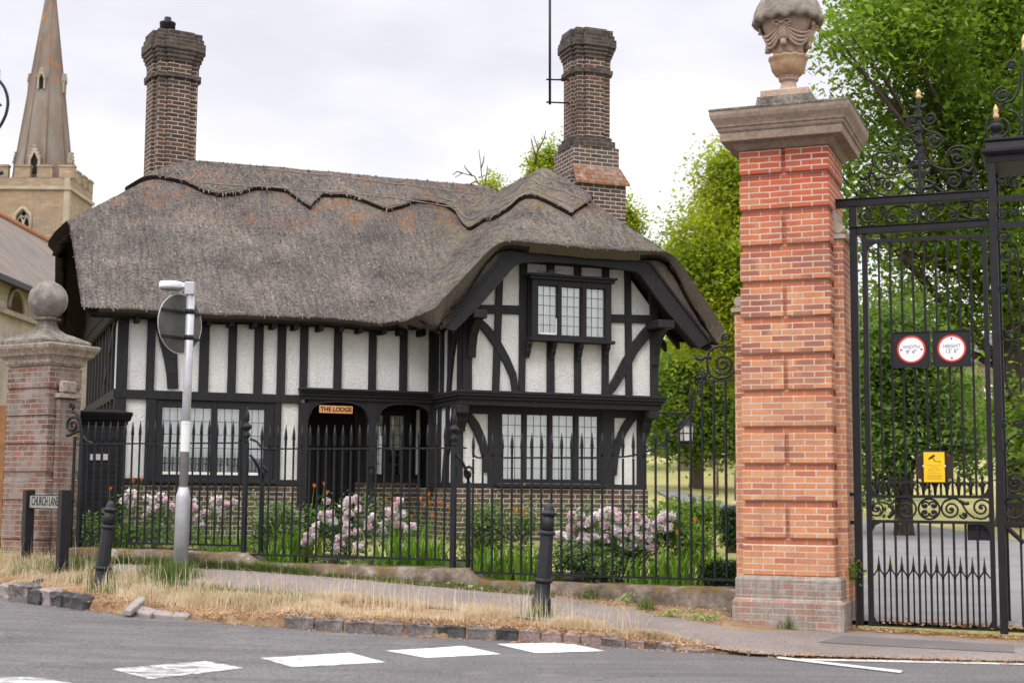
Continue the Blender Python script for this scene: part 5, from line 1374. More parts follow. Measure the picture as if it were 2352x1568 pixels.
# right run, the top rail sweeping up to the gate pillar
zq0, zqr, zqt = .555, 1.905, 2.20
ur = bars_px(1086, 1479, 18)
cv = [(1086, 1042), (1094, 1049), (1110, 1051), (1200, 1051), (1330, 1051), (1420, 1049), (1455, 1045), (1490, 1035), (1525, 1017), (1555, 993), (1578, 965), (1592, 935), (1600, 905), (1606, 872)]
cvw = smooth_pts(E_(cv)); cvw = [(p[0], zqr if p[0] < GF.u(1400, 1050, WF) and p[0] > GF.u(1110, 1050, WF) else p[1]) for p in cvw]
rr_ = railing('stretch of black railings sweeping up to the tall brick gate pillar', up2 + .16, GF.u(1692, 1328, WF), zq0, zqr, zqt, ur, curve=cvw)
MB().box(GF.u(1604, 874, WF), GF.u(1700, 872, WF), BY - .02, BY + .02, GF.z(1650, 876, WF), GF.z(1650, 872, WF)).build('top_rail', IR, rr_)
for x, zt in [(1506, 990), (1533, 978), (1560, 962), (1587, 885)]:
    u = GF.u(x, 1150, WF); zr = min(cvw, key=lambda p: abs(p[0] - u))[1]
    o = spike_bar(zq0, zr, GF.z(x, zt, WF)).build('bar', IR, rr_); o.location = (u, BY, 0)
for x in (1614, 1641, 1668):
    u = GF.u(x, 1150, WF); MB().lathe([(.0145, zq0), (.0145, GF.z(1650, 874, WF))], 6, (u, BY, 0), smooth=False).build('bar', IR, rr_)
b = MB()                                      # scrolled crest beside the pillar
flat(b, scroll_pts(*GF.P(1609, 860, WF), .062, -1.3, 1.4, 1), .012, BY)
flat(b, scroll_pts(*GF.P(1660, 835, WF), .125, 3.6, 1.9, 1), .014, BY)
flat(b, scroll_pts(*GF.P(1668, 775, WF), .055, 4.0, 1.4, -1), .012, BY)
flat(b, scroll_pts(*GF.P(1664, 800, WF), .045, 1.0, 1.4, 1), .011, BY)
flat(b, smooth_pts(E_([(1600, 868), (1622, 862), (1626, 845), (1624, 825), (1632, 805), (1652, 795), (1680, 795)])), .013, BY)
flat(b, smooth_pts(E_([(1624, 838), (1630, 858), (1648, 868), (1670, 866), (1690, 850)])), .013, BY)
flat(b, [GF.P(1598, 816, WF), GF.P(1602, 824, WF), GF.P(1612, 826, WF), GF.P(1622, 818, WF), GF.P(1634, 824, WF)], .02, BY)
b.build('scroll_crest', IR, rr_)

# ------------------------------------------------------------------ wrought iron gateway and gate
GW = -.5; GY = .5; IG = MAT['iron_gate']
def Gp(x, y): return GF.P(x, y, GW)
def px_r(px, x=2110): return (GF.u(x + px, 800, GW) - GF.u(x, 800, GW))
gwy = thing('iron_gateway', 'black wrought iron overthrow with scrolls and gilded tip on posts beside the brick pillar', 'gateway', GF.o, (0, 0, GF.ang))
zt1, zt2 = GF.z(2100, 448, GW), GF.z(2100, 514, GW)
b = MB().box(1.115, 1.195, GY - .04, GY + .04, .0, zt1 - .09); b.build('post', IG, gwy, bevel=.004)
MB().box(.93, 2.60, GY - .05, GY + .05, zt1 - .09, zt1 - .015).box(.93, 2.60, GY - .065, GY + .065, zt1 - .015, zt1).build('beam', IG, gwy, bevel=.004)
MB().box(1.195, 2.585, GY - .045, GY + .045, zt2 - .085, zt2 - .012).box(1.115, 2.585, GY - .06, GY + .06, zt2 - .012, zt2).build('beam', IG, gwy, bevel=.004)
def iron_art(name, items, y, parent, r=.011, fr=GW):
    b = MB()
    for it in items:
        if it[0] == 's':                                       # spiral: centre, radius px, start angle, turns, direction
            _, x, yy, rp, a0, tn, sg = it; c = GF.P(x, yy, fr); flat(b, scroll_pts(c[0], c[1], px_r(rp), a0, tn, sg), r, y)
            b.tube([(c[0], y - .014, c[1]), (c[0], y + .014, c[1])], r * 1.7, 8)
        elif it[0] == 'c':
            _, x, yy, rp = it; c = GF.P(x, yy, fr); flat(b, [(c[0] + px_r(rp)*math.cos(k*math.pi/14), c[1] + px_r(rp)*math.sin(k*math.pi/14)) for k in range(29)], r, y)
        elif it[0] == 'l': flat(b, smooth_pts([GF.P(q[0], q[1], fr) for q in it[1]]), it[2] if len(it) > 2 else r, y)
    return b.build(name, IG, parent)
PI = math.pi
iron_art('frieze_scrolls', [('s', 1991, 494, 19, 5.2, 1.7, -1), ('l', [(1999, 512), (2020, 505), (2034, 488), (2055, 476), (2078, 474), (2100, 482), (2110, 494)]), ('s', 2050, 500, 15, 2.2, 1.6, 1), ('s', 2026, 482, 10, 4, 1.3, 1), ('s', 2092, 499, 14, 1.6, 1.6, -1), ('s', 2141, 497, 15, 1.6, 1.6, 1), ('l', [(2114, 494), (2124, 478), (2150, 470), (2180, 474), (2205, 492), (2230, 502), (2252, 500)]), ('s', 2189, 494, 14, 1.2, 1.6, -1), ('s', 2243, 481, 20, 5.6, 1.7, 1), ('s', 2160, 478, 8, 3, 1.2, -1), ('l', [(2112, 472), (2112, 512)], .014), ('s', 2212, 470, 9, 4, 1.2, 1)], GY, gwy)
ot = iron_art('overthrow_scrolls', [
    ('s', 2096, 277, 17, -.3, 1.6, -1), ('s', 2136, 272, 17, PI + .3, 1.6, 1), ('s', 2083, 331, 24, .6, 1.7, 1), ('s', 2145, 325, 24, PI - .6, 1.7, -1),
    ('l', [(2112, 288), (2104, 300), (2085, 310), (2068, 318), (2060, 334)]), ('l', [(2113, 286), (2122, 296), (2142, 305), (2160, 314), (2168, 328)]),
    ('s', 2040, 375, 24, -1.0, 1.7, 1), ('s', 2199, 363, 26, PI + 1.0, 1.7, -1),
    ('l', [(2110, 345), (2100, 366), (2080, 388), (2056, 400), (2028, 396), (2008, 380), (2000, 396), (1998, 418), (2006, 436), (2026, 447), (2052, 450)]),
    ('l', [(2116, 345), (2126, 364), (2150, 384), (2178, 390), (2208, 386), (2232, 372), (2238, 392), (2238, 418), (2228, 436), (2206, 442), (2180, 440)]),
    ('l', [(2008, 380), (2004, 362), (2016, 352), (2038, 350), (2056, 356), (2064, 372)]), ('l', [(2232, 372), (2236, 352), (2222, 340), (2200, 336), (2180, 344), (2172, 362)]),
    ('c', 2113, 385, 24), ('s', 2104, 378, 9, 0, 1.3, 1), ('s', 2122, 378, 9, PI, 1.3, -1), ('s', 2105, 396, 8, 0, 1.3, -1), ('s', 2121, 396, 8, PI, 1.3, 1),
    ('s', 2042, 425, 19, 1.0, 1.7, 1), ('s', 1985, 436, 13, -.6, 1.5, 1), ('s', 2191, 416, 20, 2.0, 1.7, -1), ('s', 2243, 426, 15, PI + .6, 1.5, -1), ('s', 2014, 422, 9, 2, 1.3, -1), ('s', 2220, 404, 9, 1, 1.3, 1),
    ('l', [(2062, 446), (2078, 432), (2092, 418), (2112, 415), (2134, 416), (2150, 430), (2165, 441)], .014),
    ('l', [(1976, 408), (1984, 412), (1996, 404), (2000, 392)], .02), ('l', [(2004, 396), (2014, 410), (2030, 408)], .018), ('l', [(2236, 384), (2246, 398), (2258, 392)], .018), ('l', [(2236, 384), (2226, 394), (2210, 390)], .018),
    ('l', [(2080, 420), (2092, 432), (2104, 434), (2110, 444)], .022), ('l', [(2150, 420), (2138, 430), (2124, 432), (2116, 444)], .022)], GY, gwy)
b = MB(); sx_ = GF.u(2112, 340, GW); b.box(sx_ - .018, sx_ + .018, GY - .018, GY + .018, zt1, GF.z(2112, 228, GW))
for yy in (270, 331, 300): z = GF.z(2112, yy, GW); b.lathe([(.02, -.03), (.034, -.01), (.034, .02), (.02, .04)], 10, (sx_, GY, z))
zl = GF.z(2112, 246, GW)
for s in (-1, 1): b.tube([(sx_, GY, zl), (sx_ + s*.05, GY, zl - .01), (sx_ + s*.09, GY, zl + .03)], [.02, .022, .008], 6)
b.build('stem', IG, gwy)
def flame(u, y, z, h): return MB().lathe([(.012, 0), (.03, .12*h), (.034, .25*h), (.022, .42*h), (.03, .55*h), (.024, .72*h), (.012, .88*h), (.002, h)], 9, (u, y, z))
flame(sx_, GY, GF.z(2112, 228, GW), GF.z(2112, 204, GW) - GF.z(2112, 228, GW)).build('gilded_tip', MAT['gold'], gwy)
for yy in (1135, 1199): z = GF.z(1960, yy, GW); MB().box(.90, 1.12, GY - .02, GY + .02, z - .02, z + .02).build('hinge_bar', IG, gwy)
# the gate leaf
leaf = thing('iron_gate', 'closed black wrought iron gate with scroll panel and spear-tipped dog bars', 'gate', GF.o, (0, 0, GF.ang))
a0, a1, c0, c1 = 1.245, 1.302, 2.495, 2.545
ztp_ = GF.z(2100, 545, GW); zm_a, zm_b = GF.z(2100, 1136, GW), GF.z(2100, 1143, GW); zn_a, zn_b = GF.z(2100, 1194, GW), GF.z(2100, 1201, GW); zbt = .10
b = MB().box(a0, a1, GY - .03, GY + .03, zbt - .03, ztp_ + .10).box(c0, c1, GY - .03, GY + .03, zbt - .03, ztp_)
for z0_, z1__ in ((ztp_ - .045, ztp_), (zm_b, zm_a), (zn_b, zn_a), (zbt - .02, zbt + .03)): b.box(a1, c0, GY - .024, GY + .024, z0_, z1__)
for z_, s in ((ztp_ - .045, -1), (zm_a, 1), (zn_b, -1), (zbt + .03, 1)):
    for ux, su in ((a1, 1), (c0, -1)):
        b.prism([(ux, z_), (ux + su*.09, z_), (ux + su*.03, z_ + s*.03), (ux, z_ + s*.09)], GY - .02, GY + .02)
b.build('frame', IG, leaf)
nbar = 9; first = None
for k in range(nbar):
    u = lerp(a1, c0, (k + 1) / (nbar + 1))
    if first is None:
        first = MB().lathe([(.0125, zm_a), (.0125, ztp_ - .04)], 6, (0, GY, 0), smooth=False).build('bar', IG, leaf); first.location.x = u
        low = MB().lathe([(.0125, zbt + .02), (.0125, zn_b)], 6, (0, GY, 0), smooth=False); low.lathe([(.0125, -.03), (.02, 0), (.0125, .03)], 7, (0, GY, .66)); low = low.build('bar', IG, leaf); low.location.x = u
    else:
        for q in (first, low): c = q.copy(); COL.objects.link(c); c.parent = leaf; c.location.x = u
zsp = GF.z(2100, 1276, GW); first = None
for k in range(nbar + 1):
    u = lerp(a1, c0, (k + .5) / (nbar + 1)); dx = (c0 - a1) / (nbar + 1) / 2
    if first is None:
        m_ = MB().lathe([(.009, zbt + .02), (.009, zsp - .16), (.02, zsp - .13), (.012, zsp - .09), (.003, zsp)], 6, (0, GY, 0))
        for s in (-1, 1): m_.tube([(0, GY, zsp - .13), (s*dx*.4, GY, zsp - .17), (s*dx*.95, GY, zsp - .215)], [.012, .009, .007], 5)
        first = m_.build('dog_bar', IG, leaf); first.location.x = u
        zf = zm_a; m_ = MB().lathe([(.013, zf), (.02, zf + .06), (.028, zf + .12), (.012, zf + .15), (.02, zf + .18), (.003, zf + .23)], 7, (0, GY, 0))
        for s in (-1, 1): m_.tube([(0, GY, zf + .08), (s*.03, GY, zf + .125), (s*.05, GY, zf + .14), (s*.058, GY, zf + .11)], [.014, .014, .011, .007], 5)
        fl = m_.build('fleuron', IG, leaf); fl.location.x = u
    else:
        for q in (first, fl): c = q.copy(); COL.objects.link(c); c.parent = leaf; c.location.x = u
iron_art('scroll_panel', [('s', 2014, 1167, 21, 2.4, 1.8, 1), ('l', [(2030, 1152), (2044, 1158), (2060, 1147), (2078, 1144), (2098, 1150)]), ('s', 2082, 1169, 24, 1.0, 1.9, -1), ('l', [(2040, 1188), (2052, 1176), (2048, 1164), (2040, 1160)], .02), ('c', 2134, 1168, 24), ('s', 2125, 1160, 10, 0, 1.3, 1), ('s', 2144, 1160, 10, PI, 1.3, -1), ('s', 2125, 1177, 10, 0, 1.3, -1), ('s', 2144, 1177, 10, PI, 1.3, 1), ('s', 2184, 1169, 23, 2.0, 1.9, 1), ('l', [(2170, 1150), (2190, 1144), (2206, 1152), (2222, 1176), (2240, 1190)]), ('s', 2254, 1166, 26, 4.2, 1.9, 1), ('s', 2214, 1182, 9, 3, 1.2, 1), ('l', [(2204, 1150), (2218, 1156), (2226, 1154)], .018)], GY, leaf, .011)
# openwork iron pier on the right
pier = thing('iron_pier', 'openwork black iron gate pier with scroll panels under a moulded cap at the right edge', 'gate pier', GF.o, (0, 0, GF.ang))
PW0, PW1 = 2.575, 3.32; pzt = GF.z(2300, 356, GW) - .09; PYF, PYB = GY - .06, GY + .62
first = None
for (uu, yy) in ((PW0, PYF), (PW1 - .08, PYF), (PW0, PYB), (PW1 - .08, PYB)):
    MB().box(uu, uu + .08, yy, yy + .08, .0, pzt).build('post', IG, pier, bevel=.004)
b = MB(); frustum(b, PW0, PW1, PYF, PYB + .08, [(0, pzt), (.01, pzt + .07), (.035, pzt + .08), (.06, pzt + .11), (.06, pzt + .145), (.02, pzt + .15), (.01, pzt + .22), (.03, pzt + .235), (.03, pzt + .26), (-.2, pzt + .30)]); b.build('cap', IG, pier, bevel=.004)
for yy in (GF.z(2330, 450, GW), GF.z(2330, 510, GW), GF.z(2330, 1136, GW), GF.z(2330, 1198, GW), .12):
    MB().box(PW0 + .08, PW1 - .08, PYF + .01, PYF + .06, yy - .06 if yy > 4 else yy - .035, yy).build('rail', IG, pier)
for kx in (0, 1, 2):
    u = lerp(PW0 + .08, PW1 - .08, (kx + 1) / 4); MB().lathe([(.012, .12), (.012, GF.z(2330, 1198, GW))], 6, (u, PYF + .035, 0), smooth=False).build('bar', IG, pier)
iron_art('scroll_panel', [('s', 2304, 547, 18, -1, 1.7, 1), ('s', 2313, 588, 19, 1, 1.7, -1), ('s', 2304, 666, 12, 0, 1.5, 1), ('s', 2303, 493, 14, 1, 1.6, 1), ('s', 2330, 490, 12, 3, 1.5, -1), ('s', 2330, 420, 16, 1, 1.6, 1), ('s', 2302, 420, 14, 3, 1.6, -1), ('l', [(2318, 600), (2317, 640), (2318, 700), (2330, 760), (2322, 800), (2310, 840), (2312, 880), (2326, 910)]), ('s', 2318, 770, 18, 2, 1.5, 1), ('l', [(2334, 560), (2340, 600), (2336, 660), (2344, 720), (2340, 800), (2346, 900)]), ('s', 2306, 975, 12, 0, 1.4, 1), ('s', 2340, 975, 12, 3, 1.4, -1), ('l', [(2308, 1080), (2304, 1060), (2312, 1020), (2330, 1000), (2352, 996)]), ('s', 2332, 1105, 26, 4, 1.8, 1), ('c', 2330, 1166, 24), ('s', 2322, 1160, 8, 0, 1.2, 1), ('s', 2340, 1160, 8, 3, 1.2, -1), ('l', [(2308, 1206), (2330, 1226), (2352, 1246)], .025)], PYF + .035, pier)
urnp = MB(); uf = GF.u(2288, 300, GW); zf = pzt + .27; yf = GY + .05
urnp.lathe([(.06, 0), (.06, .02), (.03, .05), (.03, .07), (.06, .10), (.075, .13), (.07, .16), (.035, .18), (.05, .2), (.02, .22)], 14, (uf, yf, zf)); uo = urnp.build('finial', IG, pier)
flame(uf, yf, zf + .22, .17).build('gilded_tip', MAT['gold'], pier)
iron_art('crest_scrolls', [('s', 2300, 205, 20, 1.6, 1.8, 1), ('l', [(2300, 225), (2325, 215), (2340, 185), (2342, 150)]), ('s', 2320, 135, 12, -.5, 1.6, 1), ('s', 2290, 285, 28, 1.2, 1.2, -1), ('l', [(2296, 230), (2294, 240), (2270, 256), (2262, 285), (2270, 312)]), ('l', [(2352, 100), (2351, 312)], .02), ('l', [(2296, 226), (2292, 250)], .016), ('l', [(2312, 240), (2332, 248), (2342, 275), (2334, 310)])], yf + .2, pier, .013)
flame(GF.u(2351, 110, GW), yf + .2, GF.z(2351, 104, GW), .2).build('gilded_tip', MAT['gold'], pier)
# ------------------------------------------------------------------ kerb stones
def kerb_pt(x):
    y = pl(x, KPX); return onsurf(x, y, z_road)
def rough_block(name, A, B, back, h, label, cat, mat, group, gap=.010, rough=.022, zlo=-.08):
    """stone between two base points, front edge on the line A-B"""
    d = (B - A); L = d.length; d.normalize(); nrm = Vector((-d.y, d.x, 0))
    bm = bmesh.new(); bmesh.ops.create_cube(bm, size=1); bmesh.ops.subdivide_edges(bm, edges=bm.edges[:], cuts=3, use_grid_fill=True)
    for v in bm.verts:
        c = v.co.copy(); sx, sy, sz = c.x + .5, c.y + .5, c.z + .5
        rx = .5 - abs(c.x); rz = .5 - c.z
        rnd = -.03 if (sz > .99 and (sy < .01 or rx < .01)) else 0
        p = Vector(((gap + sx * (L - 2 * gap)), sy * back + .012 * (1 - abs(2*sz-1)), zlo + sz * (h - zlo) + rnd))
        q = p * 9 + Vector((A.x * 7, A.y * 7, 0)); p += Vector((mnoise.noise(q), mnoise.noise(q + Vector((9, 0, 0))), mnoise.noise(q + Vector((0, 9, 0))))) * rough
        v.co = p
    me = bpy.data.meshes.new(name); bm.to_mesh(me); bm.free(); boxuv(me); me.materials.append(mat)
    o = bpy.data.objects.new(name, me); COL.objects.link(o)
    o.location = A; o.rotation_euler = (0, 0, math.atan2(d.y, d.x)); tag(o, label, cat, group); return o
KX = [650, 720, 789, 857, 929, 1000.7, 1070, 1139, 1188, 1242, 1291, 1332, 1380, 1437, 1483, 1550, 1640]
mats = ['kerb_stone', 'kerb_stone', 'kerb_stone', 'kerb_stone', 'kerb_stone', 'kerb_dark', 'kerb_stone', 'kerb_dark', 'kerb_pink', 'kerb_pink', 'kerb_pink', 'kerb_pink', 'kerb_stone', 'kerb_pink', 'kerb_stone', 'kerb_pink']
ordn = ['first', 'second', 'third', 'fourth', 'fifth', 'sixth', 'seventh', 'eighth', 'ninth', 'tenth', 'eleventh', 'twelfth', 'thirteenth', 'fourteenth', 'fifteenth', 'last']
kl = ['exposed left end stone of the granite kerb, with a bare rounded end', 'second granite kerb stone from the exposed left end, pale topped', 'third granite kerb stone from the exposed left end', 'fourth granite kerb stone from the exposed left end', 'fifth granite kerb stone from the exposed left end',
      'dark granite kerb stone just left of the third painted dash', 'pale kerb stone between two dark granite kerb stones', 'dark chipped kerb stone in front of the leaning right bollard', 'first pinkish kerb stone right of the dark chipped one', 'second pinkish kerb stone behind the rightmost painted dash', 'third pinkish kerb stone behind the rightmost painted dash',
      'fourth pinkish kerb stone behind the rightmost painted dash', 'low grey kerb stone where the kerb begins to sink at right', 'sinking pinkish kerb stone, third from the buried right end', 'nearly flush grey kerb stone, second from the buried right end', 'long flush kerb stone at the buried right end']
for i in range(len(KX) - 1):
    A, B = kerb_pt(KX[i]), kerb_pt(KX[i+1]); u_ = uw(*(A.lerp(B, .5)).xy)[0]
    rough_block('kerb_stone', A, B, .16, kh(u_) + .012, kl[i], 'kerb stone', MAT[mats[i]], 'granite kerb stones along the road')
for i, (xa, xb, yy, h, m_, lb) in enumerate([(-8, 17, 1372, .17, 'paver_grey', 'grey stone block at the far left edge of the rough kerb'), (17, 63, 1382, .22, 'kerb_stone', 'largest rough stone block of the broken kerb below the street name sign'), (63, 84, 1374, .22, 'kerb_dark', 'small tilted stone behind the largest block of the broken kerb'), (62, 87, 1387, .17, 'kerb_dark', 'dark faced block right of the largest stone of the broken kerb'),
                                   (86, 113, 1389, .18, 'paver_grey', 'pale angular block in the middle of the broken kerb'), (112, 137, 1392, .155, 'kerb_dark', 'dark blue-grey block left of the last two in the broken kerb'), (137, 157, 1395, .16, 'kerb_dark', 'narrow dark block beside the last of the broken kerb'), (155, 186, 1399, .165, 'kerb_dark', 'last dark block of the broken kerb with moss at its right side')]):
    A, B = onsurf(xa, yy - 2, z_road), onsurf(xb, yy + 2, z_road)
    rough_block('kerb_block', A, B, .2, h, lb, 'kerb block', MAT[m_], 'rough blocks of the broken left kerb', .004, .04)
for i, (q, lb) in enumerate([([(283, 1408), (300, 1411), (336, 1381), (318, 1377)], 'loose flat paving slab lying askew on the verge edge'), ([(306, 1405), (344, 1414), (362, 1402), (322, 1392)], 'flat stone slab beside the askew one at the road edge'), ([(350, 1411), (392, 1416), (400, 1408), (362, 1402)], 'third flat slab along the road edge, half buried'), ([(392, 1416), (432, 1417), (438, 1410), (402, 1407)], 'last flat slab before the dry leaf litter')]):
    P = [onland(*p) for p in q]; c = sum(P, Vector()) / 4
    m_ = MB(); top = [(p.x - c.x, p.y - c.y, p.z - c.z + .018 + (.03 if i == 0 else 0)) for p in P]; bot = [(a, b_, z - .07) for a, b_, z in top]
    m_.add(top + bot, [(0, 1, 2, 3), (7, 6, 5, 4), (0, 4, 5, 1), (1, 5, 6, 2), (2, 6, 7, 3), (3, 7, 4, 0)])
    o = m_.build('stone_slab', MAT['paver_grey'], None, bevel=.012, loc=c); tag(o, lb, 'slab', 'flat slabs at the verge edge')

# ------------------------------------------------------------------ bollards
def bollard(x, y, H, lean, label, sink=0.0):
    p = onland(x, y); t = thing('bollard', label, 'bollard', (p.x, p.y, p.z - sink), (rad(1.5), lean, .3), 'black cast iron bollards leaning on the verge')
    k = H / 1.2
    m_ = MB(); m_.lathe([(.112*k, -.12), (.112*k, .16*k), (.105*k, .175*k), (.088*k, .19*k), (.086*k, .31*k), (.084*k, .355*k)], 12); m_.build('base', MAT['bollard_paint'], t)
    MB().lathe([(.084*k, .345*k), (.104*k, .35*k), (.108*k, .365*k), (.104*k, .385*k), (.086*k, .392*k)], 20).build('ring', MAT['bollard_paint'], t)
    MB().lathe([(.086*k, .39*k), (.080*k, .6*k), (.072*k, .86*k)], 8, smooth=False).build('shaft', MAT['bollard_paint'], t)
    MB().lathe([(.072*k, .85*k), (.088*k, .858*k), (.092*k, .875*k), (.088*k, .892*k), (.068*k, .90*k)], 20).build('ring', MAT['bollard_paint'], t)
    MB().lathe([(.068*k, .895*k), (.064*k, 1.07*k)], 12).build('neck', MAT['bollard_paint'], t)
    MB().lathe([(.064*k, 1.06*k), (.088*k, 1.075*k), (.092*k, 1.09*k), (.086*k, 1.10*k), (.058*k, 1.11*k), (.056*k, 1.13*k), (.048*k, 1.165*k), (.03*k, 1.19*k), (.004, 1.2*k)], 20).build('cap', MAT['bollard_paint'], t)
    return t
bollard(1241, 1411, 1.185, rad(4.3), 'black ringed bollard leaning right beside the granite kerb, its full base showing')
bollard(228, 1345, 1.17, rad(5.0), 'black ringed bollard leaning right between the street name sign and the grey pole', .14)

# ------------------------------------------------------------------ lit road sign seen from behind
p = onland(414, 1312); zt_ = ondepth(432, 650, p.y).z
sg = thing('road_sign', 'grey galvanised lit signpost with round sign seen from behind', 'road sign', p, (0, rad(.35), 0))
h = zt_ - p.z
k = 1 / (F / p.y)
zsh = ondepth(414, 1142, p.y).z - p.z; zsh2 = ondepth(414, 1118, p.y).z - p.z
MB().lathe([(16.5*k, -.15), (16.5*k, zsh), (15.5*k, zsh + .03), (10.5*k, zsh2)], 24).build('base', MAT['galvanised'], sg)
MB().lathe([(10.2*k, zsh2 - .02), (9.6*k, h)], 20).build('pole', MAT['galvanised'], sg)
zst0, zst1 = ondepth(424, 1037, p.y).z - p.z, ondepth(424, 967, p.y).z - p.z
m_ = MB(); n = 14
for i in range(n):
    a, b_ = math.pi + math.pi * i / n * 1.1 - .15, math.pi + math.pi * (i + 1) / n * 1.1 - .15; r = 10.6 * k
    m_.add([(r*math.cos(a), r*math.sin(a), zst0), (r*math.cos(b_), r*math.sin(b_), zst0), (r*math.cos(b_), r*math.sin(b_), zst1), (r*math.cos(a), r*math.sin(a), zst1)], [(0, 1, 2, 3)], True)
m_.box(-6*k, 6*k, -10.9*k, -10.6*k, zst1 - .03, zst1 - .018)
m_.build('sticker', MAT['white_plastic'], sg)
zc = ondepth(417, 743, p.y).z - p.z; R_ = 70 * k
ca, sa = math.cos(rad(58)), math.sin(rad(58))
dn = MB(); n = 48; off = .085
def dpt(a, o, r=1.0):
    q = R_ * r * math.cos(a); return (q*ca + (-sa)*o - .06, q*sa + ca*o + .0, zc + R_ * r * math.sin(a))
vs = [dpt(2*math.pi*i/n, off) for i in range(n)] + [dpt(2*math.pi*i/n, off + .012) for i in range(n)]
dn.add(vs, [tuple(range(n)), tuple(range(n, 2*n))[::-1]] + [(i, n+i, n+(i+1) % n, (i+1) % n) for i in range(n)]); disc = dn.build('sign_disc', MAT['sign_back'], sg)
dn = MB(); dn.tube([dpt(2*math.pi*i/n, off + .004, .985) for i in range(n + 1)], .008, 5, cap=False); dn.build('rim', MAT['galvanised'], disc)
for s in (.40, -.46):
    zz = zc + R_ * s; hw_ = R_ * math.sqrt(1 - s*s) * .96; m_ = MB()
    pts = [(-hw_*ca - sa*(off-.012) - .06, -hw_*sa + ca*(off-.012), zz), (hw_*ca - sa*(off-.012) - .06, hw_*sa + ca*(off-.012), zz)]
    m_.tube(pts, .021, 4); m_.lathe([(11*k, -.03), (11*k, .03)], 16, (0, 0, zz)); m_.build('clamp', MAT['black_paint'], sg)
m_ = MB(); hx0, hx1 = -72*k*1.0, 9*k
rl_ = 27 * k
m_.lathe([(rl_*.96, 0), (rl_, .02), (rl_, .07), (rl_*.93, .085), (rl_*.4, .095)], 28, (-47*k, 0, h - .075)); m_.box(-22*k, -2*k, -.035, .035, h - .055, h - .0); m_.build('lamp_head', MAT['white_plastic'], sg)
MB().lathe([(rl_*.9, -.012), (rl_*.92, .0)], 24, (-47*k, 0, h - .078)).build('lens', MAT['ink_grey'], sg)
m_ = MB(); m_.cbox(-13*k, 10*k, -12*k, 12*k, h - .16, h + .01, .012); m_.build('bracket', MAT['galvanised'], sg)

# ------------------------------------------------------------------ street name sign
pa, pb = onland(60, 1290), onland(141, 1320)
d_ = (pb - pa); d_.z = 0; ang = math.atan2(d_.y, d_.x); Lg = d_.length
sn = thing('street_name_sign', 'low street name plate CHURCH LANE between two black square posts in dry grass', 'street sign', pa, (0, 0, ang))
ztop = ondepth(62, 1124, pa.y).z - pa.z; ztop2 = ondepth(152, 1124, pb.y).z - pa.z
for kx, zt in ((0, ztop), (Lg, ztop2)):
    MB().cbox(kx - .062, kx + .062, -.062, .062, -.3, zt, .008).build('post', MAT['black_paint'], sn)
zp1 = (ondepth(100, 1136, (pa.y + pb.y)/2).z + 0) - pa.z; zp0 = ondepth(100, 1168, (pa.y + pb.y)/2).z - pa.z
MB().box(.06, Lg - .06, -.012, .02, zp0, zp1).build('frame', MAT['black_paint'], sn)
MB().box(.075, Lg - .063, -.017, -.012, zp0 + .012, zp1 - .012).build('plate', MAT['sign_grey'], sn)
text_mesh('lettering', 'CHURCH LANE', (zp1 - zp0) * .92, MAT['ink'], sn, (Lg/2, -.0185, (zp0 + zp1)/2 + .004), (rad(90), 0, 0), .001, .80 * (Lg - .18) / ((zp1 - zp0) * .92 * 6.15) * 1.0, .002)

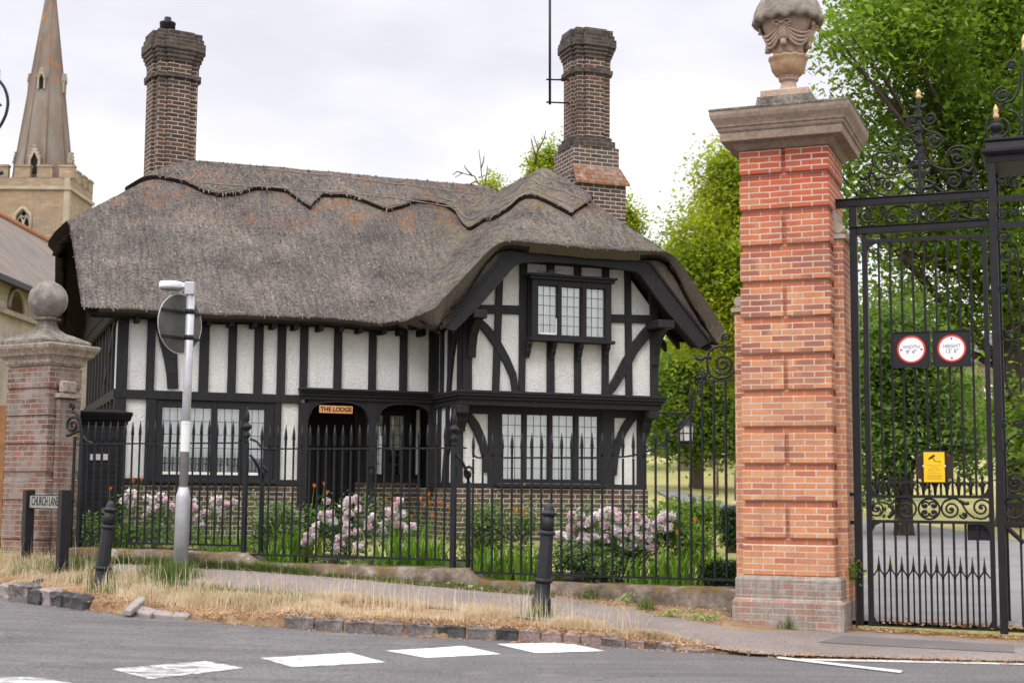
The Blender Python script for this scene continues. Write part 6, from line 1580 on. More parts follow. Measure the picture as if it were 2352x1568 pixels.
# ------------------------------------------------------------------ signs on the gate
def gsign(name, x0, x1, y0, y1, label, which):
    w_ = GW + .06; a = GF.P(x0, y0, w_); c = GF.P(x1, y1, w_)
    t = thing(name, label, 'sign', GF.o, (0, 0, GF.ang)); yf = -w_
    MB().cbox(a[0], c[0], yf, yf + .03, c[1], a[1], .004).build('panel', MAT['black_paint'], t)
    fw = .012; m_ = MB(); m_.box(a[0], c[0], yf - .012, yf, a[1] - fw, a[1]).box(a[0], c[0], yf - .012, yf, c[1], c[1] + fw).box(a[0], a[0] + fw, yf - .012, yf, c[1] + fw, a[1] - fw).box(c[0] - fw, c[0], yf - .012, yf, c[1] + fw, a[1] - fw); m_.build('frame', MAT['black_paint'], t)
    mu, mz = (a[0] + c[0]) / 2, (a[1] + c[1]) / 2; R = (c[0] - a[0]) * .375
    def disc(r0, r1, y):
        n = 48; m_ = MB()
        if r0 <= 0: m_.add([(mu + r1*math.cos(2*PI*i/n), y, mz + r1*math.sin(2*PI*i/n)) for i in range(n)], [tuple(range(n))])
        else: m_.add([(mu + r1*math.cos(2*PI*i/n), y, mz + r1*math.sin(2*PI*i/n)) for i in range(n)] + [(mu + r0*math.cos(2*PI*i/n), y, mz + r0*math.sin(2*PI*i/n)) for i in range(n)], [(i, (i+1) % n, n + (i+1) % n, n + i) for i in range(n)])
        return m_
    disc(0, R, yf - .004).build('white_disc', MAT['sign_white'], t); disc(R*.875, R, yf - .008).build('red_ring', MAT['sign_red'], t)
    tr = MB(); s = R * .13
    def tri(cu, cz, dx, dz):
        px_, pz_ = -dz, dx; tr.add([(cu + dx*s*.8, yf - .0075, cz + dz*s*.8), (cu - dx*s*.6 + px_*s*.65, yf - .0075, cz - dz*s*.6 + pz_*s*.65), (cu - dx*s*.6 - px_*s*.65, yf - .0075, cz - dz*s*.6 - pz_*s*.65)], [(0, 1, 2)])
    if which == 'w': tri(mu - R*.70, mz - R*.02, 1, 0); tri(mu + R*.70, mz - R*.02, -1, 0)
    else: tri(mu, mz + R*.70, 0, -1); tri(mu, mz - R*.70, 0, 1)
    tr.build('arrows', MAT['ink'], t)
    text_mesh('lettering', 'WIDTH' if which == 'w' else 'HEIGHT', R*.36, MAT['ink_grey'], t, (mu, yf - .0075, mz + R*.17), (rad(90), 0, 0), .0004, 1.0, .001)
    text_mesh('lettering', "9' 4\"" if which == 'w' else "12' 6\"", R*.42, MAT['ink_grey'], t, (mu, yf - .0075, mz - R*.20), (rad(90), 0, 0), .0004, 1.0, .0015)
gsign('width_limit_sign', 2049, 2138, 762.5, 842.5, 'black framed round sign reading WIDTH 9 ft 4 in, on the gate bars', 'w')
gsign('height_limit_sign', 2141.5, 2231, 759, 841, 'black framed round sign reading HEIGHT 12 ft 6 in, on the gate bars', 'h')
w_ = GW + .06; yf = -w_
cs = thing('cctv_sign', 'yellow CCTV warning sign with camera symbol wired low on the gate bars', 'sign', GF.o, (0, 0, GF.ang))
a = GF.P(2103.5, 1046, w_); c = GF.P(2190, 1099, w_); MB().box(a[0], c[0], yf, yf + .02, c[1], a[1]).build('back_board', MAT['brown_board'], cs)
a = GF.P(2118.5, 1034.5, w_); c = GF.P(2174, 1110, w_); MB().cbox(a[0], c[0], yf - .016, yf - .002, c[1], a[1], .003).build('frame', MAT['brown_board'], cs)
a = GF.P(2121.5, 1038, w_); c = GF.P(2171, 1106.5, w_); MB().box(a[0], c[0], yf - .02, yf - .0165, c[1], a[1]).build('plate', MAT['sign_yellow'], cs)
def C_(fx, fz): return (lerp(a[0], c[0], fx), yf - .0212, lerp(a[1], c[1], fz))
m_ = MB(); m_.add([C_(.24, .19), C_(.50, .075), C_(.57, .125), C_(.31, .245)], [(3, 2, 1, 0)]); m_.add([C_(.235, .20), C_(.30, .25), C_(.285, .275), C_(.22, .225)], [(3, 2, 1, 0)])
m_.add([C_(.42, .20), C_(.46, .18), C_(.55, .29), C_(.52, .31)], [(3, 2, 1, 0)]); m_.add([C_(.52, .295), C_(.78, .315), C_(.78, .335), C_(.52, .315)], [(3, 2, 1, 0)]); m_.add([C_(.76, .28), C_(.79, .27), C_(.80, .37), C_(.77, .37)], [(3, 2, 1, 0)])
m_.build('camera_symbol', MAT['ink'], cs)
m_ = MB()
for fz, x0, x1 in ((.44, .12, .88), (.50, .3, .7), (.69, .2, .8), (.77, .14, .86), (.81, .14, .86), (.85, .16, .84), (.90, .14, .86)):
    m_.add([C_(x0, fz), C_(x1, fz), C_(x1, fz + .012), C_(x0, fz + .012)], [(3, 2, 1, 0)])
m_.build('small_print', MAT['ink_ochre'], cs)
q = C_(.5, .60); text_mesh('lettering', 'CCTV', .042, MAT['ink_ochre'], cs, (q[0], yf - .0212, q[2]), (rad(90), 0, 0), .0003, 1.15)
for fx in (-.02, 1.02): q = C_(fx, .47); MB().lathe([(.008, -.01), (.008, .01)], 8, (q[0], yf - .02, q[2])).build('cable_tie', MAT['white_plastic'], cs)
lb = thing('letter_box', 'plain black metal box fixed behind the gate bars at lower right', 'letter box', GF.o, (0, 0, GF.ang))
a = GF.P(2221.5, 1203, GW - .04); c = GF.P(2283, 1241, GW - .04)
bx = MB().cbox(a[0], c[0], .545, .70, c[1], a[1], .006).build('body', MAT['black_paint'], lb); MB().cbox(a[0] + .03, c[0] - .05, .53, .545, lerp(a[1], c[1], .30), lerp(a[1], c[1], .22), .004).build('flap', MAT['iron'], lb)

# ------------------------------------------------------------------ black painted brick store beside the cottage
SWp = 1.75
st = thing('brick_store', 'small black painted brick store with moulded cornice at the left end of the cottage', 'outbuilding', HF.o, (0, 0, HF.ang))
ua, ub = HF.u(181, 1050, SWp), HF.u(286, 1050, SWp); zt, zm = HF.z(240, 946, SWp), HF.z(240, 970, SWp)
b = MB().box(ua, ub, -SWp, -SWp + .9, .4, zm); b.build('wall', MAT['black_brick'], st)
b = MB(); frustum(b, ua, ub, -SWp, -SWp + .9, [(.01, zm - .04), (.03, zm - .02), (.03, zm + .02), (.06, zm + .03), (.075, zm + .08), (.09, zt - .03), (.09, zt), (-.1, zt + .04)]); b.build('cornice', MAT['black_timber_dark'], st, bevel=.005)
b = MB().box(ub - .07, ub + .012, -SWp - .014, -SWp, .4, zm - .03); b.build('corner_board', MAT['black_paint'], st)
for xa, xb in ((207, 213), (217, 230), (234, 247)):
    a = HF.P(xa, 1042, SWp); c = HF.P(xb, 1056, SWp); MB().box(a[0], c[0], -SWp - .012, -SWp, c[1], a[1]).build('number_plate', MAT['white_plastic'], st)
# wooden fence at the far left edge
wf = thing('board_fence', 'orange brown wooden board fence at the far left edge behind the old pillar', 'fence', (0, 0, 0))
for i in range(5):
    q = ondepth(16 - i * 24, 930, 20.6); m_ = MB().cbox(q.x - .14, q.x - .004, 20.6 + i*.02, 20.63 + i*.02, .5, q.z, .006); m_.build('board', MAT['fence_wood'], wf)
q = ondepth(16, 960, 20.65); MB().box(q.x - 1, q.x, 20.72, 20.78, q.z - .1, q.z).build('rail', MAT['fence_wood'], wf)
# lamp standard just outside the left edge: only its swan neck shows
lm = thing('lamp_standard', 'curved black swan neck of a street lamp at the upper left edge', 'street lamp', (0, 0, 0))
def D13(x, y): return ondepth(x, y, 13.0)
MB().tube([D13(*q) for q in smooth_pts([(-60, 160), (-30, 168), (-8, 180), (10, 202), (18, 230), (15, 258), (6, 280), (-6, 300), (-20, 330), (-24, 380)])], .014, 8).build('swan_neck', MAT['iron'], lm)
q = D13(-24, 420); MB().tube([(q.x, q.y, 0.0), (q.x, q.y, D13(-24, 160).z)], .05, 10).build('post', MAT['iron'], lm)
q = D13(0, 237); MB().lathe([(.05, -.02), (.03, .0), (.012, .03)], 10, (q.x - .03, q.y, q.z)).build('finial', MAT['brown_board'], lm)
MB().tube([D13(-24, 400), D13(0, 399), D13(7, 395)], [.014, .016, .02], 8).build('ladder_bar', MAT['iron'], lm)
# ------------------------------------------------------------------ foliage
def leaves(name, centres, spread, per, size, mat, parent, seed=1, up=.5, aspect=.55, rest=None, droop=0.0):
    """many leaf-sized rhombs scattered round clump centres"""
    g_ = np.random.default_rng(seed); C = np.repeat(np.asarray(centres, float), per, axis=0); n = len(C)
    off = g_.normal(0, 1, (n, 3)) * np.asarray(spread); P = C + off
    if droop: P[:, 2] -= droop * np.abs(g_.normal(0, 1, n))
    nrm = g_.normal(0, 1, (n, 3)); nrm[:, 2] = np.abs(nrm[:, 2]) + up; nrm /= np.linalg.norm(nrm, axis=1)[:, None]
    t = g_.normal(0, 1, (n, 3)); t -= nrm * np.sum(t * nrm, 1)[:, None]; t /= np.linalg.norm(t, axis=1)[:, None]
    s = np.cross(nrm, t); L = (size * g_.uniform(.45, 1.6, n))[:, None]; W = L * aspect
    V = np.stack([P - t*L*.5, P + s*W*.5 - nrm*L*.06, P + t*L*.5, P - s*W*.5 - nrm*L*.06], 1).reshape(-1, 3)
    Fc = np.arange(4 * n).reshape(n, 4)
    return npmesh(name, V, Fc, mat, parent)
def blob_points(blobs, n, seed, shell=.55):
    g_ = np.random.default_rng(seed); wts = np.array([b[1][0]*b[1][1]*b[1][2] for b in blobs]); wts = wts / wts.sum(); out_ = []
    for (c, r), k in zip(blobs, g_.multinomial(n, wts)):
        d = g_.normal(0, 1, (k, 3)); d /= np.linalg.norm(d, axis=1)[:, None]; q = shell + (1 - shell) * g_.uniform(0, 1, k) ** .6
        q *= 1 + .16 * np.sin(d[:, 0]*7 + c[0]) * np.cos(d[:, 2]*6 + c[2]); out_.append(np.asarray(c) + d * q[:, None] * np.asarray(r))
    return np.concatenate(out_)
def tree(name, label, base, blobs, n, per, size, spread, lm_, bm_, tr, seed, group=None, up=.5, shell=.5, limbs=True, droop=0, cat='tree'):
    t = thing(name, label, cat, base, group=group)
    bl = [((c[0] - base[0], c[1] - base[1], c[2] - base[2]), r) for c, r in blobs]
    leaves('crown', blob_points(bl, n, seed, shell), spread, per, size, MAT[lm_], t, seed, up, droop=droop)
    m_ = MB(); top = max(b_[0][2] for b_ in bl)
    rr = random.Random(seed)
    if tr > 0:
        m_.tube([(0, 0, -.3), (0, 0, .3), (.1*tr, 0, top*.3), (rr.uniform(-.5, .5)*tr, .2*tr, top*.62), (rr.uniform(-1, 1)*tr, 0, top*.95)], [tr*1.35, tr, tr*.86, tr*.6, tr*.12], 10)
        if limbs:
            for c, r in bl:
                z0 = min(c[2] * .75, top * rr.uniform(.25, .5)); st_ = (0, 0, z0); en = (c[0], c[1], c[2])
                md = (c[0]*.5 + rr.uniform(-.4, .4), c[1]*.5 + rr.uniform(-.4, .4), lerp(z0, c[2], .45))
                m_.tube([st_, md, en], [tr*.3, tr*.17, tr*.05], 7)
                for _ in range(3):
                    e2 = (c[0] + rr.uniform(-.8, .8)*r[0], c[1] + rr.uniform(-.8, .8)*r[1], c[2] + rr.uniform(-.7, .8)*r[2]); m_.tube([md, ((md[0]+e2[0])/2, (md[1]+e2[1])/2, (md[2]+e2[2])/2 + .3), e2], [tr*.2, tr*.1, tr*.03], 5)
        m_.build('trunk', MAT[bm_], t)
    return t
def B(x, y, Y, rx, rz, ry=None):
    p = ondepth(x, y, Y); k = Y / F; return (tuple(p), (rx * k, (ry if ry else rx) * k, rz * k))
# great tree overhanging the gate at right
Yt = 42
bs = ondepth(2330, 1165, Yt)
tree('broad_tree', 'huge dark green broadleaf tree filling the upper right behind the iron gate', (bs.x, bs.y, z_land(bs.x, bs.y)),
     [B(2080, 60, Yt-3, 175, 130), B(2290, 80, Yt, 190, 160), B(2000, 300, Yt-2, 105, 120), B(2180, 300, Yt-1, 170, 150), B(2380, 330, Yt-2, 150, 180), B(1990, 520, Yt-2, 90, 130), B(2130, 520, Yt, 130, 140), B(2290, 560, Yt-1, 130, 150), B(2020, 720, Yt-1, 95, 110), B(2150, 720, Yt, 100, 95), B(1925, 90, Yt-5, 75, 60), B(1930, 400, Yt-3, 60, 110), B(2330, -100, Yt, 220, 120), B(2080, -110, Yt-2, 180, 110), B(2390, 700, Yt, 90, 130), B(2330, 930, Yt-3, 60, 110), B(2400, 1030, Yt-3, 80, 90), B(2310, 1060, Yt-4, 30, 50)],
     980, 92, .175, (.5, .5, .42), 'leaf_dark', 'bark', .55, 21, shell=.3)
tree('drooping_tree', 'dark drooping tree with a visible trunk directly behind the gate bars', (lambda q: (q.x, q.y, z_land(q.x, q.y)))(ondepth(2076, 1192, 36)),
     [B(2060, 780, 36, 110, 90), B(2010, 900, 36, 70, 90), B(2110, 900, 36, 110, 90), B(2180, 960, 35, 60, 90), B(2060, 1000, 35.5, 90, 60), B(1985, 1010, 36, 55, 60), B(2220, 1010, 35, 45, 60), B(2000, 1090, 36, 40, 35)],
     340, 70, .15, (.36, .36, .32), 'leaf_yew', 'bark', .24, 5, shell=.2, droop=.25)
# bright lime trees between the cottage and the pillar
tree('lime_tree', 'tall sunny yellow-green tree between the cottage roof and the brick pillar', (lambda q: (q.x, q.y, z_land(q.x, q.y)))(ondepth(1790, 1100, 60)),
     [B(1690, 450, 60, 95, 115), B(1610, 560, 59, 75, 100), B(1690, 640, 58, 110, 100), B(1560, 640, 58, 55, 75), B(1620, 740, 58, 85, 90), B(1720, 800, 60, 80, 110), B(1790, 600, 60, 90, 150), B(1680, 380, 60, 40, 45)],
     820, 84, .175, (.5, .5, .4), 'leaf_lime', 'bark', .3, 31, shell=.35)
tree('park_tree', 'mid green avenue tree seen under the cottage eaves, nearest of the avenue trunks', (lambda q: (q.x, q.y, z_land(q.x, q.y)))(ondepth(1598, 1115, 68)),
     [B(1580, 860, 68, 90, 85), B(1660, 900, 68, 75, 80), B(1545, 930, 67, 60, 80), B(1610, 990, 67, 75, 55), B(1690, 1010, 67, 60, 55), B(1530, 1010, 67, 45, 45)],
     560, 60, .2, (.6, .6, .45), 'leaf_mid', 'bark_pale', .3, 33, group='avenue trees in the park', shell=.3)
for i, (x, y, Yd, lab) in enumerate([(1570, 1080, 88, 'avenue tree with a thick pale trunk left of the lantern post'), (1640, 1085, 98, 'slim avenue tree farther back near the brick pillar'), (1525, 1050, 120, 'farthest avenue tree at the left of the gap beside the cottage')]):
    q = ondepth(x, y, Yd); z = z_land(q.x, q.y)
    tree('park_tree', lab, (q.x, q.y, z), [((q.x, q.y, z + 5.5), (2.6, 2.6, 2.2)), ((q.x + 1.2, q.y - .5, z + 7.5), (2.2, 2.2, 1.8)), ((q.x - 1.6, q.y - .6, z + 4.6), (1.7, 1.7, 1.3))], 260, 34, .36, (.6, .6, .5), 'leaf_mid', 'bark_pale', .36, 40 + i, group='avenue trees in the park', shell=.3)
# tree tops beyond the cottage
tree('small_tree', 'yellow-green treetop peeping over the ridge just left of the right chimney', (lambda q: (q.x, q.y, z_land(q.x, q.y)))(ondepth(1250, 900, 44)), [B(1243, 390, 44, 28, 22), B(1268, 362, 44, 16, 26), B(1232, 372, 44, 10, 20)], 60, 40, .11, (.2, .2, .24), 'leaf_lime', 'bark', .12, 51, group=None)
tree('weeping_tree', 'drooping pale green birch spray showing right of the right chimney', (lambda q: (q.x, q.y, z_land(q.x, q.y)))(ondepth(1440, 900, 40)), [B(1440, 485, 40, 24, 26), B(1460, 510, 40, 18, 22), B(1478, 520, 40, 5, 26)], 50, 40, .10, (.13, .13, .22), 'leaf_lime', 'bark', .1, 52, droop=.3)
bt = thing('bare_tree', 'bare twiggy treetop with a few leaves above the thatched ridge', 'tree', (lambda q: (q.x, q.y, 1.0))(ondepth(1105, 800, 42)))
m_ = MB(); o_ = bt.location; rr = random.Random(9)
def L42(x, y): q = ondepth(x, y, 42); return (q.x - o_.x, q.y - o_.y, q.z - o_.z)
for pts in ([(1112, 800), (1112, 450), (1106, 400), (1104, 375), (1100, 345)], [(1108, 440), (1090, 405), (1062, 398), (1045, 408)], [(1104, 390), (1110, 372), (1112, 358)], [(1085, 404), (1072, 390), (1066, 380)], [(1112, 430), (1118, 400), (1120, 380)], [(1062, 398), (1050, 394), (1040, 402)], [(1096, 415), (1078, 424), (1068, 436)], [(1228, 380), (1236, 345), (1226, 312)], [(1236, 345), (1250, 318), (1254, 300)], [(1232, 365), (1222, 330), (1220, 318)]):
    m_.tube([L42(*q) for q in pts], [.02 * (1 - i/len(pts)) + .005 for i in range(len(pts))], 5)
m_.build('trunk', MAT['bark'], bt)
q = [B(1130, 428, 42, 22, 14)]; leaves('crown', blob_points([((q[0][0][0]-o_.x, q[0][0][1]-o_.y, q[0][0][2]-o_.z), q[0][1])], 34, 3, .2), (.18, .18, .18), 20, .1, MAT['leaf_lime'], bt, 4)
# far tree belt
far = [(1500, 1000, 150, 'leaf_mid'), (1600, 985, 160, 'leaf_dark'), (1700, 990, 150, 'leaf_mid'), (1960, 1000, 130, 'leaf_dark'), (2060, 985, 140, 'leaf_mid'), (2165, 995, 135, 'leaf_dark'), (2340, 985, 125, 'leaf_mid'), (2420, 960, 125, 'leaf_dark')]
fl = ['far tree seen low beside the cottage wall', 'far dark tree behind the avenue trunks', 'far tree half hidden by the brick pillar', 'far dark tree behind the left gate bars', 'far tree behind the drooping tree trunk', 'far dark tree behind the yellow sign', 'far tree behind the iron pier', 'far dark tree at the right edge of the park']
for i, ((x, y, Yd, lm_), lab) in enumerate(zip(far, fl)):
    q = ondepth(x, y, Yd); z = z_land(q.x, q.y); k = Yd / F
    if i in (6,): hh = q.z - z
    tree('far_tree', lab, (q.x, q.y, z), [((q.x, q.y, z + 4.2), (3.2, 3, 2.8)), ((q.x + 2, q.y, z + 5.8), (2.4, 2.4, 2.2)), ((q.x - 2.2, q.y, z + 3.2), (2.2, 2.2, 2.4))], 170, 30, .5, (.75, .75, .6), lm_, 'bark', .3, 60 + i, group='trees at the far side of the park', shell=.25, limbs=False)
# field posts
for i, (x, y) in enumerate([(1668, 1100), (1690, 1108), (1648, 1096)]):
    q = onland(x, y + 40); o = MB().lathe([(.06, 0), (.055, 1.2), (.02, 1.24)], 8).build('fence_post', MAT['bark_pale'], None, loc=q); tag(o, ['wooden field post left of the brick pillar, the middle one', 'wooden field post nearest the brick pillar', 'wooden field post farthest from the brick pillar'][i], 'fence post', 'field posts in the park')
q = onland(1593, 1205); vm = MB().lathe([(.10, 0), (.09, .6), (.1, .62), (.07, .75), (.02, .8)], 10).build('drive_bollard', MAT['black_paint'], None, loc=q); tag(vm, 'short black post on the lawn edge beside the park drive', 'post')
# red brick house far in the park
q = ondepth(2262, 960, 165); z = z_land(q.x, q.y); hs = thing('far_house', 'far reddish house glimpsed through leaves right of the gate', 'house', (q.x, q.y, z))
MB().box(-4, 5, 0, 8, -1, 11).build('wall', MAT['old_brick'], hs)
m_ = MB().add([(-4.4, -.4, 11), (5.4, -.4, 11), (5.4, 8.4, 11), (-4.4, 8.4, 11), (-4.4, 4, 15), (5.4, 4, 15)], [(0, 1, 5, 4), (2, 3, 4, 5), (0, 4, 3), (1, 2, 5)]); m_.build('roof', MAT['slate'], hs)
for kx in (-2.5, 0, 2.8): MB().box(kx, kx + 1, -.06, .05, 6.5, 8.6).build('window', MAT['sign_white'], hs)

# ------------------------------------------------------------------ church
CS = MAT['church_stone']; CP = MAT['church_pale']
YC = 85.0
ch = thing('church', 'tall stone spired church tower with battlements and slate roofed nave at the left', 'church', (0, 0, 0))
x0 = ondepth(-25, 450, YC).x; x1 = ondepth(158, 450, YC).x; wT = x1 - x0
zpar, zst, zmer = ondepth(80, 408, YC).z, ondepth(80, 431, YC).z, ondepth(80, 383, YC).z
wxa, wxb = ondepth(37, 500, YC).x, ondepth(68, 500, YC).x; wz0, wz1, wz2 = ondepth(52, 545, YC).z, ondepth(52, 500, YC).z, ondepth(52, 480, YC).z
b = MB()
b.box(x0, wxa, YC, YC + .6, 0, zpar).box(wxb, x1, YC, YC + .6, 0, zpar).box(wxa, wxb, YC, YC + .6, wz2 + .05, zpar).box(wxa, wxb, YC, YC + .6, 0, wz0)
n = 8; cw_ = (wxa + wxb) / 2; hw_ = (wxb - wxa) / 2
for s in (-1, 1):
    pts = [(cw_ + s*hw_, wz1)] + [(cw_ + s*hw_*(1 - (i/n)**1.7), wz1 + (wz2 - wz1) * (i/n)) for i in range(n + 1)] + [(cw_, wz2 + .06), (cw_ + s*hw_, wz2 + .06)]
    b.prism(pts, YC, YC + .6)
b.box(x0, x1, YC + .6, YC + wT, 0, zpar - .02)
b.build('tower', CS, ch)
b = MB().box(x1 - .30, x1 + .035, YC - .035, YC + .30, 0, zpar)
b.build('quoins', CP, ch)
b = MB().box(x0 - .1, x1 + .14, YC - .14, YC + wT + .1, zst - .12, zst + .08); b.build('string_course', CP, ch)
for i in range(4):
    a = lerp(x0, x1, (i + .12) / 3.6); MB().box(a, a + wT*.19, YC - .02, YC + .35, zpar, zmer).box(a - .04, a + wT*.19 + .04, YC - .07, YC + .4, zmer, zmer + .12).build('merlon', CS, ch)
for i in range(4):
    a = YC + .06 + i * wT / 3.7; MB().box(x1 - .35, x1 + .02, a + (.36 if i == 0 else 0), a + wT*.17, zpar, zmer).box(x1 - .4, x1 + .07, a + (.41 if i == 0 else -.04), a + wT*.17 + .04, zmer, zmer + .12).build('merlon', CS, ch)
fr_ = []
def gothic(mb, cx_, hw, z0, z1, z2, y, r):
    L = [(cx_ - hw, y, z0), (cx_ - hw, y, z1)] + [(cx_ - hw*(1 - (i/6)**1.7), y, z1 + (z2 - z1)*(i/6)) for i in range(1, 7)]
    Rr = [(2*cx_ - p[0], p[1], p[2]) for p in L]; mb.tube(L, r, 5); mb.tube(Rr, r, 5)
b = MB(); gothic(b, cw_, hw_ + .08, wz0, wz1, wz2 + .1, YC - .02, .11)
b.tube([(cw_, YC + .12, wz0), (cw_, YC + .12, wz1 - .1)], .07, 6)
for s in (-1, 1): gothic(b, cw_ + s*hw_*.5, hw_*.42, wz0, wz1 - .35, wz1 + .15, YC + .12, .05)
b.tube([(cw_ - .22, YC + .12, wz1 + .25), (cw_, YC + .12, wz1 + .5), (cw_ + .22, YC + .12, wz1 + .25), (cw_, YC + .12, wz1 + .05), (cw_ - .22, YC + .12, wz1 + .25)], .045, 5)
w1 = b.build('belfry_window', CP, ch); MB().box(wxa, wxb, YC + .3, YC + .35, wz0, wz2 + .05).build('louvre', MAT['dark_room'], w1)
# spire
cx_, cy_ = (x0 + x1) / 2, YC + wT / 2
kS = cy_ / F
zs0 = zpar - .4; rS = 66 * kS / math.cos(math.pi/8)
apex = ondepth(100, -92, cy_).z
b = MB(); vs = [(cx_ + rS*math.cos(math.pi/8 + k*math.pi/4), cy_ + rS*math.sin(math.pi/8 + k*math.pi/4), zs0) for k in range(8)] + [(cx_, cy_, apex)]
b.add(vs, [(k, (k+1) % 8, 8) for k in range(8)]); b.build('spire', MAT['spire_stone'], ch)
b = MB()
for k in range(8):
    v = Vector(vs[k]); a_ = Vector(vs[8]); b.tube([v, v.lerp(a_, .5), v.lerp(a_, .97)], [.045, .04, .02], 5)
b.build('spire_ribs', MAT['spire_stone'], ch)
def lucarne(ang, z0, h, wd_):
    L = bpy.data.objects.new('lucarne', None); COL.objects.link(L); L.parent = ch
    t = (z0 - zs0) / (apex - zs0); r0 = rS * math.cos(math.pi/8) * (1 - t); t1 = (z0 + h - zs0) / (apex - zs0); r1 = rS * math.cos(math.pi/8) * (1 - t1)
    L.location = (cx_, cy_, 0); L.rotation_euler = (0, 0, ang)
    yb = -r0 - .12; m_ = MB()
    for s in (-1, 1): m_.box(min(s*wd_*.62, s*wd_), max(s*wd_*.62, s*wd_), yb, -r1, z0, z0 + h*.62)
    m_.add([(-wd_*1.1, yb - .03, z0 + h*.6), (wd_*1.1, yb - .03, z0 + h*.6), (0, yb - .03, z0 + h*1.12), (-wd_*1.1, -r1 + .3, z0 + h*.6), (wd_*1.1, -r1 + .3, z0 + h*.6), (0, -r1 + .3, z0 + h*1.12)], [(1, 2, 5, 4), (2, 0, 3, 5)])
    for s in (-1, 1): m_.prism([(s*wd_*1.1, z0 + h*.6), (0, z0 + h*1.12), (0, z0 + h*.86), (s*wd_*.62, z0 + h*.55)], yb - .02, yb + .1)
    for i in range(4):
        for s in (-1, 1): q = (i + .5) / 4; m_.lathe([(.02, -.07), (.085, 0), (.02, .08)], 6, (s*wd_*1.12*(1-q), yb, z0 + h*(.62 + .52*q)))
    m_.build('gablet', CP, L); MB().box(-wd_*.62, wd_*.62, yb + .12, yb + .16, z0, z0 + h*.84).build('opening', MAT['dark_room'], L)
zl0 = ondepth(70, 398, cy_ - 1.5).z; zl1 = ondepth(82, 200, cy_ - 1.5).z
for k in range(4):
    lucarne(k * PI/2, zl0 - .1, 1.6, .36)
    lucarne(k * PI/2, zl1, 1.15, .24)
# nave running towards us at the left
Xw, Xr, Ye0, Ye1 = -14.4, -18.4, 33.0, 58.0
ze = 1.5 + 502 / F * 40; zr_ = 11.2
b = MB()
def wallX(y0, y1, z0, z1): b.add([(Xw, y0, z0), (Xw, y1, z0), (Xw, y1, z1), (Xw, y0, z1)], [(0, 1, 2, 3)])
ny0 = 40 + .4; ys = [Ye0, 40.28, 41.55, Ye1]
zw0, zw1 = 6.55, 7.15
wallX(Ye0, Ye1, 0, zw0); wallX(Ye0, ys[1], zw0, ze); wallX(ys[2], Ye1, zw0, ze); 
m = 10; arc = [((ys[1]+ys[2])/2 - (ys[2]-ys[1])/2*math.cos(PI*i/m), zw0 + .08 + .62*math.sin(PI*i/m)) for i in range(m + 1)]
pg = [(Xw, ys[1], ze)] + [(Xw, p[0], p[1]) for p in arc] + [(Xw, ys[2], ze)]
b.add(pg, [tuple(range(len(pg)))])
b.add([(Xw, Ye1, 0), (Xw - 8, Ye1, 0), (Xw - 8, Ye1, ze), (Xr, Ye1, zr_), (Xw, Ye1, ze)], [(0, 1, 2, 3, 4)])
b.add([(Xw, Ye0, 0), (Xw - 8, Ye0, 0), (Xw - 8, Ye0, ze), (Xr, Ye0, zr_), (Xw, Ye0, ze)], [(4, 3, 2, 1, 0)])
b.build('nave_wall', MAT['church_nave'] if 'church_nave' in MAT else brickmat('church_nave', [(0, (.32, .265, .205)), (.4, (.40, .34, .265)), (.7, (.30, .25, .20)), (1, (.44, .39, .33))], (.36, .31, .26), bw_=.5, bh=.2, ms=.02, bloom=((.42, .39, .35), .5, .5), dirt=(.20, .16, .12), dirt_scale=.8), ch)
b = MB().add([(Xw - .35, ys[1] - .1, zw0 - .1), (Xw - .35, ys[2] + .1, zw0 - .1), (Xw - .35, ys[2] + .1, zw1 + .1), (Xw - .35, ys[1] - .1, zw1 + .1)], [(0, 1, 2, 3)]); wn_ = b.build('window', MAT['ink_grey'], ch)
b = MB().tube([(Xw + .03, p[0], p[1]) for p in arc], .07, 5); b.build('arch_stones', CP, wn_)
b = MB().box(Xw - .1, Xw + .14, Ye0, Ye1, zw0 - .16, zw0 - .02); b.build('string_course', MAT['stone'], ch)
b = MB().add([(Xw + .4, Ye0, ze - .32), (Xw + .4, Ye1 + .2, ze - .32), (Xr, Ye1 + .2, zr_), (Xr, Ye0, zr_), (Xw - 8.4, Ye0, ze - .3), (Xw - 8.4, Ye1 + .2, ze - .3)], [(0, 1, 2, 3), (3, 2, 5, 4)]); b.build('nave_roof', MAT['nave_roof'], ch)
b = MB().tube([(Xr, Ye0, zr_ + .03), (Xr, Ye1 + .2, zr_ + .03)], .14, 6); b.build('ridge_tiles', MAT['church_brick_ridge'], ch)
b = MB().box(Xw + .3, Xw + .5, Ye0, Ye1 + .2, ze - .5, ze - .34); b.build('gutter', MAT['black_paint'], ch)
b = MB().tube([(Xw + .05, 36.6 + .0 + 1.2*math.cos(PI - PI*i/14), 3.4 + 1.7*math.sin(PI*i/14)) for i in range(15)], .12, 6); b.build('door_arch', CP, ch)
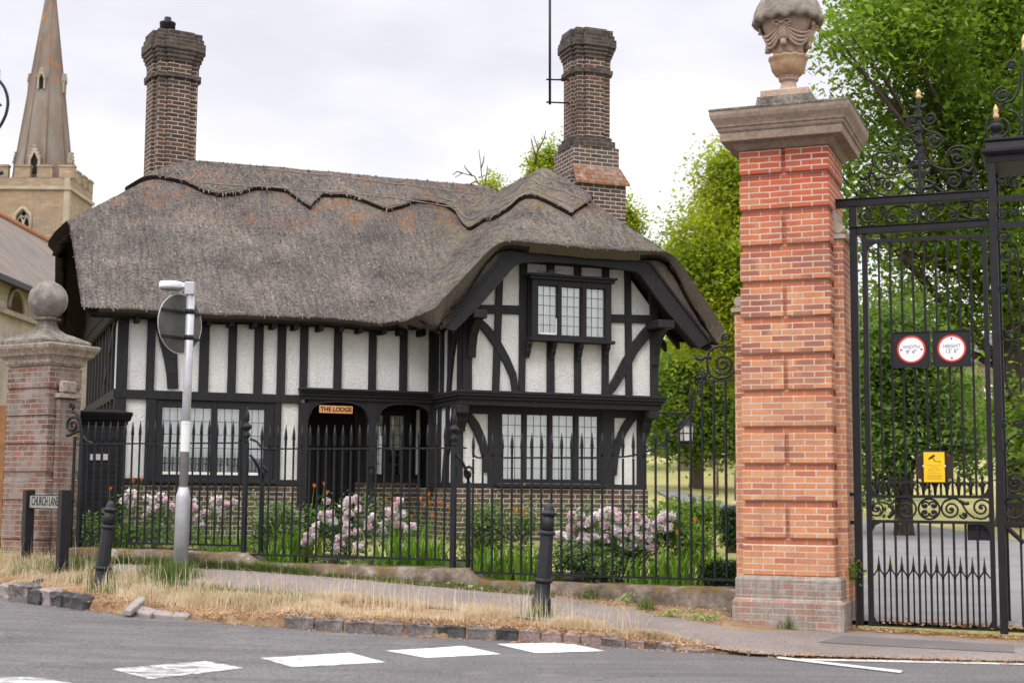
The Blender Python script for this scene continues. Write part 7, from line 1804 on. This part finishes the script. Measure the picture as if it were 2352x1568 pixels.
# ------------------------------------------------------------------ grasses on the verge
UWD = sorted([uw(*onland(*p).xy) for p in PD]); UWU = sorted([uw(*onland(*p).xy) for p in PU])
def w_pd(u): return pl(u, UWD) if u > UWD[0][0] else lerp(UWD[0][1], WF + .25, min(1, (UWD[0][0] - u) / .5))
def w_pu(u): return pl(u, UWU) if u > UWU[0][0] else WF + .5
def blades(name, P, H, W, mat, seed, lean=.35, kind='stuff', parent=None, seg_bend=.5):
    """grass blades: two quads each, bending over"""
    g_ = np.random.default_rng(seed); P = np.asarray(P, float); n = len(P); H = np.asarray(H); W = np.asarray(W)
    a = g_.uniform(0, 2*np.pi, n); d = np.stack([np.cos(a), np.sin(a), np.zeros(n)], 1); s = np.stack([-d[:, 1], d[:, 0], np.zeros(n)], 1)
    ln = np.abs(g_.normal(0, lean, n))[:, None]; up = np.array([[0, 0, 1.0]])
    m1 = P + (up * .55 + d * ln * .25) * H[:, None]; m2 = P + (up * (1 - .25 * np.minimum(ln, 1.2)) + d * ln * .95) * H[:, None]
    w_ = (W * .5)[:, None]
    V = np.stack([P - s*w_, P + s*w_, m1 + s*w_*.8, m1 - s*w_*.8, m2 + s*w_*.12, m2 - s*w_*.12], 1).reshape(-1, 3)
    b_ = np.arange(n)[:, None] * 6; Fc = np.concatenate([b_ + np.array([[0, 1, 2, 3]]), b_ + np.array([[3, 2, 4, 5]])])
    o = npmesh(name, V, Fc, MAT[mat], parent)
    if kind: tag(o, kind=kind)
    return o
def gp(u, wv): p = GF.G(u, wv); return (p.x, p.y, z_land(p.x, p.y))
uL, uR = -9.9, uw(*onland(1600, 1488).xy)[0]
P, H, Wd = [], [], []
rr = random.Random(77)
xL = uw(*kerb_pt(440).xy)[0]
while len(P) < 27000:
    u = rr.uniform(uL, uR); wa, wb = w_kerb(u) - .12, w_pd(u) - .10
    if wa <= wb: continue
    t = rr.random() ** .8; wv = lerp(wa, wb, t)
    nz_ = mnoise.noise(Vector((u * 1.7, wv * 2.2, 5)))
    dens = .40 + 1.5 * nz_
    if u < xL: dens *= .75
    dens *= sstep(0, .16, t)  + .12
    dens *= 1 - .6 * sstep(uR - 1.1, uR, u)
    if rr.random() > dens: continue
    P.append(gp(u, wv)); H.append(rr.uniform(.03, .115) * (1 + .6 * nz_) * (1.0 if t > .2 else .6) * (1 - .45 * sstep(uR - 1.3, uR, u))); Wd.append(rr.uniform(.004, .008))
blades('dry_grass', P, H, Wd, 'grass_dry', 3, .55)
# taller flowering stems
P, H, Wd = [], [], []
for _ in range(900):
    u = rr.uniform(uL, uR - .6); wv = lerp(w_kerb(u) - .2, w_pd(u) - .05, rr.random()); P.append(gp(u, wv)); H.append(rr.uniform(.2, .4)); Wd.append(rr.uniform(.004, .007))
blades('seed_grass', P, H, Wd, 'grass_dry', 4, .5)
# green grass: along the wall foot, round the pole, in the left verge
P, H, Wd = [], [], []
def addg(n, fu, h0, h1):
    for _ in range(n):
        u, wv = fu()
        if wv > w_kerb(u) - (.24 if u < xL - .8 else .10): continue
        P.append(gp(u, wv)); H.append(rr.uniform(h0, h1)); Wd.append(rr.uniform(.005, .011))
addg(3800, lambda: (lambda u: (u, lerp(WF + .22, w_pu(u) + .02, rr.random() ** 1.3)))(-9.0 + 3.6 * rr.random() ** .9), .04, .17)
addg(1300, lambda: (lambda u: (u, lerp(WF + .22, w_pu(u) + .03, rr.random() ** 1.6)))(rr.uniform(-5.6, -2.2)), .03, .11)
pu_p = uw(*onland(414, 1318).xy)
addg(1300, lambda: (pu_p[0] + rr.gauss(0, .16), pu_p[1] + .05 + abs(rr.gauss(0, .22))), .08, .26)
for x, y, n, s in [(1238, 1418, 120, .07), (1484, 1400, 110, .06), (1355, 1375, 90, .07), (1700, 1420, 60, .06), (1745, 1425, 70, .05), (1810, 1445, 40, .05), (580, 1275, 120, .08), (640, 1290, 150, .07), (225, 1358, 60, .12), (120, 1385, 300, .35), (100, 1310, 300, .3), (260, 1290, 350, .2), (480, 1300, 200, .25)]:
    c = uw(*onland(x, y).xy); addg(n, lambda: (c[0] + rr.gauss(0, s), c[1] + rr.gauss(0, s * .5)), .05, .2)
addg(2600, lambda: (lambda u: (u, lerp(w_kerb(u) - .45, w_pd(u) - .05, rr.random())))(rr.uniform(uL, -4.6)), .03, .12)
blades('green_grass', P, H, Wd, 'grass_green', 6, .5)
# low weeds with pale leaves at the wall foot
cs_ = []
for x, y, n in [(905, 1318, 16), (960, 1330, 20), (1010, 1340, 20), (1060, 1345, 6), (1100, 1355, 5), (760, 1300, 8), (820, 1305, 8), (1430, 1385, 4), (1395, 1372, 5), (1580, 1420, 5), (1640, 1425, 4), (1545, 1415, 5), (1290, 1360, 4), (1345, 1372, 6), (860, 1310, 9)]:
    for _ in range(n):
        q = onland(x + rr.gauss(0, 20), y + rr.uniform(-4, 4)); cs_.append((q.x, q.y, q.z + rr.uniform(.02, .07)))
o = leaves('low_weeds', cs_, (.035, .035, .025), 26, .032, MAT['sedum'], None, 8); tag(o, kind='stuff')
# orange brown leaf litter in the gutter, at the wall foot and under the gate
cs_ = []
for _ in range(5200):
    u = rr.uniform(uL, 4.2); r_ = rr.random()
    if u < .1: wv = w_kerb(u) + rr.gauss(-.1, .10) if r_ < .6 else lerp(WF + .2, w_pu(u), rr.random()) if r_ < .8 else lerp(w_kerb(u), w_pd(u), rr.random())
    else: wv = WF + abs(rr.gauss(0, .12)) + .0 if r_ < .75 else w_kerb(u) + rr.gauss(-.03, .03)
    p = GF.G(u, wv); z = max(z_land(p.x, p.y), z_road(p.x, p.y)) + (.022 if (u > -.3 or wv < w_pd(u)) else .008)
    if wv > w_kerb(u): z = max(z_road(p.x, p.y), 0) + .006
    cs_.append((p.x, p.y, z))
o = leaves('leaf_litter', cs_, (.03, .03, .004), 5, .022, MAT['straw_litter'], None, 12, up=2.2); tag(o, kind='stuff')
# moss line under the gate
mo = []
for _ in range(500):
    u = rr.uniform(1.2, 3.6); p = GF.G(u, -.5 - abs(rr.gauss(.25, .28))); mo.append((p.x, p.y, z_land(p.x, p.y) + .03))
o = leaves('gate_litter', mo, (.04, .03, .006), 12, .035, MAT['straw_litter'], None, 13, up=2.0); tag(o, kind='stuff')

# ------------------------------------------------------------------ garden
bed = strip('flower_bed', [GF.G(u, WF - .2) for u in np.linspace(-9.2, -2.2, 60)], [GF.G(u, WF - 1.7) for u in np.linspace(-9.2, -2.2, 60)], 5, lambda a, b_: z_land(a, b_), .012, plain('bed_soil', (.05, .036, .026), 1.0, .1, var=.4), .0); tag(bed, kind='structure')
def gpt(x, y, dd):
    """point on the sight line dd metres behind the railing plane"""
    u, z = GF.P(x, y, WF - dd); p = GF.G(u, WF - dd); return Vector((p.x, p.y, z))
def rose(label, dd, blooms, leaf_px, mats=('petal_pink', 'petal_white'), n_leaf=60, seed=1, blsize=1.0):
    x = sum(b_[0] for b_ in blooms) / len(blooms); q = gpt(x, 1220, dd); base = Vector((q.x, q.y, z_land(q.x, q.y)))
    t = thing('rose_bush', label, 'rose bush', base, group='pink rose bushes behind the railings')
    r_ = random.Random(seed); cl = [gpt(lx + r_.gauss(0, sx), ly + r_.gauss(0, sy), dd + r_.gauss(0, .14)) - base for lx, ly, sx, sy, n in leaf_px for _ in range(n)]
    leaves('foliage', [c[:] for c in cl[::2]], (.075, .075, .065), 22, .045, MAT['leaf_rose'], t, seed, .6)
    st = MB()
    for bx, by, s in blooms:
        e_ = gpt(bx, by, dd) - base; st.tube([(e_.x * .3, e_.y * .3, 0), (e_.x * .7, e_.y * .7, e_.z * .6), tuple(e_)], [.008, .006, .004], 4)
    st.build('stems', MAT['leaf_rose'], t)
    for k, (bx, by, s) in enumerate(blooms):
        c = gpt(bx, by, dd - .22) - base; r = s * .92 / F * 17.5; m = []
        nr = max(5, int(s * .8))
        for _ in range(nr):
            d = Vector((r_.gauss(0, 1), r_.gauss(0, 1), r_.gauss(0, .9))); d.normalize(); d *= r * r_.uniform(.35, 1.0); m.append((c + d)[:])
        leaves('bloom', m, (.013, .013, .012), 46, .036, MAT[mats[r_.random() < .5]], t, seed * 100 + k, .2, .85)
def zb(l, ox, oy): return [(ox + a / 3.901, oy + b_ / 3.901, s) for a, b_, s in l]
rose('big pink rose bush by the middle railings below the porch', .75, zb([(840, 1125, 10), (903, 1112, 9), (790, 1175, 10), (915, 1195, 8), (830, 1240, 10), (600, 1250, 13), (670, 1240, 9), (690, 1320, 9), (820, 1345, 10), (1000, 1345, 13), (740, 1490, 15), (820, 1400, 10), (910, 1530, 15), (612, 1300, 11), (800, 1290, 8), (1040, 1270, 7), (905, 1400, 6), (720, 1545, 9), (770, 1450, 9), (625, 1130, 6)], 588, 861.3), [(760, 1195, 28, 22, 50), (830, 1200, 26, 26, 60), (790, 1250, 30, 14, 50)], seed=3)
rose('smaller pink rose bush right of the porch post, flecked with orange lilies', .95, zb([(1140, 1390, 9), (1220, 1230, 13), (1230, 1270, 10), (1295, 1130, 8), (1300, 1335, 10), (1395, 1350, 7), (1180, 1220, 8), (1250, 1180, 7), (1110, 1400, 6), (1240, 1340, 6), (1310, 1240, 6), (1350, 1370, 6), (1145, 1310, 7)], 588, 861.3), [(890, 1210, 22, 24, 36), (930, 1215, 20, 20, 26)], seed=4)
rose('low pink rose at the foot of the big bush by the middle railings', .6, zb([(450, 1480, 10), (520, 1425, 9), (520, 1380, 7), (460, 1440, 6), (420, 1500, 5), (540, 1340, 5)], 588, 861.3), [(700, 1240, 18, 14, 24)], seed=5)
rose('widest pink rose bush, at the right end of the cottage garden', .8, zb([(860, 180, 12), (935, 45, 12), (880, 60, 9), (850, 250, 11), (960, 250, 9), (1130, 80, 14), (1180, 30, 12), (1060, 70, 12), (1020, 120, 11), (1160, 140, 12), (1000, 290, 8), (1060, 255, 10), (1160, 270, 8), (870, 310, 8), (980, 340, 7), (940, 150, 9), (1290, 80, 10), (1320, 100, 8), (1270, 210, 13), (1355, 185, 10), (1440, 80, 12), (1430, 150, 9), (1440, 260, 11), (1335, 330, 8), (1330, 250, 8), (1560, 140, 12), (1530, 120, 9), (1590, 350, 9), (1560, 270, 10), (1500, 330, 6), (1680, 80, 13), (1680, 180, 13), (1650, 130, 10), (1760, 90, 10), (1740, 180, 8), (1580, 180, 8), (790, 250, 9), (740, 230, 7), (1410, 340, 7), (1240, 40, 7), (1500, 250, 6)], 1091, 1166.2), [(1330, 1215, 34, 26, 70), (1400, 1235, 34, 22, 80), (1470, 1210, 34, 22, 60), (1380, 1190, 40, 14, 40)], seed=6)
rose('small pink rose bush against the black brick store', 1.0, [(290, 1137, 9), (303, 1130, 8), (285, 1150, 9), (300, 1158, 8), (310, 1142, 6)], [(295, 1165, 14, 20, 22)], seed=7)
rose('pink rose bush left of the grey signpost', 1.0, [(340, 1142, 8), (352, 1150, 10), (345, 1172, 9), (362, 1165, 7), (370, 1140, 9), (380, 1150, 8), (336, 1185, 7), (395, 1160, 6)], [(370, 1175, 16, 16, 40), (385, 1190, 10, 14, 16)], seed=8)
rose('pink rose bush right of the grey signpost', 1.0, [(440, 1150, 10), (448, 1165, 10), (455, 1185, 10), (462, 1205, 8), (470, 1178, 7), (445, 1195, 7), (490, 1150, 11), (505, 1145, 10), (520, 1158, 10), (500, 1170, 8), (535, 1152, 8), (512, 1180, 6)], [(460, 1190, 18, 16, 26), (510, 1175, 16, 14, 24)], seed=9)
def lily(label, x, dd, width, n, L, flowers=(), seed=1, yb=1262):
    q = gpt(x, yb, dd); base = Vector((q.x, q.y, z_land(q.x, q.y) - .02)); r_ = random.Random(seed)
    t = thing('day_lily', label, 'lily', base, group='day lilies with strap leaves')
    V = []; Fc = []
    for _ in range(n):
        a = r_.uniform(0, 2*PI); d = Vector((math.cos(a), math.sin(a), 0)); s = Vector((-d.y, d.x, 0)); o_ = Vector((r_.gauss(0, width), r_.gauss(0, width * .5), 0)); ll = L * r_.uniform(.6, 1.15); ln = r_.uniform(.15, .75); wd = r_.uniform(.010, .018)
        b0 = len(V)
        for i in range(6):
            f = i / 5; p = o_ + d * (ll * ln * f * f) + Vector((0, 0, ll * (f - .45 * ln * f ** 3))); w_ = wd * (1 - f ** 2.2) + .001; V += [(p - s*w_)[:], (p + s*w_)[:]]
        for i in range(5): Fc.append((b0 + 2*i, b0 + 2*i + 1, b0 + 2*i + 3, b0 + 2*i + 2))
    npmesh('leaves', np.array(V), np.array(Fc), MAT['leaf_strap'], t)
    for fx, fy in flowers:
        e_ = gpt(fx, fy, dd) - base; m_ = MB().tube([(e_.x*.55, e_.y*.55, .05), (e_.x*.85, e_.y*.85, e_.z*.6), tuple(e_)], [.006, .005, .004], 4); stem = m_.build('flower_stem', MAT['leaf_strap'], t)
        m_ = MB(); k = 5; ax = Vector((r_.uniform(-.5, .5), r_.uniform(-.7, .1), 1)).normalized(); tx = ax.cross(Vector((1, .2, 0))).normalized(); ty = ax.cross(tx)
        for i in range(k):
            a = i * 2*PI/k; d = tx * math.cos(a) + ty * math.sin(a); s = ax.cross(d); p = e_
            m_.add([(p - s*.004)[:], (p + s*.004)[:], (p + ax*.042 + d*.015 + s*.011)[:], (p + ax*.07 + d*.032)[:], (p + ax*.042 + d*.015 - s*.011)[:]], [(0, 1, 2, 3, 4)])
        m_.build('flower', MAT['petal_orange'], stem)
def zf(l, ox, oy): return [(ox + a / 3.901, oy + b_ / 3.901) for a, b_ in l]
lily('strap leaved lily clump behind the leaning left bollard', 265, .55, .14, 60, .55, [(252, 1128), (308, 1104), (302, 1110), (325, 1105)], 1, 1235)
lily('strap leaved lily clump beside the left finial post', 525, .5, .2, 70, .5, [], 2, 1250)
lily('lily clump with two orange flowers beside the porch door', 668, .5, .20, 90, .6, zf([(520, 1015), (612, 1000), (625, 1075)], 588, 861.3), 3)
lily('tall lily clump with many orange flowers right of the roses', 955, .5, .24, 170, .62, zf([(1165, 1140), (1480, 1130), (1550, 1090), (1560, 1165), (1572, 1280), (1612, 1160), (1660, 1165), (1735, 1200), (1250, 1135), (1380, 1290), (1530, 1190), (1210, 1195)], 588, 861.3), 4)
lily('lily clump between the right finial post and the leaning right bollard', 1150, .5, .26, 150, .55, zf([(350, 40), (445, 50)], 1091, 1166.2), 5)
lily('narrow lily clump hidden behind the leaning right bollard', 1240, .45, .12, 50, .5, [], 6)
lily('lily clump low on the lawn edge right of the widest rose bush', 1500, .4, .2, 70, .45, [], 7, 1300)
lily('lily clump with an orange bud near the clipped hedge', 1585, .5, .2, 90, .6, zf([(1970, 130), (1810, 250)], 1091, 1166.2), 8, 1300)
lily('single lily clump spilling over the wall in the lowest run', 1545, .15, .06, 16, .4, [], 9, 1320)
lily('few lily leaves spilling over the wall left of the right bollard', 1120, .12, .10, 14, .42, [], 10, 1310)
lily('few lily leaves spilling over the wall at the middle step', 640, .12, .08, 12, .4, [], 11, 1275)
def shrub(name, label, cat, pts, dd, mat, per, size, spread, seed, heads=None):
    x = sum(p[0] for p in pts) / len(pts); q = gpt(x, 1240, dd); base = Vector((q.x, q.y, z_land(q.x, q.y))); r_ = random.Random(seed)
    t = thing(name, label, cat, base)
    cl = [(gpt(a + r_.gauss(0, sx), b_ + r_.gauss(0, sy), dd + r_.gauss(0, .13)) - base)[:] for a, b_, sx, sy, n in pts for _ in range(n)]
    leaves('foliage', cl, spread, per, size, MAT[mat], t, seed, .6)
    st = MB()
    for c in cl[::6]: st.tube([(c[0]*.4, c[1]*.4, 0), (c[0]*.8, c[1]*.8, c[2]*.6), c], [.007, .005, .003], 4)
    st.build('stems', MAT['bark'], t)
    for k, (a, b_) in enumerate(heads or []):
        c = gpt(a, b_, dd - .15) - base; leaves('flower_head', [c[:]], (.045, .045, .016), 80, .022, MAT['sedum'], t, seed + k, 1.5, .9)
shrub('leafy_shrub', 'light green leafy shrub under the lower left window edge', 'shrub', [(620, 1195, 22, 22, 46), (660, 1210, 18, 20, 34), (600, 1230, 14, 16, 24)], .8, 'leaf_light', 22, .05, (.08, .08, .07), 21)
shrub('leafy_shrub', 'grey green leafy shrub just right of the right finial post', 'shrub', [(1105, 1215, 20, 26, 60), (1140, 1200, 22, 22, 46), (1200, 1210, 16, 24, 40), (1090, 1250, 14, 18, 30)], .85, 'leaf_light', 22, .05, (.08, .08, .07), 22)
shrub('leafy_shrub', 'dark low shrub in front of the left end of the brick plinth', 'shrub', [(230, 1215, 22, 16, 36), (330, 1225, 30, 12, 30), (420, 1232, 30, 10, 26)], .5, 'leaf_rose', 22, .05, (.07, .07, .06), 23)
shrub('sedum', 'sedum with flat pale green heads beside the leaning right bollard', 'plant', [(1310, 1285, 22, 12, 50), (1360, 1290, 22, 12, 50), (1390, 1300, 16, 9, 26)], .4, 'leaf_rose', 24, .05, (.06, .06, .05), 24, [(1310, 1270), (1338, 1293), (1362, 1288), (1386, 1310), (1280, 1285), (1330, 1263), (1355, 1262)])
shrub('leafy_shrub', 'dense green shrub below the widest rose bush', 'shrub', [(1400, 1262, 34, 9, 60), (1350, 1255, 26, 9, 34), (1460, 1255, 24, 12, 36)], .75, 'leaf_rose', 24, .045, (.07, .07, .05), 25)
shrub('leafy_shrub', 'broad leaved plant between the widest rose bush and the clipped hedge', 'shrub', [(1560, 1235, 22, 22, 44), (1600, 1250, 18, 18, 30), (1540, 1210, 14, 14, 20)], .9, 'leaf_mid', 22, .06, (.08, .08, .07), 26)
shrub('leafy_shrub', 'rounded bush by the park drive beyond the lawn', 'shrub', [(1590, 1190, 26, 12, 90), (1550, 1182, 16, 8, 40), (1630, 1190, 10, 8, 30)], 4.0, 'leaf_mid', 26, .06, (.12, .12, .10), 27)
def hedge(label, x0, x1, y0, y1, dd, depth, mat, seed):
    ua, za = GF.P(x0, y0, WF - dd); ub, zb_ = GF.P(x1, y1, WF - dd); t = thing('clipped_hedge', label, 'hedge', GF.G((ua+ub)/2, WF - dd, 0), (0, 0, GF.ang))
    hw_ = (ub - ua) / 2; MB().box(-hw_ + .05, hw_ - .05, .05, depth - .05, zb_ - .1, za - .05).build('twig_core', MAT['bark'], t)
    r_ = np.random.default_rng(seed); n = int(2600 * (2*hw_ * (za - zb_) + 2*hw_ * depth + depth * (za - zb_)) ) ; C = []
    for _ in range(max(500, n // 8)):
        f = r_.random(); a, b_, c = r_.uniform(-hw_, hw_), r_.uniform(0, depth), r_.uniform(zb_, za)
        C.append((a, 0.03, c) if f < .45 else (a, b_, za - .02) if f < .75 else (-hw_ + .02, b_, c) if f < .9 else (hw_ - .02, b_, c))
    leaves('foliage', C, (.025, .025, .025), 14, .032, MAT[mat], t, seed, .3)
hedge('tall clipped dark green hedge block left of the brick pillar', 1654, 1700, 1169, 1252, 2.2, .9, 'leaf_hedge', 41)
hedge('low clipped box hedge directly behind the railings at the right end', 1612, 1700, 1292, 1338, .4, .45, 'leaf_hedge', 42)
shrub('climbing_plant', 'little leafy plant at the corner of the brick pillar behind the gate post', 'plant', [(1963, 1300, 3, 14, 14)], -.0, 'leaf_mid', 18, .04, (.04, .04, .05), 28)
